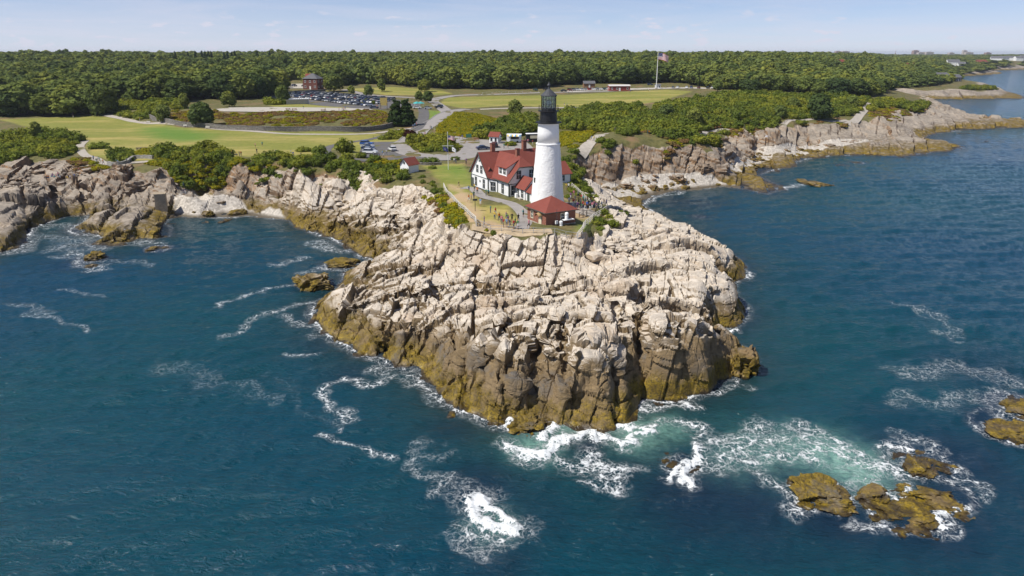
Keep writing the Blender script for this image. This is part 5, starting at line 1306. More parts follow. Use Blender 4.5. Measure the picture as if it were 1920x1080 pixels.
# --- lighthouse
def lighthouse():
    bx, by = 7.2, 136.0
    t = empty('lighthouse', (bx, by, STN_Z))
    tag(t, 'tall white conical lighthouse tower with black lantern room on the point', 'lighthouse')
    prof = []
    for k in range(40):
        z = -1.0 + 14.1 * k / 39; prof.append((3.48 - (3.48 - 2.34) * max(z, 0) / 13.1, z))
    n = 56; m = MB(); vs = []
    for r, z in prof:
        for i in range(n):
            a = 2 * math.pi * i / n
            q = .05 * (float(fbm(np.array([math.cos(a) * r * 1.5 + 9]), np.array([math.sin(a) * r * 1.5 + 9]), np.array([z * 1.5 + 9]), 5, 2)[0]) - .5) * 2
            vs.append(((r + q) * math.cos(a), (r + q) * math.sin(a), z))
    m.add(vs, [(j * n + i, j * n + (i + 1) % n, (j + 1) * n + (i + 1) % n, (j + 1) * n + i) for j in range(len(prof) - 1) for i in range(n)])
    m.build('tower_shaft', M_TOWER, t, smooth=True)
    MB().lathe([(2.30, 13.0), (2.44, 13.02), (2.46, 13.2), (2.40, 13.3), (2.22, 13.34)], 48).build('belt_course', M_WHITE, t)
    MB().lathe([(2.22, 13.3), (2.12, 15.5), (2.05, 16.9), (2.08, 17.05), (2.2, 17.2)], 48).build('upper_shaft', M_WHITE, t, smooth=True)
    MB().lathe([(2.15, 17.15), (2.58, 17.25), (2.62, 17.3), (2.62, 17.42), (1.6, 17.43)], 40).build('lower_gallery', M_BLACK, t)
    MB().lathe([(1.66, 17.4), (1.64, 19.4), (1.7, 19.45)], 40).build('watch_room', M_BLACK, t)
    MB().lathe([(1.68, 19.42), (2.08, 19.5), (2.08, 19.62), (1.4, 19.63)], 40).build('upper_gallery', M_BLACK, t)
    MB().lathe([(1.46, 19.6), (1.46, 20.1)], 16).build('lantern_wall', M_BLACK, t)
    for k in range(16):
        a = 2 * math.pi * (k + .5) / 16; c, s_ = math.cos(a), math.sin(a)
        g = MB().box((1.40 * c, 1.40 * s_, 21.25), (.02, .50, 2.3), a); g.build('lantern_pane', M_LPANE, t)
        a2 = 2 * math.pi * k / 16
        MB().box((1.43 * math.cos(a2), 1.43 * math.sin(a2), 21.3), (.09, .07, 2.5), a2).build('lantern_bar', M_BLACK, t)
    for z in (20.9, 21.7):
        MB().lathe([(1.40, z), (1.46, z), (1.46, z + .06), (1.40, z + .06)], 16, caps=False).build('lantern_ring', M_BLACK, t)
    MB().lathe([(.16, 19.6), (.16, 20.5), (.42, 20.6), (.5, 21.0), (.42, 21.5), (.12, 21.7)], 16).build('lens', M_LENS, t, smooth=True)
    MB().lathe([(1.40, 22.4), (1.62, 22.42), (1.62, 22.58), (1.50, 22.7), (.36, 23.72), (.2, 23.85)], 16).build('lantern_roof', M_IRON, t)
    MB().lathe([(.2, 23.8), (.22, 24.0), (.12, 24.1), (.12, 24.2), (.30, 24.32), (.36, 24.52), (.28, 24.72), (.08, 24.84), (.02, 25.2)], 14).build('ventilator_ball', M_IRON, t, smooth=True)
    for zz, rr, h in ((17.42, 2.52, 1.0), (19.62, 2.0, .95)):
        for k in range(14):
            a = 2 * math.pi * k / 14
            MB().tube((rr * math.cos(a), rr * math.sin(a), zz), (rr * math.cos(a), rr * math.sin(a), zz + h), .02, n=5).build('rail_post', M_BLACK, t)
        for f in (.5, 1.0):
            MB().lathe([(rr - .018, zz + h * f - .018), (rr + .018, zz + h * f - .018), (rr + .018, zz + h * f + .018), (rr - .018, zz + h * f + .018)], 28, caps=False).build('handrail', M_BLACK, t)
    for a, z, nm in ((math.radians(206), 6.0, 'tower_window'), (math.radians(20), 9.0, 'tower_window')):
        r = 3.48 - 1.14 * z / 13.1 if z < 13 else 2.12
        w = MB().box((r * math.cos(a), r * math.sin(a), z), (.12, .55, 1.0), a).build(nm, M_TRIM, t)
        MB().box(((r + .055) * math.cos(a), (r + .055) * math.sin(a), z), (.03, .40, .84), a).build('pane', M_GLASS, w)
    return t
_t = NT('lantern_glass'); _g = _t.new('ShaderNodeBsdfTransparent'); _g.inputs[0].default_value = (.72, .80, .80, 1); _gl = _t.new('ShaderNodeBsdfGlossy'); _gl.inputs['Roughness'].default_value = .04; _mx = _t.new('ShaderNodeMixShader'); _mx.inputs[0].default_value = .10
_t.l.new(_g.outputs[0], _mx.inputs[1]); _t.l.new(_gl.outputs[0], _mx.inputs[2]); _t.l.new(_mx.outputs[0], _t.out.inputs['Surface']); M_LPANE = _t.m
lighthouse()

def window(parent, c, nrm, w, h, trim=None, cross=True, name='window'):
    """window on a wall: frame proud of the wall, sill, pane, sash bars. nrm: angle of the outward normal"""
    trim = trim or M_TRIM
    m = MB(); f = .13
    for dx, dz, sx, sz in ((0, h / 2, w + f, f), (0, -h / 2, w + f + .12, f), (-w / 2, 0, f, h - f), (w / 2, 0, f, h - f)):
        m.box((.035, dx, dz), (.10, sx, sz))
    o = m.build(name, trim, parent, c, nrm)
    MB().box((.012, 0, 0), (.03, w - f + .01, h - f + .01)).build('pane', M_GLASS, o)
    if cross:
        s = MB().box((.035, 0, 0), (.025, w - f, .06)).box((.036, 0, 0), (.022, .04, h - f)); s.build('sash', M_WHITE, o)
    return o

def keepers_house():
    t = empty('keepers_house', (A_[0], A_[1], STN_Z), RZ)
    tag(t, 'white gabled keepers house with red shingle roofs beside the tower', 'house')
    L = 15.0
    E = 3.9; R = 8.6; k1 = (R - E) / 4.35; k2 = (R - E) / 4.0
    # walls
    m = MB()
    m.prism([(0, 0), (0, -8.7), (L, -8.7), (L, 0)][::-1], -1, E)
    for x in (0, L):
        y0 = .28 if x == 0 else -.28
        m.add([(x, 0, E), (x, -8.7, E), (x, -4.35, R - .06), (x + y0, 0, E), (x + y0, -8.7, E), (x + y0, -4.35, R - .06)], [(0, 2, 1), (3, 4, 5), (0, 1, 4, 3), (1, 2, 5, 4), (2, 0, 3, 5)])
    m.build('main_wall', M_CLAP, t)
    m = MB(); m.prism([(1.1, -8.6), (1.1, -16.5), (9.1, -16.5), (9.1, -8.6)][::-1], -1, E)
    fr = [(1.1, E), (9.1, E), (5.1 + 1.7, 6.55), (5.1 - 1.7, 6.55)]
    m.add([(x, -16.5, z) for x, z in fr] + [(x, -16.2, z) for x, z in fr], [(0, 1, 2, 3), (7, 6, 5, 4), (0, 3, 7, 4), (1, 0, 4, 5), (2, 1, 5, 6), (3, 2, 6, 7)])
    m.build('wing_wall', M_CLAP, t)
    MB().prism([(0.02, -8.7), (1.12, -11.26), (1.12, -8.68)][::-1], -1, 3.1).build('bay_wall', M_CLAP, t)
    MB().slab([(-.25, -8.9, 3.35), (.95, -11.65, 3.2), (1.2, -11.4, 3.25), (1.2, -8.7, 3.5)][:3], .12).slab([(-.25, -8.9, 3.35), (1.2, -11.4, 3.2), (1.2, -8.7, 3.45)], .12).build('bay_roof', M_ROOF, t)
    # dark storey bands and corner boards
    def band(pts, z, h=.16, nm='trim_band'):
        for (a, b) in zip(pts[:-1], pts[1:]):
            a, b = Vector(a), Vector(b); d = b - a
            MB().box(((a.x + b.x) / 2, (a.y + b.y) / 2, z), (d.length + .1, .1, h), math.atan2(d.y, d.x)).build(nm, M_TRIM, t)
    band([(0, 0), (0, -8.7), (1.1, -11.26), (1.1, -16.5), (9.1, -16.5)], 2.95)
    band([(0, 0), (0, -8.7), (1.1, -11.26), (1.1, -16.5), (9.1, -16.5)], .15, .3)
    for x, y in ((0, 0), (0, -8.7), (1.1, -11.26), (1.1, -16.5), (9.1, -16.5)):
        MB().box((x, y, 1.5), (.26, .26, 2.8)).build('corner_board', M_TRIM, t)
    # roofs
    o = .45; th = .16
    def rz(y): return R - k1 * abs(y + 4.35)
    fl, fb = -8.7 - o, o
    MB().slab([(-o, -4.35, R), (L + o, -4.35, R), (L + o, fb, rz(fb)), (-o, fb, rz(fb))], th).build('roof', M_ROOF, t)
    MB().slab([(-o, -4.35, R), (-o, fl, rz(fl)), (L + o, fl, rz(fl)), (L + o, -4.35, R)], th).build('roof', M_ROOF, t)
    def wz(x): return R + .02 - k2 * abs(x - 5.1)
    yf = -16.5 - o; ye = -4.35 - (R - wz(1.1 - o)) / k1
    for s in (-1, 1):
        xe = 5.1 + s * (4 + o); xc = 5.1 + s * 1.7
        MB().slab([(5.1, -4.35, R + .02), (5.1, -14.2, R + .02), (xc, yf, wz(xc)), (xe, yf, wz(xe)), (xe, ye, wz(xe))], th).build('wing_roof', M_ROOF, t)
    MB().slab([(5.1, -14.2, R + .03), (5.1 - 1.7, yf, wz(3.4) + .01), (5.1 + 1.7, yf, wz(3.4) + .01)], th).build('hip_roof', M_ROOF, t)
    for x in (-o - .03, L + o + .03):            # verge boards
        for s in (-1, 1):
            e = Vector((x, -4.35 + s * (4.35 + o), rz(fb) - .1)); p = Vector((x, -4.35, R - .1)); d = e - p
            b = MB(); b.add([p + Vector((-.05, 0, .14)), e + Vector((-.05, 0, .14)), e + Vector((-.05, 0, -.14)), p + Vector((-.05, 0, -.14)), p + Vector((.05, 0, .14)), e + Vector((.05, 0, .14)), e + Vector((.05, 0, -.14)), p + Vector((.05, 0, -.14))], [(0, 1, 2, 3), (7, 6, 5, 4), (0, 4, 5, 1), (2, 6, 7, 3), (1, 5, 6, 2), (0, 3, 7, 4)])
            b.build('verge_board', M_TRIM, t)
    for pts in ([(1.1 - o, ye, wz(1.1 - o) - .14), (1.1 - o, yf, wz(1.1 - o) - .14)], [(1.1 - o, yf, wz(1.1 - o) - .1), (3.4, yf, wz(3.4) - .1)], [(3.4, yf, wz(3.4) - .12), (6.8, yf, wz(6.8) - .12)], [(6.8, yf, wz(6.8) - .1), (9.1 + o, yf, wz(9.1 + o) - .1)], [(-o, fl, rz(fl) - .14), (.7, fl, rz(fl) - .14)]):
        MB().tube(pts[0], pts[1], .11, n=4).build('eave_board', M_TRIM, t)
    # shed dormer on the wing
    d = MB(); x0 = 1.5; y0, y1 = -14.6, -11.0
    zt = 6.3
    for y in (y0, y1): d.add([(x0, y, wz(x0)), (x0, y, zt), (x0 + 3.0, y, zt + 1.25), (x0, y + .12, wz(x0)), (x0, y + .12, zt), (x0 + 3.0, y + .12, zt + 1.25)], [(0, 1, 2), (3, 5, 4), (0, 3, 4, 1), (1, 4, 5, 2), (2, 5, 3, 0)])
    d.box((x0 + .05, (y0 + y1) / 2, (wz(x0) + zt) / 2 - .05), (.1, y1 - y0 + .1, zt - wz(x0) + .1)); dm = d.build('dormer', M_CLAP, t)
    MB().slab([(x0 - .35, y0 - .35, zt - .1), (x0 - .35, y1 + .45, zt - .1), (5.0, y1 + .45, zt + 1.95), (5.0, y0 - .35, zt + 1.95)], .14).build('dormer_roof', M_ROOF, dm)
    for y in (-13.7, -11.9): window(dm, (x0, y, 5.45), math.pi, .85, 1.15)
    g = MB(); g.add([(.2, -7.9, 4.55), (1.6, -7.9, 4.55), (.9, -7.9, 5.35), (.9, -7.0, 5.5)], [(0, 1, 2), (0, 2, 3), (2, 1, 3)]); vd = g.build('vent_dormer', M_TRIM, t)
    MB().slab([(.1, -8.05, 4.5), (.9, -8.05, 5.5), (.9, -6.9, 5.6)], .08).slab([(1.7, -8.05, 4.5), (.9, -8.05, 5.5), (.9, -6.9, 5.6)], .08).build('vent_roof', M_ROOF, vd)
    # windows and doors
    for y, z, w, h in ((-2.4, 1.6, .9, 1.9), (-6.5, 1.6, .9, 1.9), (-3.2, 4.7, .9, 1.6), (-5.3, 4.7, .9, 1.6), (-4.35, 6.9, .45, .8)): window(t, (0, y, z), math.pi, w, h)
    MB().tube((-.04, -4.5, 1.9), (.02, -4.5, 1.9), .3, n=14).build('oval_window', M_TRIM, t)
    MB().box((-.03, -.75, 1.05), (.08, 1.0, 2.3)).build('door', M_TRIM, t)
    window(t, (.56, -9.98, 1.55), math.pi + math.atan2(1.1, 2.56) * 1.0, 1.3, 1.9)
    window(t, (1.1, -13.6, 1.6), math.pi, .95, 2.0)
    for x, z, w, h in ((2.3, 1.6, 1.25, 2.0), (3.5, 4.9, 1.0, 1.7), (6.7, 4.9, 1.0, 1.7), (8.3, 1.6, .9, 1.8)): window(t, (x, -16.5, z), -math.pi / 2, w, h)
    for x, y, z0, z1, s in ((3.6, -4.0, 8.0, 10.3, .9), (11.8, -4.3, 8.0, 10.5, .9), (5.2, -12.9, 8.0, 10.0, .75)):
        c = MB().box((x, y, (z0 + z1) / 2), (s, s, z1 - z0)).build('chimney', M_BRICK, t)
        MB().box((x, y, z1 + .06), (s + .16, s + .16, .14)).build('chimney_cap', M_BRICKD, c)
    # low link range to the tower
    m = MB(); m.prism([(2.7, -16.45), (2.7, -20.6), (6.4, -20.6), (6.4, -16.45)][::-1], -1, 2.5)
    m.add([(2.7, -20.6, 2.5), (6.4, -20.6, 2.5), (4.55, -20.6, 4.6), (2.7, -20.4, 2.5), (6.4, -20.4, 2.5), (4.55, -20.4, 4.6)], [(0, 1, 2), (5, 4, 3), (0, 3, 4, 1), (1, 4, 5, 2), (2, 5, 3, 0)])
    m.build('link_wall', M_CLAP, t)
    for s in (-1, 1): MB().slab([(4.55, -16.5, 4.75), (4.55, -20.95, 4.75), (4.55 + s * 2.2, -20.95, 2.3), (4.55 + s * 2.2, -16.5, 2.3)], .13).build('link_roof', M_ROOF, t)
    m = MB(); m.prism([(2.95, -20.5), (2.95, -26.0), (5.6, -26.0), (5.6, -20.5)][::-1], -1, 2.1); m.build('passage_wall', M_CLAP, t)
    for s in (-1, 1): MB().slab([(4.28, -20.5, 3.5), (4.28, -26.0, 3.5), (4.28 + s * 1.65, -26.0, 1.95), (4.28 + s * 1.65, -20.5, 1.95)], .12).build('passage_roof', M_ROOF, t)
    for y, z, w, h in ((-17.6, 1.35, .8, 1.6), (-19.5, 1.35, .8, 1.6)): window(t, (2.7, y, z), math.pi, w, h)
    window(t, (2.95, -23.4, 1.2), math.pi, .6, 1.0)
    dr = MB().box((2.93, -21.7, .95), (.08, .95, 2.0)).build('door', M_TRIM, t)
    MB().box((2.35, -18.6, .15), (.9, 2.6, .35)).build('step', M_CONC, t)
    MB().box((2.1, -18.0, .65), (.5, .7, 1.1)).build('meter_box', M_WHITE, t)
    return t
keepers_house()

def garage():
    cx_, cy_ = P(1069.5, 343, STN_Z)
    t = empty('garage', (cx_, cy_, STN_Z), RZ)
    tag(t, 'low white outbuilding with red roof showing right of the tower', 'outbuilding')
    MB().prism([(-8, 0), (0, 0), (0, 6), (-8, 6)], -1, 2.6).build('wall', M_CLAP, t)
    for y in (-.4, 6.4): MB().slab([(-8.3, 3, 5.0), (.35, 3, 5.0), (.35, y, 2.35), (-8.3, y, 2.35)], .14).build('roof', M_ROOF, t)
    MB().add([(0, 0, 2.6), (0, 6, 2.6), (0, 3, 4.85), (-.2, 0, 2.6), (-.2, 6, 2.6), (-.2, 3, 4.85)], [(0, 1, 2), (5, 4, 3), (0, 3, 4, 1), (1, 4, 5, 2), (2, 5, 3, 0)]).build('gable', M_CLAP, t)
    window(t, (-2.2, 0, 1.4), -math.pi / 2, .8, 1.2)
    MB().box((0, 0, 1.3), (.22, .22, 2.6)).build('corner_board', M_TRIM, t)
garage()

def fog_signal():
    fx, fy = P(1023.6, 425.4, STN_Z)
    t = empty('fog_signal_building', (fx, fy, STN_Z), RZ)
    tag(t, 'square red brick building with hipped red roof at the foot of the tower', 'building')
    w, d, h = 6.4, 6.7, 2.75
    MB().prism([(0, 0), (w, 0), (w, d), (0, d)], -2.2, h).build('wall', M_BRICK, t)
    MB().prism([(-.06, -.06), (w + .06, -.06), (w + .06, d + .06), (-.06, d + .06)], -2.2, .12).build('plinth', M_CONC, t)
    o = .42; e = h - .12; ap = (w / 2, d / 2, h + 2.15)
    cs = [(-o, -o, e), (w + o, -o, e), (w + o, d + o, e), (-o, d + o, e)]
    for i in range(4): MB().slab([cs[i], cs[(i + 1) % 4], ap], .13).build('roof', M_ROOF, t)
    for i in range(4): MB().tube(Vector(cs[i]) + Vector((0, 0, -.09)), Vector(cs[(i + 1) % 4]) + Vector((0, 0, -.09)), .10, n=4).build('fascia', M_TRIM, t)
    window(t, (0, 4.9, 1.4), math.pi, .8, 1.35, M_CREAM); window(t, (3.6, 0, 1.5), -math.pi / 2, .9, 1.3, M_CREAM)
    dr = MB().box((-.03, 2.0, 1.0), (.1, 1.0, 2.1)).build('door', M_CREAM, t)
    hd = MB()
    n = 10
    for k in range(n):
        a0, a1 = math.pi * k / n, math.pi * (k + 1) / n
        hd.add([(-.02, 2.0 + .75 * math.cos(a), 1.75 + .75 * math.sin(a)) for a in (a0, a1)] + [(-.8, 2.0 + .7 * math.cos(a), 1.55 + .55 * math.sin(a)) for a in (a1, a0)], [(0, 1, 2, 3)])
    hd.build('door_hood', simple('copper_hood', (.33, .22, .10), .6), t)
fog_z = STN_Z
M_CREAM = simple('cream_paint', (.62, .56, .42), .6, .06)
fog_signal()

def fog_horn():
    fx, fy = P(1023.6, 425.4, STN_Z); b = Vector((fx, fy, STN_Z)) + U * 4.2 + V_ * .85
    t = empty('fog_horn', b, RZ); tag(t, 'white fog signal drums on a steel stand in front of the brick building', 'fog horn')
    for x in (-.9, .9):
        for y in (-.35, .35): MB().tube((x, y, -.6), (x, y, 1.05), .04, n=6).build('leg', M_IRON, t)
    MB().box((0, 0, 1.1), (2.2, 1.0, .1)).build('platform', M_WHITE, t)
    for x, z in ((-.3, 1.15), (-1.5, -.3)):
        MB().lathe([(.1, 0), (.34, .05), (.34, .55), (.28, .6), (.28, .7), (.34, .75), (.34, 1.15), (.2, 1.3), (.05, 1.32)], 16, (x, 0, z)).build('drum', M_WHITE, t, smooth=False)
    MB().tube((-2.4, .1, -.6), (-2.4, .1, 3.2), .035, n=6).build('mast', M_IRON, t)
    MB().box((-2.4, .1, .8), (.5, .25, .6)).build('cabinet', M_WHITE, t)
fog_horn()

def shed():
    v = G(768, 322); t = empty('oil_house', v, math.radians(-38))
    tag(t, 'small white shed with red gable roof at the head of the bank', 'shed')
    w, l, h, r = 3.2, 3.6, 2.2, 3.7
    m = MB().prism([(-w / 2, -l / 2), (w / 2, -l / 2), (w / 2, l / 2), (-w / 2, l / 2)], -1, h)
    for y in (-l / 2, l / 2 - .2): m.add([(-w / 2, y, h), (w / 2, y, h), (0, y, r), (-w / 2, y + .2, h), (w / 2, y + .2, h), (0, y + .2, r)], [(0, 1, 2), (5, 4, 3), (0, 3, 4, 1), (1, 4, 5, 2), (2, 5, 3, 0)])
    m.build('wall', M_WHITE, t)
    for s in (-1, 1): MB().slab([(0, -l / 2 - .3, r + .12), (0, l / 2 + .3, r + .12), (s * (w / 2 + .35), l / 2 + .3, h - .2), (s * (w / 2 + .35), -l / 2 - .3, h - .2)], .12).build('roof', M_ROOF, t)
    window(t, (0, -l / 2, 2.6), -math.pi / 2, .4, .5, M_TRIM, False)
    for s in (-1, 1): MB().tube((0, -l / 2 - .3, r), (s * (w / 2 + .35), -l / 2 - .3, h - .28), .08, n=4).build('verge_board', M_TRIM, t)
shed()
# ------------------------------------------------------------------ flags, fences, walls
M_RED = simple('flag_red', (.42, .035, .045), .8, .08); M_FWH = simple('flag_white', (.75, .75, .76), .8, .04); M_BLUE = simple('flag_blue', (.035, .045, .16), .8, .08); M_POLE = simple('white_pole', (.72, .72, .70), .45, .05)
def flag(parent, loc, w, h, rz, kind, droop=.2):
    n = 20 if kind == 'us' else 10; rows = 13 if kind == 'us' else 6
    vs, fs, mi = [], [], []
    def pt(u, v): return (w * u * (1 - .08 * u), .10 * w * math.sin(u * 7 + v * 1.2) * u, h * (v - 1) - droop * w * u * u)
    for j in range(rows + 1):
        for i in range(n + 1): vs.append(pt(i / n, j / rows))
    for j in range(rows):
        for i in range(n):
            fs.append((j * (n + 1) + i, j * (n + 1) + i + 1, (j + 1) * (n + 1) + i + 1, (j + 1) * (n + 1) + i))
            if kind == 'us': mi.append(2 if (j >= 6 and i < n * .4) else (0 if j % 2 == 0 else 1))
            else: mi.append({'blue': 2, 'white': 1}[kind])
    m = MB(); m.v, m.f, m.mi = vs, fs, mi
    o = m.build('flag', [M_RED, M_FWH, M_BLUE], parent, loc, rz, True)
    if kind == 'us':
        s = MB(); a = .010
        for r in range(9):
            for c in range(6 if r % 2 == 0 else 5):
                u = .4 * ((c + .5 + (.5 if r % 2 else 0)) / 6); v = 6 / 13 + 7 / 13 * (r + .5) / 9
                for sy in (-.012, .012):
                    q = [Vector(pt(u + dx, v + dz)) + Vector((0, sy * w, 0)) for dx, dz in ((-a, 0), (0, -a * 1.8), (a, 0), (0, a * 1.8))]
                    s.add(q, [(0, 1, 2, 3)])
        s.build('stars', M_FWH, o)
    elif kind == 'blue': MB().tube((w * .45, -.02 * w, -h * .62 - .05), (w * .45, .10 * w, -h * .62 - .05), h * .2, n=12).build('crest', simple('crest_gold', (.35, .28, .12), .7), o)
    else: MB().box((w * .45, .04 * w, -h * .6), (w * .4, .14 * w, h * .25)).build('emblem', M_BLUE, o)
    return o
v = G(840.7, 318)
t = empty('yardarm_flagpole', v); tag(t, 'white flagpole with crossarm and three flags on the lawn by the loop', 'flagpole')
MB().lathe([(.09, -.3), (.08, 5), (.05, 9.9)], 10).build('pole', M_POLE, t); MB().lathe([(.02, 9.85), (.11, 9.95), (.11, 10.05), (.02, 10.15)], 10).build('finial', M_POLE, t)
MB().tube((-1.5, 0, 6.4), (1.5, 0, 6.4), .05, n=8).build('yardarm', M_POLE, t)
flag(t, (.1, 0, 9.2), 1.9, 1.1, -.15, 'us'); flag(t, (-1.3, 0, 6.2), 1.5, 1.0, -.3, 'blue', .35); flag(t, (1.1, 0, 6.1), 1.2, 1.1, -.3, 'white', .5)
v = G(1230.5, 167)
t = empty('flagpole', v); tag(t, 'tall pale flagpole with large striped flag on the far meadow', 'flagpole')
MB().lathe([(.30, -.3), (.27, 12), (.16, 25.6)], 12).build('pole', M_POLE, t); MB().lathe([(.05, 25.55), (.3, 25.7), (.3, 25.95), (.05, 26.1)], 10).build('finial', M_POLE, t)
MB().box((0, 0, .4), (1.6, 1.6, 1.0)).build('base', M_CONC, t)
flag(t, (.2, 0, 24.6), 7.6, 4.6, -.12, 'us', .3)

M_WOODW = simple('weathered_white_rail', (.58, .55, .49), .8, .12); M_STEEL = simple('galvanised_rail', (.42, .43, .44), .45, .1, metal=.4); M_WOODD = simple('dark_fence_wood', (.14, .11, .085), .9, .2)
def fence(name, px, label, mat, hgt=1.1, rails=(.45, 1.0), gap=2.2, post=.07, rail=.045, world=None):
    pts = [G(a, b) for a, b in px] if world is None else world
    line = []
    for a, b in zip(pts[:-1], pts[1:]):
        n = max(1, round((b - a).length / gap))
        line += [a.lerp(b, k / n) for k in range(n)]
    line.append(pts[-1])
    for p in line: p.z = max(h1(p.x, p.y), .3)
    t = empty(name, line[0]); o0 = line[0].copy()
    pm = MB().box((0, 0, hgt / 2 - .25), (post * 2, post * 2, hgt + .5)).mesh('post', mat)
    for p in line: place('post', pm, t, p - o0)
    for a, b in zip(line[:-1], line[1:]):
        for z in rails: MB().tube(a - o0 + Vector((0, 0, hgt * z)), b - o0 + Vector((0, 0, hgt * z)), rail, n=4).build('rail', mat, t)
    return tag(t, label, 'fence')
fence('rail_fence', [(832, 352), (846, 372), (860, 388), (876, 402), (890, 415), (893, 430)], 'pale timber rail fence down the left edge of the station yard', M_WOODW, 1.15, (.4, .75, 1.0), 2.4, .09, .06)
fence('safety_railing', [(893, 432), (920, 434), (960, 437), (1000, 438), (1040, 439), (1082, 440)], 'grey metal railing along the cliff edge below the tower', M_STEEL, 1.05, (.5, 1.0), 2.0, .04, .035)
fence('curved_railing', [(1083, 440), (1092, 436), (1098, 424), (1112, 412), (1130, 402), (1146, 394)], 'pale curved railing right of the brick building', M_WOODW, 1.15, (.35, .7, 1.0), 2.0, .08, .06)
fence('plank_fence', [(1086, 408), (1100, 404), (1116, 402), (1140, 398)], 'dark post fence behind the visitors right of the tower', M_WOODD, 1.0, (.35, .65, 1.0), 1.8, .08, .06)
fence('path_fence', [(1072, 352), (1084, 362), (1096, 374), (1110, 386), (1128, 394)], 'rail fence beside the steps right of the tower', M_WOODW, 1.1, (.4, .7, 1.0), 2.2, .08, .05)
fence('loop_fence', [(705, 302), (740, 303), (770, 300), (800, 300)], 'thin wire fence between the loop car park and the white shed', M_STEEL, 1.0, (.5, 1.0), 2.5, .04, .03)
fence('guard_rail', [(818, 240), (832, 226), (845, 215)], 'low rail along the uphill side of the park road', M_STEEL, .8, (1.0,), 3, .05, .05)
fence('meadow_fence', [(700, 259), (740, 257), (785, 253)], 'thin green fence beside the hedge above the loop', M_WOODD, .9, (1.0,), 3, .05, .04)
fence('barrier', [(905, 176), (940, 175), (980, 174), (1010, 173)], 'row of pale posts along the far road edge', M_WOODW, .9, (1.0,), 5, .12, .05)
fence('bluff_fence', [(1335, 252), (1360, 246), (1400, 240), (1440, 234), (1480, 228)], 'timber fence following the bluff path', M_WOODD, 1.0, (.6, 1.0), 4, .06, .05)

def wallmat(name, a, b):
    t = NT(name); p = t.pos(); vc = t.sep(t.vor(1.7, t.mapping(p, (1, 1, 1.8)), out='Color'))[0]; e = t.vor(1.7, t.mapping(p, (1, 1, 1.8)), 'DISTANCE_TO_EDGE')
    c = t.mix(vc, a, b); c = t.mix(t.rng(e, .06, .0), c, tuple(q * .4 for q in a))
    return t.fin(c, .9, t.bump(t.rng(e, 0, .12), .8, .08))
M_STONE = wallmat('field_stone', (.13, .12, .105), (.26, .24, .21)); M_PALESTONE = wallmat('pale_stone', (.25, .24, .22), (.42, .40, .36))
def stone_wall(px, hgt, th, mat, label, name='stone_wall', base=0.0):
    cen = spline([G(a, b)[:2] for a, b in px], 5); z = hs(cen); o0 = Vector((cen[0].x, cen[0].y, z[0])); t = empty(name, o0)
    m = MB(); c = MB(); L = len(cen); ring = []
    for i, q in enumerate(cen):
        tg = (cen[min(i + 1, L - 1)] - cen[max(i - 1, 0)]).normalized(); n = Vector((-tg.y, tg.x)) * th / 2
        for d in (-1, 1):
            for zz in (-.6, hgt + .06 * math.sin(i * 2.1)): ring.append((q.x + n.x * d - o0.x, q.y + n.y * d - o0.y, z[i] + base + zz - o0.z))
    f = []
    for i in range(L - 1):
        a, b = 4 * i, 4 * i + 4; f += [(a, a + 1, b + 1, b), (a + 2, b + 2, b + 3, a + 3), (a + 1, a + 3, b + 3, b + 1)]
    f += [(0, 2, 3, 1), (4 * L - 4, 4 * L - 3, 4 * L - 1, 4 * L - 2)]
    m.add(ring, f).build('masonry', mat, t)
    cp = []; f2 = []
    for i in range(L):
        for k, (d, zz) in enumerate(((1, 0), (3, 0), (3, .14), (1, .14))):
            v_ = Vector(ring[4 * i + d]); w_ = Vector(ring[4 * i + (3 if d == 1 else 1)]); q = v_ + (v_ - w_) * .08; cp.append((q.x, q.y, q.z + zz))
    for i in range(L - 1):
        a, b = 4 * i, 4 * i + 4; f2 += [(a + k, a + (k + 1) % 4, b + (k + 1) % 4, b + k) for k in range(4)]
    f2 += [(0, 1, 2, 3), (4 * L - 1, 4 * L - 2, 4 * L - 3, 4 * L - 4)]
    c.add(cp, f2).build('coping', mat, t)
    return tag(t, label, 'wall')
stone_wall([(282, 226), (330, 234), (400, 241), (480, 245), (560, 246), (640, 246), (700, 245), (728, 240), (748, 234)], 1.7, .7, M_STONE, 'long dark stone retaining wall at the foot of the brown berm')
stone_wall([(203, 309), (215, 311), (235, 308), (245, 302), (252, 298), (270, 297), (287, 298)], .9, .6, M_PALESTONE, 'curved pale stone wall round the shore overlook')
stone_wall([(522, 178), (570, 174), (610, 172)], 1.5, .6, M_STONE, 'straight grey wall below the two-storey brick building')
stone_wall([(786, 309), (800, 310), (828, 309)], .6, .5, M_STONE, 'low stone wall beside the white shed')

v = G(301, 372)
t = empty('concrete_blockhouse', (v.x, v.y, h1(v.x, v.y)), math.radians(20)); tag(t, 'square weathered concrete block standing on the shore rocks', 'concrete block')
M_OLDC = simple('old_concrete', (.33, .27, .19), .95, .25, 1.5, bump=.4)
MB().box((0, 0, 1.7), (2.6, 2.6, 5.4), top=.97).build('block', M_OLDC, t); MB().box((0, 0, 4.5), (2.75, 2.75, .25)).build('cap', M_OLDC, t)
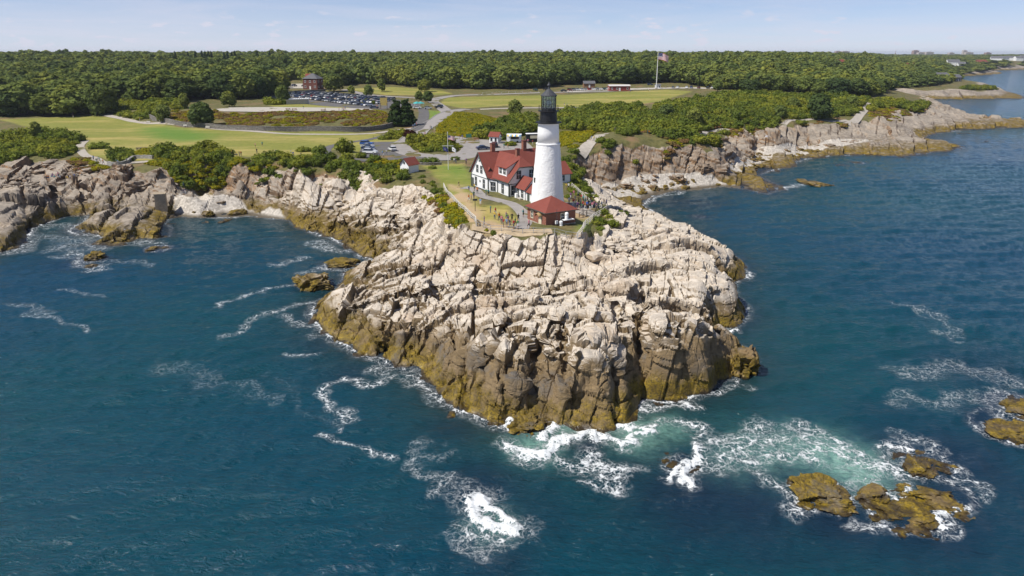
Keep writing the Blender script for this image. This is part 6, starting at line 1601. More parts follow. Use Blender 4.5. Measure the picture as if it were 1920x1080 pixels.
# ------------------------------------------------------------------ vehicles
M_TYRE = simple('tyre', (.018, .018, .018), .9, .1); M_RIM = simple('rim', (.45, .45, .46), .35, .05, metal=.7); M_CARGLASS = NT('car_glass').fin((.016, .02, .025), .05, spec=.9)
M_LAMP = NT('headlamp').fin((.7, .7, .68), .15); M_TAIL = NT('tail_lamp').fin((.30, .012, .012), .2)
PAINT = {}
def paint(nm, c):
    t = NT(nm + '_car_paint'); t.b.inputs['Coat Weight'].default_value = .6; n = t.noise(2, 2, .5, t.obj())
    PAINT[nm] = t.fin(t.mix(n, tuple(q * .93 for q in c), c), .35, spec=.5)
for nm, c in (('white', (.72, .72, .71)), ('silver', (.42, .43, .44)), ('grey', (.16, .165, .17)), ('black', (.016, .016, .018)), ('dark blue', (.02, .035, .09)), ('bright blue', (.02, .09, .34)), ('red', (.32, .018, .02)), ('maroon', (.10, .015, .02)), ('tan', (.36, .29, .20)), ('green', (.03, .07, .05))): paint(nm, c)
PROF = {'sedan': ([(-2.25, .35), (-2.28, .75), (-2.15, .92), (-1.45, .98), (1.0, .96), (1.95, .82), (2.2, .66), (2.25, .35)], [(-1.55, .95), (-.95, 1.40), (.25, 1.42), (1.05, .95)], 1.78),
        'suv': ([(-2.2, .4), (-2.24, .9), (-2.18, 1.02), (1.05, 1.06), (2.0, .95), (2.2, .75), (2.25, .4)], [(-2.1, 1.0), (-1.85, 1.64), (.25, 1.68), (1.0, 1.04)], 1.86),
        'hatchback': ([(-1.9, .35), (-1.95, .85), (-1.8, .98), (.9, .98), (1.75, .82), (1.95, .62), (1.97, .35)], [(-1.82, .95), (-1.45, 1.46), (.15, 1.48), (.95, .96)], 1.74)}
def extrude_prof(m, prof, w, tum, mi, bot=None):
    n = len(prof); z0 = min(p[1] for p in prof); z1 = max(p[1] for p in prof)
    vs = []
    for s in (-1, 1):
        for x, z in prof:
            k = 1 - tum * (z - z0) / max(z1 - z0, .1); vs.append((x, s * w / 2 * k, z))
    m.add(vs, [tuple(range(n)), tuple(range(2 * n - 1, n - 1, -1))] + [(i, n + i, n + (i + 1) % n, (i + 1) % n) for i in range(n)], mi)
def car_meshes(kind):
    body, cab, w = PROF[kind]
    b = MB(); extrude_prof(b, body, w, .04, 0); extrude_prof(b, [(cab[1][0] + .02, cab[1][1] - .03), (cab[2][0] - .02, cab[2][1] - .03), (cab[2][0] - .1, cab[2][1] + .04), (cab[1][0] + .1, cab[1][1] + .04)], w * .80, .05, 0)
    for s in (-1, 1):
        for x in (cab[1][0] - .05, -.35, cab[2][0]): b.box((x, s * w * .405, (cab[0][1] + cab[1][1]) / 2), (.08, .05, cab[1][1] - cab[0][1]))
    g = MB(); extrude_prof(g, cab, w * .92, .14, 0)
    return b, g
CARS = {}
for kd in PROF:
    b, g = car_meshes(kd); whole = MB(); whole.v, whole.f, whole.mi = list(b.v), list(b.f), list(b.mi)
    whole.add(g.v, g.f, 1)
    wb = 1.35
    for x in (-wb, wb):
        for s in (-1, 1): whole.tube((x, s * (PROF[kd][2] / 2 - .2), .33), (x, s * (PROF[kd][2] / 2 + .01), .33), .33, n=10, mi=2)
    wh = MB().tube((0, -.11, 0), (0, .11, 0), .33, n=16); rim = MB().tube((0, -.12, 0), (0, .12, 0), .2, n=12)
    CARS[kd] = (b.mesh('body', PAINT['white']), g.mesh('windows', M_CARGLASS), wh.mesh('wheel', M_TYRE), rim.mesh('rim', M_RIM), whole.mesh('car', [PAINT['white'], M_CARGLASS, M_TYRE]), PROF[kd][2])
def setpaint(o, col):
    o.material_slots[0].link = 'OBJECT'; o.material_slots[0].material = PAINT[col]
def full_car(v, rz, kind, col, label, group=None):
    t = empty('car', v, rz); bm, gm, wm, rm, _, w = CARS[kind]
    o = place('body', bm, t); setpaint(o, col); place('windows', gm, t)
    for x in (-1.35, 1.35):
        for s in (-1, 1): q = place('wheel', wm, t, (x, s * (w / 2 - .1), .33)); place('rim', rm, q)
    fx = PROF[kind][0][-1][0]
    for s in (-1, 1):
        MB().box((fx - .03, s * .62, .68), (.12, .34, .14)).build('headlight', M_LAMP, t); MB().box((PROF[kind][0][0][0] + .0, s * .66, .78), (.1, .26, .16)).build('tail_light', M_TAIL, t)
    return tag(t, label, 'car', group)
def far_car(v, rz, kind, col, label, group):
    o = place('car', CARS[kind][4], None, v, rz); setpaint(o, col); return tag(o, label, 'car', group)
CC = ['white'] * 5 + ['silver'] * 5 + ['grey'] * 4 + ['black'] * 4 + ['dark blue'] * 4 + ['red', 'maroon', 'tan', 'green']
crn = random.Random(21)
def car_row(a, b, row, place_txt, gap=2.75, skip=.08, nose=0.0, lift=.07):
    p, q = G(*a), G(*b); n = int((q - p).length / gap); d = math.atan2(q.y - p.y, q.x - p.x) + math.pi / 2 + nose
    k = 0
    for i in range(n + 1):
        if crn.random() < skip: continue
        v = p.lerp(q, i / max(n, 1)); v.z = h1(v.x, v.y) + lift
        kd = crn.choice(['sedan', 'suv', 'suv', 'hatchback']); c = crn.choice(CC)
        far_car(v, d + (math.pi if crn.random() < .5 else 0) + crn.uniform(-.04, .04), kd, c, f'{c} {kd}, {ORD[k]} from left, {row} row, {place_txt}', 'cars in ' + place_txt); k += 1
car_row((541, 180), (690, 199.5), 'front', 'the big car park', skip=.1, lift=.12)
car_row((548, 177.6), (712, 195), 'second', 'the big car park', lift=.12)
car_row((562, 176), (725, 190.5), 'third', 'the big car park', lift=.12)
car_row((578, 174.5), (735, 188), 'rear', 'the big car park', lift=.12)
car_row((526, 162), (570, 163), 'only', 'the small lot left of the brick building', 3.2, .2, lift=.25)
car_row((1068, 170.5), (1140, 168.5), 'near', 'the far lot left of the red shed', 2.8, .1, lift=.15)
car_row((1004, 170), (1032, 169), 'only', 'the lot behind the lantern room', 3.4, .25, lift=.15)
car_row((1262, 165.5), (1296, 165.5), 'left', 'the far lot right of the flagpole', 2.9, .1, lift=.15)
car_row((1310, 166), (1362, 167), 'right', 'the far lot right of the flagpole', 2.9, .15, lift=.15)
for px, py, kd, c, rz, lab in ((702, 204, 'sedan', 'dark blue', .2, 'dark blue sedan parked below the big car park near the sign'), (644, 205, 'hatchback', 'silver', .2, '') , (823, 203, 'suv', 'black', 2.9, 'black suv driving at the road junction'), (782, 204, 'sedan', 'white', .1, 'white sedan by the teal canopies'), (803, 205, 'hatchback', 'silver', .1, 'silver hatchback by the teal canopies'), (1219, 160, 'suv', 'dark blue', .1, 'dark blue suv left of the tall flagpole'), (1057, 172, 'sedan', 'black', .3, 'black sedan on the road right of the lantern room')):
    if not lab: continue
    v = G(px, py); v.z += .13; far_car(v, rz, kd, c, lab, 'cars on the park roads')
d0 = math.atan2(*(lambda a, b: (b - a).yx)(G(676, 286), G(712, 287)))
for k, (px, py, kd, c, lab) in enumerate(((688, 273, 'suv', 'bright blue', 'bright blue suv at the back of the row of cars by the loop'), (689.5, 277, 'sedan', 'silver', 'silver sedan second from the back by the loop'), (691, 281, 'sedan', 'dark blue', 'dark blue sedan in the middle of the row by the loop'), (692.5, 285, 'hatchback', 'silver', 'silver hatchback second from the front by the loop'), (694.5, 289, 'suv', 'white', 'white suv nearest in the row of cars by the loop'))):
    v = G(px, py); v.z += .1; full_car(v, d0 + .04, kd, c, lab, 'cars parked in a row by the loop')
v = G(736, 283); v.z += .1; full_car(v, math.radians(118), 'hatchback', 'white', 'white hatchback driving out of the loop car park')
v = G(906, 281); v.z += .12; full_car(v, math.radians(20), 'sedan', 'dark blue', 'dark blue car roof showing over the left ridge of the house')
v = G(927, 276); v.z += .12; full_car(v, math.radians(100), 'suv', 'black', 'black suv behind the left chimney of the house')
# ------------------------------------------------------------------ kiosks, far buildings, street furniture
M_TEAL = simple('teal_canvas', (.06, .36, .36), .8, .08); M_YST = simple('yellow_canvas', (.62, .42, .08), .8, .06); M_BST = simple('blue_canvas', (.12, .30, .45), .8, .06); M_WOOD = simple('bench_wood', (.24, .13, .075), .85, .2, 5); M_REDP = simple('red_barn_paint', (.26, .05, .04), .8, .15)
def gable_house(name, v, rz, w, l, h, r, wall, roof, label, cat='house', wins=True, door=True, group=None, hip=False, floors=1):
    t = empty(name, v, rz)
    m = MB().prism([(-l / 2, -w / 2), (l / 2, -w / 2), (l / 2, w / 2), (-l / 2, w / 2)], -1.5, h)
    if not hip:
        for x in (-l / 2, l / 2 - .2): m.add([(x, -w / 2, h), (x, w / 2, h), (x, 0, r), (x + .2, -w / 2, h), (x + .2, w / 2, h), (x + .2, 0, r)], [(0, 2, 1), (3, 4, 5), (0, 1, 4, 3), (1, 2, 5, 4), (2, 0, 3, 5)])
    m.build('wall', wall, t)
    o = .4
    if hip:
        cs = [(-l / 2 - o, -w / 2 - o, h), (l / 2 + o, -w / 2 - o, h), (l / 2 + o, w / 2 + o, h), (-l / 2 - o, w / 2 + o, h)]
        rl = max(0, (l - w) / 2); a, b = (-rl, 0, r), (rl + .01, 0, r)
        for f in ([cs[0], cs[1], b, a], [cs[1], cs[2], b], [cs[2], cs[3], a, b], [cs[3], cs[0], a]): MB().slab(f, .14).build('roof', roof, t)
    else:
        k = (r - h) / (w / 2)
        for s in (-1, 1): MB().slab([(-l / 2 - o, 0, r + .1), (l / 2 + o, 0, r + .1), (l / 2 + o, s * (w / 2 + o), h - k * o + .1), (-l / 2 - o, s * (w / 2 + o), h - k * o + .1)], .15).build('roof', roof, t)
    if wins:
        for f in range(floors):
            z = h / floors * (f + .5); n = max(2, int(l / 3))
            for i in range(n):
                x = -l / 2 + l * (i + .5) / n
                if f == 0 and door and i == n // 2: continue
                window(t, (x, -w / 2, z), -math.pi / 2, .95, 1.35, M_WHITE, False)
            for y in (-w / 4, w / 4): window(t, (-l / 2, y, z), math.pi, .9, 1.3, M_WHITE, False); window(t, (l / 2, y, z), 0, .9, 1.3, M_WHITE, False)
    if door: MB().box((0, -w / 2 - .03, 1.05), (1.1, .1, 2.1)).build('door', M_WHITE, t)
    return tag(t, label, cat, group)
v = G(588, 167); gable_house('brick_house', v, math.radians(-12), 9.0, 10.5, 7.0, 10.4, M_BRICKD, M_SLATE, 'square two-storey brick house with grey hip roof behind the car park', 'building', floors=2, hip=True)
v = G(572, 160); gable_house('brick_house', v + Vector((0, 12, 0)), 0, 5, 4, 6.5, 8, simple('ochre_render', (.46, .30, .12), .9), M_ROOF, 'ochre gable end half hidden left of the two-storey brick house', 'building', wins=False, door=False)
v = G(1160, 170); gable_house('red_shed', v, math.radians(4), 6, 14, 3.2, 4.0, M_REDP, simple('pale_roof', (.52, .50, .48), .8), 'long low red shed with pale roof at the far lot', 'shed', True, True)
v = G(1104, 164); gable_house('cabin', v, math.radians(4), 5, 8, 3.0, 4.6, M_WOOD, M_SLATE, 'small brown cabin among the trees behind the far lot', 'cabin', False, True)
v = G(1233, 166); gable_house('ticket_booth', v, math.radians(0), 2.6, 3.5, 2.6, 3.2, M_WHITE, M_SLATE, 'tiny white booth at the foot of the tall flagpole', 'booth', True, False)
# stalls behind the house
v = G(929, 268); t = gable_house('kiosk', v, math.radians(-25), 2.8, 3.2, 2.5, 3.7, M_WHITE, M_ROOF, 'small white kiosk with red roof and bunting behind the house', 'kiosk', True, False)
for k in range(3): MB().box((1.62, -1.0 + k, 2.15), (.04, .9, .35)).build('bunting', (M_RED, M_FWH, M_BLUE)[k], t)
v = G(964, 267); t = empty('food_trailer', v, math.radians(-4)); tag(t, 'white food trailer with striped awning behind the house', 'food trailer')
MB().box((0, 0, 1.55), (5.0, 2.3, 2.3)).build('body', M_WHITE, t); MB().box((.3, -1.17, 1.75), (2.8, .06, 1.0)).build('hatch', M_GLASS, t)
for k in range(9): MB().slab([(-2.2 + k * .5, -1.15, 2.75), (-1.7 + k * .5, -1.15, 2.75), (-1.7 + k * .5, -2.3, 2.3), (-2.2 + k * .5, -2.3, 2.3)], .04).build('awning_stripe', (M_YST, M_FWH, M_BST)[k % 3], t)
for x in (-1.2, 1.2): MB().tube((x, -1.0, .35), (x, -1.2, .35), .35, n=12).build('wheel', M_TYRE, t)
MB().box((0, 0, 2.78), (5.1, 2.4, .12)).build('roof', M_WHITE, t)
v = G(1001, 266); t = empty('food_truck', v, math.radians(10)); tag(t, 'dark food truck with white roof left of the tower', 'food truck')
MB().box((0, 0, 1.6), (5.4, 2.2, 2.3)).build('body', M_BLACK, t); MB().box((0, 0, 2.83), (5.5, 2.3, .16)).build('roof', M_WHITE, t); MB().box((-.2, -1.12, 1.8), (2.6, .06, 1.0)).build('hatch', M_CREAM, t)
for x in (-1.6, 1.6): MB().tube((x, -1.0, .38), (x, -1.18, .38), .38, n=12).build('wheel', M_TYRE, t)
v = G(879, 262); t = empty('info_panel', v); tag(t, 'green notice panel at the foot of the goldenrod slope', 'sign')
MB().box((0, 0, 1.4), (1.9, .1, 1.3)).build('panel', simple('green_panel', (.05, .16, .10), .6), t)
for x in (-.8, .8): MB().tube((x, 0, -.2), (x, 0, 2.1), .05, n=6).build('post', M_WOODD, t)
v = G(720, 205); t = empty('park_sign', v, math.radians(-10)); tag(t, 'big ochre park sign beside the two conifers', 'sign')
MB().box((0, 0, 3.6), (3.6, .2, 3.6)).build('panel', simple('ochre_panel', (.34, .26, .08), .7), t); MB().prism([(-1.8, -.1), (1.8, -.1), (1.8, .1), (-1.8, .1)], 5.4, 5.7).build('cap', M_WOODD, t)
for x in (-1.6, 1.6): MB().box((x, 0, 1.4), (.25, .25, 3.4)).build('post', M_WOODD, t)
for px, py, lab in ((782, 202, 'left teal canopy beside the road spur'), (789, 202, 'right teal canopy beside the road spur')):
    v = G(px, py); t = empty('canopy', v); tag(t, lab, 'canopy')
    for x in (-1.4, 1.4):
        for y in (-1.4, 1.4): MB().tube((x, y, -.1), (x, y, 2.2), .04, n=5).build('leg', M_POLE, t)
    MB().lathe([(2.2, 2.2), (1.3, 2.7), (.05, 3.2)], 4).build('roof', M_TEAL, t)
# row of portable toilets behind a grey wall
w = [G(537, 196), G(579, 195)]
t = empty('screen_wall', w[0]); tag(t, 'grey concrete screen wall in front of the portable toilets', 'wall')
dv = w[1] - w[0]; MB().box((dv.x / 2, dv.y / 2, 1.0 + dv.z / 2), (dv.length, .3, 2.6), math.atan2(dv.y, dv.x)).build('panel', M_CONC, t); MB().box((dv.x / 2, dv.y / 2, 2.38 + dv.z / 2), (dv.length + .1, .42, .16), math.atan2(dv.y, dv.x)).build('coping', M_CONC, t)
for k in range(9):
    q = w[0].lerp(w[1], (k + .9) / 10) + Vector((.3, 2.2, 0)); q.z = h1(q.x, q.y)
    t = empty('portable_toilet', q, 0); tag(t, f'white portable toilet, {ORD[k]} from the left behind the screen wall', 'toilet', 'portable toilets behind the wall')
    MB().box((0, 0, 1.25), (1.1, 1.1, 2.5)).build('cabin', M_WHITE, t); MB().lathe([(.78, 2.5), (.7, 2.75), (.3, 2.95)], 4).build('roof', M_WHITE, t); MB().box((0, -.57, 1.15), (.75, .04, 1.9)).build('door', M_BST, t)
# benches and picnic tables
def bench(px, py, rz, lab, mat):
    v = G(px, py); t = empty('bench', v, rz); tag(t, lab, 'bench', 'benches')
    MB().box((0, 0, .45), (1.8, .45, .07)).build('seat', mat, t); MB().box((0, .22, .75), (1.8, .07, .45)).build('backrest', mat, t)
    for x in (-.75, .75): MB().box((x, 0, .2), (.1, .42, .46)).build('leg', mat, t)
bench(278, 231, -.1, 'leftmost pale bench beside the meadow path', M_WOODW); bench(347, 238, -.1, 'middle pale bench beside the meadow path', M_WOODW); bench(389, 241, -.1, 'rightmost pale bench beside the meadow path', M_WOODW); bench(893, 264, 0, 'bench at the foot of the goldenrod slope', M_WOOD); bench(1390, 227, -.2, 'pale bench on the bluff path', M_WOODW); bench(1572, 225, -.2, 'reddish bench by the headland path', M_WOOD)
def picnic(px, py, lab, mat=None):
    v = G(px, py); t = empty('picnic_table', v, rng.uniform(-.5, .5)); tag(t, lab, 'picnic table', 'picnic tables'); mat = mat or M_WOOD
    MB().box((0, 0, .75), (2.2, .8, .07)).build('table_top', mat, t)
    for y in (-.75, .75): MB().box((0, y, .45), (2.2, .28, .06)).build('seat', mat, t)
    for x in (-.8, .8): MB().box((x, 0, .42), (.1, 1.5, .1)).box((x, .25, .36), (.1, .1, .8)).box((x, -.25, .36), (.1, .1, .8)).build('trestle', mat, t)
for px, py, lab in ((1163, 197, 'brown picnic table at the left of the pair on the far meadow'), (1170, 197, 'brown picnic table at the right of the pair on the far meadow'), (540, 206, 'left picnic table on the pale terrace'), (552, 206.5, 'second picnic table on the pale terrace'), (606, 208, 'red-brown picnic table right on the pale terrace')): picnic(px, py, lab)
for px in (262, 268, 276, 282): picnic(px, 281, {262: 'first', 268: 'second', 276: 'third', 282: 'last'}[px] + ' dark picnic table from the left beside the shore hedge', M_WOODD)
v = G(893, 400) ; v = G(891, 396); t = empty('viewer_post', v); tag(t, 'dark lamp post by the left fence of the yard', 'post'); MB().tube((0, 0, -.2), (0, 0, 2.2), .06, n=6).build('post', M_BLACK, t); MB().box((0, 0, 2.3), (.9, .35, .3)).build('head', M_BLACK, t)
# big pale boulders by the bluff path, kerb stones
# houses on the right-hand shore
def by_dist(px, d):
    k = (px - 960) / FPX; y = d; x = k * (y * _c + 7); return Vector((x, y, h1(x, y)))
hm = {'w': M_WHITE, 'b': M_BRICK, 's': M_SLATE, 'r': M_ROOF}
for px, py, w, l, h, r, wall, roof, lab in ((1762, 151, 9, 16, 6, 9, 's', 's', 'grey shingled house at the end of the far point'), (1791, 152, 8, 9, 4.5, 7.5, 's', 's', 'small grey house right of the tree on the far point')):
    gable_house('shore_house', G(px, py), rng.uniform(-.5, .3), w, l, h, r, hm[wall], hm[roof], lab, 'house', floors=2)
for px, d, w, l, h, r, wall, roof, lab in FAR_HOUSES:
    gable_house('shore_house', by_dist(px, d), rng.uniform(-.5, .3), w, l, h, r, hm[wall], hm[roof], lab, 'house', floors=2)
# distant town on the skyline
M_TOWN = simple('far_town', (.45, .40, .38), .9, .1, .05); M_TOWN2 = simple('far_town_brick', (.32, .22, .20), .9, .1, .05)
def far_block(px, top, wpx, dist, lab, mat, tower=False):
    x, y = polar(math.degrees(math.atan((px - 960) / FPX * _c)), dist); k = FPX / (dist * _c)
    ztop = CAMZ + (100 - top) / k; w = wpx / k; h0 = max(h1(x, y), 0)
    t = empty('town_building', (x, y, h0)); tag(t, lab, 'building', 'distant town buildings')
    H2 = ztop - h0; MB().box((0, 0, H2 / 2), (w, w * .7, H2)).build('wall', mat, t); MB().box((0, 0, H2 + 1), (w * .5, w * .3, 3)).build('roof_house', mat, t)
    for f in range(4): MB().box((0, -w * .35 - .05, H2 - 4 - f * 5), (w * .9, .2, 2)).build('window_band', M_SLATE, t)
for i, (px, top, w, lab, mt) in enumerate(((1571, 96.5, 9, 'left pinkish block on the town skyline', M_TOWN2), (1584, 96.5, 12, 'long white block right of the pinkish one on the skyline', M_TOWN), (1716, 95.5, 9, 'brownish tower block on the town skyline', M_TOWN2), (1727, 98.5, 14, 'low white sheds right of the brownish tower block', M_TOWN), (1741, 98, 12, 'second low white shed on the skyline', M_TOWN), (1808, 95.5, 6, 'slim tower block near the right of the skyline', M_TOWN), (1783, 99, 8, 'small grey block left of the slim tower block', M_TOWN), (1852, 99, 8, 'small block at the far right of the skyline', M_TOWN2), (1815, 98.5, 12, 'wide low block under the slim tower block', M_TOWN))):
    far_block(px, top, w, 5200, lab, mt)
x, y = polar(math.degrees(math.atan((1679 - 960) / FPX * _c)), 5200); t = empty('radio_mast', (x, y, h1(x, y))); tag(t, 'thin mast on the town skyline', 'mast'); MB().tube((0, 0, 0), (0, 0, 38), 2.2, .6, 4).build('mast', M_TOWN2, t); MB().box((0, 0, 8), (5, 5, 16)).build('base', M_TOWN2, t)
# ------------------------------------------------------------------ visitors
SHIRT = {'white': (.70, .70, .70), 'black': (.02, .02, .022), 'navy': (.025, .03, .08), 'red': (.40, .03, .035), 'pink': (.55, .18, .25), 'grey': (.22, .22, .23), 'light blue': (.20, .33, .50), 'bright blue': (.03, .10, .42), 'green': (.05, .17, .07), 'yellow': (.58, .42, .07), 'orange': (.55, .18, .03), 'purple': (.15, .05, .20), 'teal': (.04, .26, .28)}
LEGS = {'dark': (.025, .027, .035), 'denim': (.06, .09, .17), 'khaki': (.32, .25, .16), 'white': (.62, .62, .60), 'grey': (.15, .15, .16)}
SM = {k: simple(k.replace(' ', '_') + '_cloth', c, .9, .1, 9) for k, c in SHIRT.items()}; LM = {k: simple(k + '_trouser_cloth', c, .9, .1, 9) for k, c in LEGS.items()}
SK = [simple('skin_tone', (.48, .29, .20), .6, .06), simple('tanned_skin_tone', (.34, .19, .12), .6, .06)]; HR = [simple('brown_hair', (.06, .035, .02), .7, .2), simple('fair_hair', (.33, .22, .10), .7, .2), simple('black_hair', (.012, .011, .01), .6, .2)]; M_SHOE = simple('shoe', (.05, .045, .04), .8, .1)
for m, _, _ in FIGS + [SITTER]:
    for q in (SK[0], SM['white'], LM['dark'], HR[0], M_SHOE): m.materials.append(q)
CROWD = [('on the grass in front of the white house', [(879, 362), (889.5, 358), (895, 364), (911.4, 368), (916, 368), (879, 380), (883.6, 375), (888.5, 373), (901, 387.6)]),
 ('on the walk left of the brick building', [(927.4, 412), (929, 405), (941, 421), (944, 427), (949, 413), (951, 417), (950, 427), (960, 417), (963, 430), (971, 430), (991.6, 430), (908, 422), (956, 428), (936, 416), (953, 421), (966, 425), (972, 417), (920, 400), (981, 408)]),
 ('on the gravel right of the tower', [(1062, 357), (1066, 356), (1076, 370), (1084, 372), (1094, 380), (1090, 379), (1108, 384), (1080, 391), (1083, 393), (1086, 395), (1090, 396), (1097, 395), (1100.5, 393), (1110, 393), (1067, 385), (1132, 390), (1137, 391), (1093, 391), (1104, 389), (1075, 388), (1088, 387), (1128, 392), (1114, 391), (1078, 382), (1085, 384), (1097, 387), (1106, 396), (1118, 395), (1123, 390), (1070, 376), (1101, 383)]),
 ('on the lawn near the crossarm flagpole', [(851.5, 307.5), (855, 307.5), (874, 309), (860.5, 352.5)]), ('beside the loop car park', [(717.5, 292.5), (725, 291), (709, 300), (712, 299), (719, 298), (797, 256)]),
 ('at the road crossing below the goldenrod slope', [(806.6, 243), (810.7, 246), (815.8, 247), (775, 241), (781, 237), (778, 239), (809, 244)]),
 ('out on the left meadow', [(479, 277.5), (492, 275), (444.5, 294), (449, 294), (452.5, 294), (546, 291), (550, 295), (565, 297.5), (570.5, 301), (435, 291), (482, 289), (138, 222), (262, 227), (517, 290)]),
 ('at the curved shore wall', [(176, 302), (181.5, 307), (187, 305), (194, 309), (222, 310), (238.5, 307), (245, 306), (184, 303), (219, 309)]),
 ('on the left shore rocks', [(91, 335), (100, 336), (106, 333), (113, 335), (130, 338.5), (141, 337), (148, 320), (154, 331), (162, 316), (23, 406), (97, 334), (103, 335), (110, 334), (127, 336), (133, 340)]),
 ('on the shingle beach of the left cove', [(346, 371), (349, 372), (345, 352), (389, 352), (365.5, 356)]), ('on the pale bluff path', [(1108.6, 264.7), (1113.6, 264.7), (1153, 248), (1157, 247), (1217, 253.6), (1245, 256), (1396, 235.5), (1401.6, 235.5), (1405, 235), (1457, 230), (1351, 240), (1214, 253)]),
 ('on the far meadow by the lots', [(1179.4, 173), (1182, 173), (1215.5, 171.6), (1218, 171.5), (1239, 165.5), (1243, 165.5), (1247, 165.4), (1251, 165.6), (1058, 199), (1063, 200), (1073, 174), (1066, 176)]),
 ('by the stalls behind the house', [(961, 266), (967, 266.5), (977, 265), (983, 266), (987, 267), (994.5, 267), (999, 272), (945, 279), (952, 279), (861, 261), (867, 261), (972, 267), (957, 268), (990, 270)]), ('on the pale terrace below the car park', [(636, 208.5), (642, 207), (645, 208.8), (647.5, 206.5), (707.5, 203), (610, 208), (569, 205)])]
prn = random.Random(5)
for where, pts in CROWD:
    combos = [(a, b) for a in SHIRT for b in LEGS]; prn.shuffle(combos)
    for px, py in pts:
        top, leg = combos.pop(); v = G(px, py)
        sit = where.startswith('on the left shore') and prn.random() < .4
        fig, lg, act = SITTER if sit else FIGS[prn.choice([0, 1, 2, 3, 4, 5, 6, 7, 2, 3])]
        z = h1(v.x, v.y)
        o = place('person', fig, None, (v.x, v.y, z + .08), prn.uniform(0, 6.28), prn.uniform(.94, 1.06))
        SURF.append(o)
        for i, mt in enumerate((prn.choice(SK), SM[top], LM[leg], prn.choice(HR), M_SHOE)):
            o.material_slots[i].link = 'OBJECT'; o.material_slots[i].material = mt
        tag(o, f"person {act}, {top} top, {leg} {'shorts' if lg == 'short' else 'trousers'}, {where}", 'person', 'visitors ' + where)
# ------------------------------------------------------------------ separate rocks in the surf and on the beaches
def rock_mesh(seed, sub=5, amp=.34, flat=.6):
    import bmesh
    bm = bmesh.new(); bmesh.ops.create_icosphere(bm, subdivisions=sub, radius=1.0)
    v = np.array([x.co[:] for x in bm.verts]); f = np.array([[q.index for q in x.verts] for x in bm.faces]); bm.free()
    p = v * np.array([3.0, 3.0, 1.8]) + seed * 7.3
    a1, i1, j1, r1 = joints(_rot(p, seed * 37.0), (2.1, 1.3, .9), 700 + seed, .16)
    a2, i2, j2, r2 = joints(_rot(p, seed * 53.0 + 20), (.8, .55, .36), 800 + seed, .16)
    r = 1 + amp * (.95 * a1 + .42 * a2) - .2 * sstep(.12, 0, i1) * (r1 > .4)
    w = np.sign(v) * np.abs(v) ** .75                    # squarer than a ball
    return w * r[:, None] * np.array([1, 1, flat]), f
def rock(px, py, rx, ry, hgt, label, seed, z0=None, sub=5, name='sea_rock', cat='rock', rz=0.0, group=None):
    x, y = P(px, py, .2) if z0 is None else G(px, py)[:2]
    base = -.25 if z0 is None else h1(x, y) - .25 * hgt
    v, f = rock_mesh(seed, sub)
    if z0 is None and hgt < 2: hgt *= .58
    ca, sa = math.cos(rz), math.sin(rz)
    w = np.stack([(v[:, 0] * ca * rx - v[:, 1] * sa * ry), (v[:, 0] * sa * rx + v[:, 1] * ca * ry), v[:, 2] / .6 * hgt], 1)
    me = np_mesh(name, w, f, MAT_GROUND, smooth=False)
    fattr(me, 'rock', np.ones(len(w))); 
    for nm in ('lawn', 'green', 'dirt', 'beach'): fattr(me, nm, np.zeros(len(w)))
    o = bpy.data.objects.new(name, me); COL.objects.link(o); o.location = (x, y, base)
    return tag(o, label, cat, group)
for i, a in enumerate(((1538, 925, 2.7, 2.8, 1.7, 'large golden weed-covered rock left in the surf group'), (1640, 928, 1.7, 1.2, 1.1, 'small double rock right of the large surf rock'), (1660, 965, 2.3, 1.6, .8, 'low flat rock at the front of the surf group'), (1715, 960, 2.6, 2.8, 1.1, 'broad weedy rock in the middle of the right surf group'), (1735, 925, 2.4, 1.3, 1.2, 'ridge-shaped weedy rock at the back of the surf group'), (1775, 945, 1.6, 2.2, 1.1, 'rightmost weedy rock of the surf group'), (1725, 868, 2.6, 1.6, 1.0, 'rock at the rear of the surf group with foam on its left'), (1695, 858, 1.8, 1.2, .5, 'nearly submerged rock left of the rear surf rock'), (1770, 872, 1.8, 1.1, .6, 'low rock right of the rear surf rock'),
   (1275, 862, 1.9, 1.6, .5, 'awash rock between the ledge and the surf group'), (1105, 830, 1.2, .8, .45, 'awash rock just off the ledge tip'), (985, 795, 2.4, 1.9, 1.8, 'squat golden block at the foot of the ledge washed by a wave'), (590, 535, 3.4, 3.0, 2.4, 'rounded brown islet left of the ledge'), (642, 494, 3.2, 2.4, 1.9, 'dark wedge-shaped islet in the channel left of the ledge'), (178, 482, 1.8, 2.2, 1.9, 'isolated dark rock in the left bay with foam around it'), (172, 497, 1.2, 1.4, .8, 'small rock in front of the isolated dark rock'), (285, 466, 2.0, 1.2, .9, 'low rock at the left bay seen off the shore point'), (306, 463, 1.8, 1.0, .7, 'right half of the low rock pair off the shore point'), (1908, 808, 3.0, 2.4, 1.2, 'tan rock at the right edge of the picture, front one'), (1926, 768, 3.0, 2.6, 1.3, 'tan rock at the right edge of the picture, rear one'), (1874, 806, 1.9, 1.4, .8, 'low tan rock at the tip of the right edge group'), (1312, 405, 1.5, .9, .4, 'tiny rock awash right of the headland'), (1605, 304, 2.4, 1.2, .7, 'low brown rock off the right shore'), (1575, 309, 2.0, 1.0, .5, 'small brown rock off the right shore left of another'), (1690, 293, 3.0, 1.2, .6, 'weedy skerry off the right shore'), (1520, 343, 7.0, 3.2, 1.3, 'flat brown skerry off the right cove'), (1545, 346, 3.0, 1.8, .9, 'end rock of the flat skerry off the right cove'), (1810, 250, 4, 1.5, .6, 'small skerry beside the long spit'), (1850, 265, 3, 1.4, .5, 'isolated skerry right of the spit foot'), (1388, 690, 2.6, 2.0, 3.3, 'square block standing at the right corner of the ledge'))):
    rock(*a[:5], a[5], i, rz=i * .7)
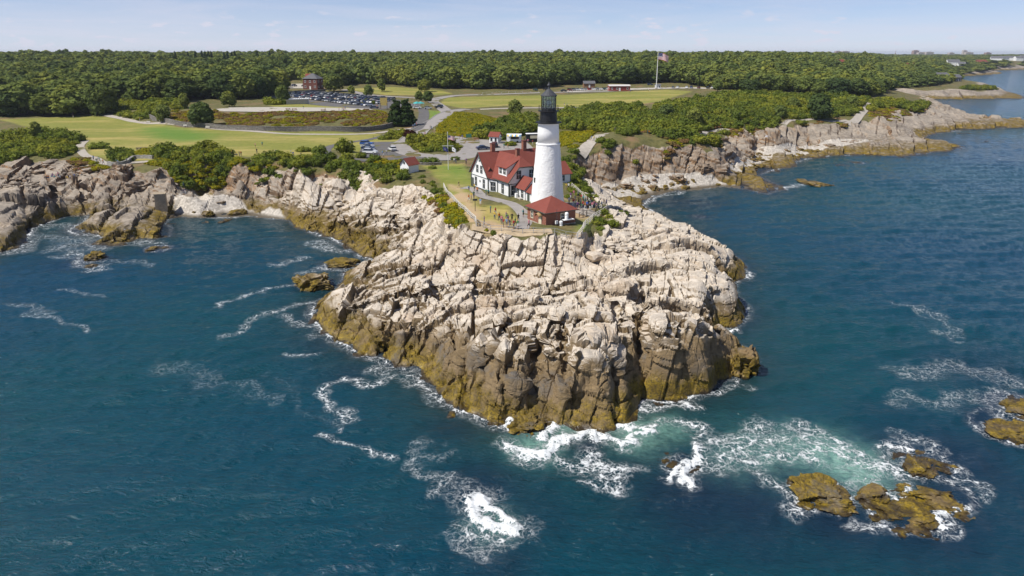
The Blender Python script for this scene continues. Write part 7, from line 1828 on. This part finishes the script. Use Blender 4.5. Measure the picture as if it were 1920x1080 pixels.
for i, a in enumerate(((232, 352, 2.8, 2.4, 2.6, 'big rounded grey boulder left of the concrete block'), (258, 355, 3.4, 2.6, 2.8, 'largest pale boulder next to the concrete block'), (298, 362, 2.0, 1.7, 1.4, 'boulder at the foot of the concrete block'), (388, 386, 1.5, 1.2, 1.3, 'dark boulder alone on the shingle beach'), (447, 400, 2.2, 1.5, 1.3, 'brown boulder at the waterline of the cove'), (424, 414, 2.6, 1.2, .5, 'flat orange rock awash in the cove'), (382, 416, 2.4, 1.0, .5, 'flat brown rock awash at the cove mouth'), (1170, 352, 2.4, 2.0, 1.6, 'pale slab at the foot of the dark cliff'), (1205, 362, 1.4, 1.1, .9, 'dark boulder on the right cove beach'), (1225, 352, 2.0, 1.6, 1.2, 'squarish boulder below the bluff'), (1270, 347, 2.6, 1.8, 1.4, 'long pale boulder below the bluff'), (1320, 340, 2.4, 1.8, 1.6, 'big fallen block at the end of the bluff'), (1405, 275, 3.0, 2.0, 2.0, 'tan block at the top of the pebble beach'))):
    rock(*a[:5], a[5], 60 + i, z0=True, name='boulder', cat='boulder', rz=i * .9, sub=4)
# loose stones: beaches and the gully right of the fence
BM = []
for k in range(4):
    v, f = rock_mesh(90 + k, 2, .4, .65); me = np_mesh('stone', v * .5, f, MAT_GROUND, smooth=False); fattr(me, 'rock', np.ones(len(v)))
    for nm in ('lawn', 'green', 'dirt', 'beach'): fattr(me, nm, np.zeros(len(v)))
    BM.append(me)
ST = [([(325, 372), (360, 362), (480, 392), (540, 410), (400, 408), (330, 405)], .07), ([(1130, 352), (1200, 342), (1330, 342), (1400, 350), (1240, 362), (1205, 374)], .5), ([(1365, 292), (1420, 268), (1500, 256), (1640, 262), (1560, 280), (1460, 300), (1372, 325)], .4), ([(1110, 450), (1160, 430), (1230, 420), (1250, 450), (1180, 480), (1120, 490)], .8), ([(600, 372), (800, 372), (830, 405), (700, 420), (600, 405)], .35), ([(0, 330), (100, 300), (200, 330), (180, 345), (0, 350)], .5), ([(1150, 370), (1220, 376), (1230, 400), (1180, 405)], .6)]
pp = np.vstack([fill([a], d, .3) for a, d in ST]); sz = tr.gamma(2.0, .42, len(pp)) + .25
scatter('beach_stones', BM, pp, np.stack([sz, sz, sz * .8], 1), 'loose pale stones on the beaches and in the gullies', 'stones')
# ------------------------------------------------------------------ settle people and boulders on the displaced rock
bpy.context.view_layer.update()
from mathutils.bvhtree import BVHTree
def bvh_of(o):
    me = o.data; n = len(me.vertices); co = np.empty(n * 3, np.float32); me.vertices.foreach_get('co', co)
    return BVHTree.FromPolygons([Vector(v) for v in co.reshape(-1, 3)], [tuple(p.vertices) for p in me.polygons])
_b1 = bvh_of(land)
for o in SURF:
    if o.location.y < 175:
        hit = _b1.ray_cast(Vector((o.location.x, o.location.y, 60)), Vector((0, 0, -1)))
        if hit[0] is not None: o.location.z = max(hit[0].z, h1(o.location.x, o.location.y) + .0) + .07 if abs(hit[0].z - o.location.z) < .3 else hit[0].z
scene.cycles.adaptive_threshold = 0.02
scene.cycles.max_bounces = 5
scene.cycles.diffuse_bounces = 2
scene.cycles.glossy_bounces = 2
scene.cycles.transmission_bounces = 2
scene.cycles.transparent_max_bounces = 6

# ------------------------------------------------------------------ summer haze
hb = MB().box((0, 7000, 25.0), (30000, 15000, 80.0))
hz_m = bpy.data.materials.new('haze_air'); hz_m.use_nodes = True
for n_ in list(hz_m.node_tree.nodes):
    if n_.type == 'BSDF_PRINCIPLED': hz_m.node_tree.nodes.remove(n_)
pv = hz_m.node_tree.nodes.new('ShaderNodeVolumePrincipled')
pv.inputs['Color'].default_value = (.80, .88, 1.0, 1); pv.inputs['Density'].default_value = 6e-5; pv.inputs['Anisotropy'].default_value = .2
hz_m.node_tree.links.new(pv.outputs[0], [n_ for n_ in hz_m.node_tree.nodes if n_.type == 'OUTPUT_MATERIAL'][0].inputs['Volume'])
ho = hb.build('haze', hz_m); tag(ho, 'thin bluish summer haze over land and sea', 'haze', kind='stuff')
scene.cycles.volume_bounces = 0
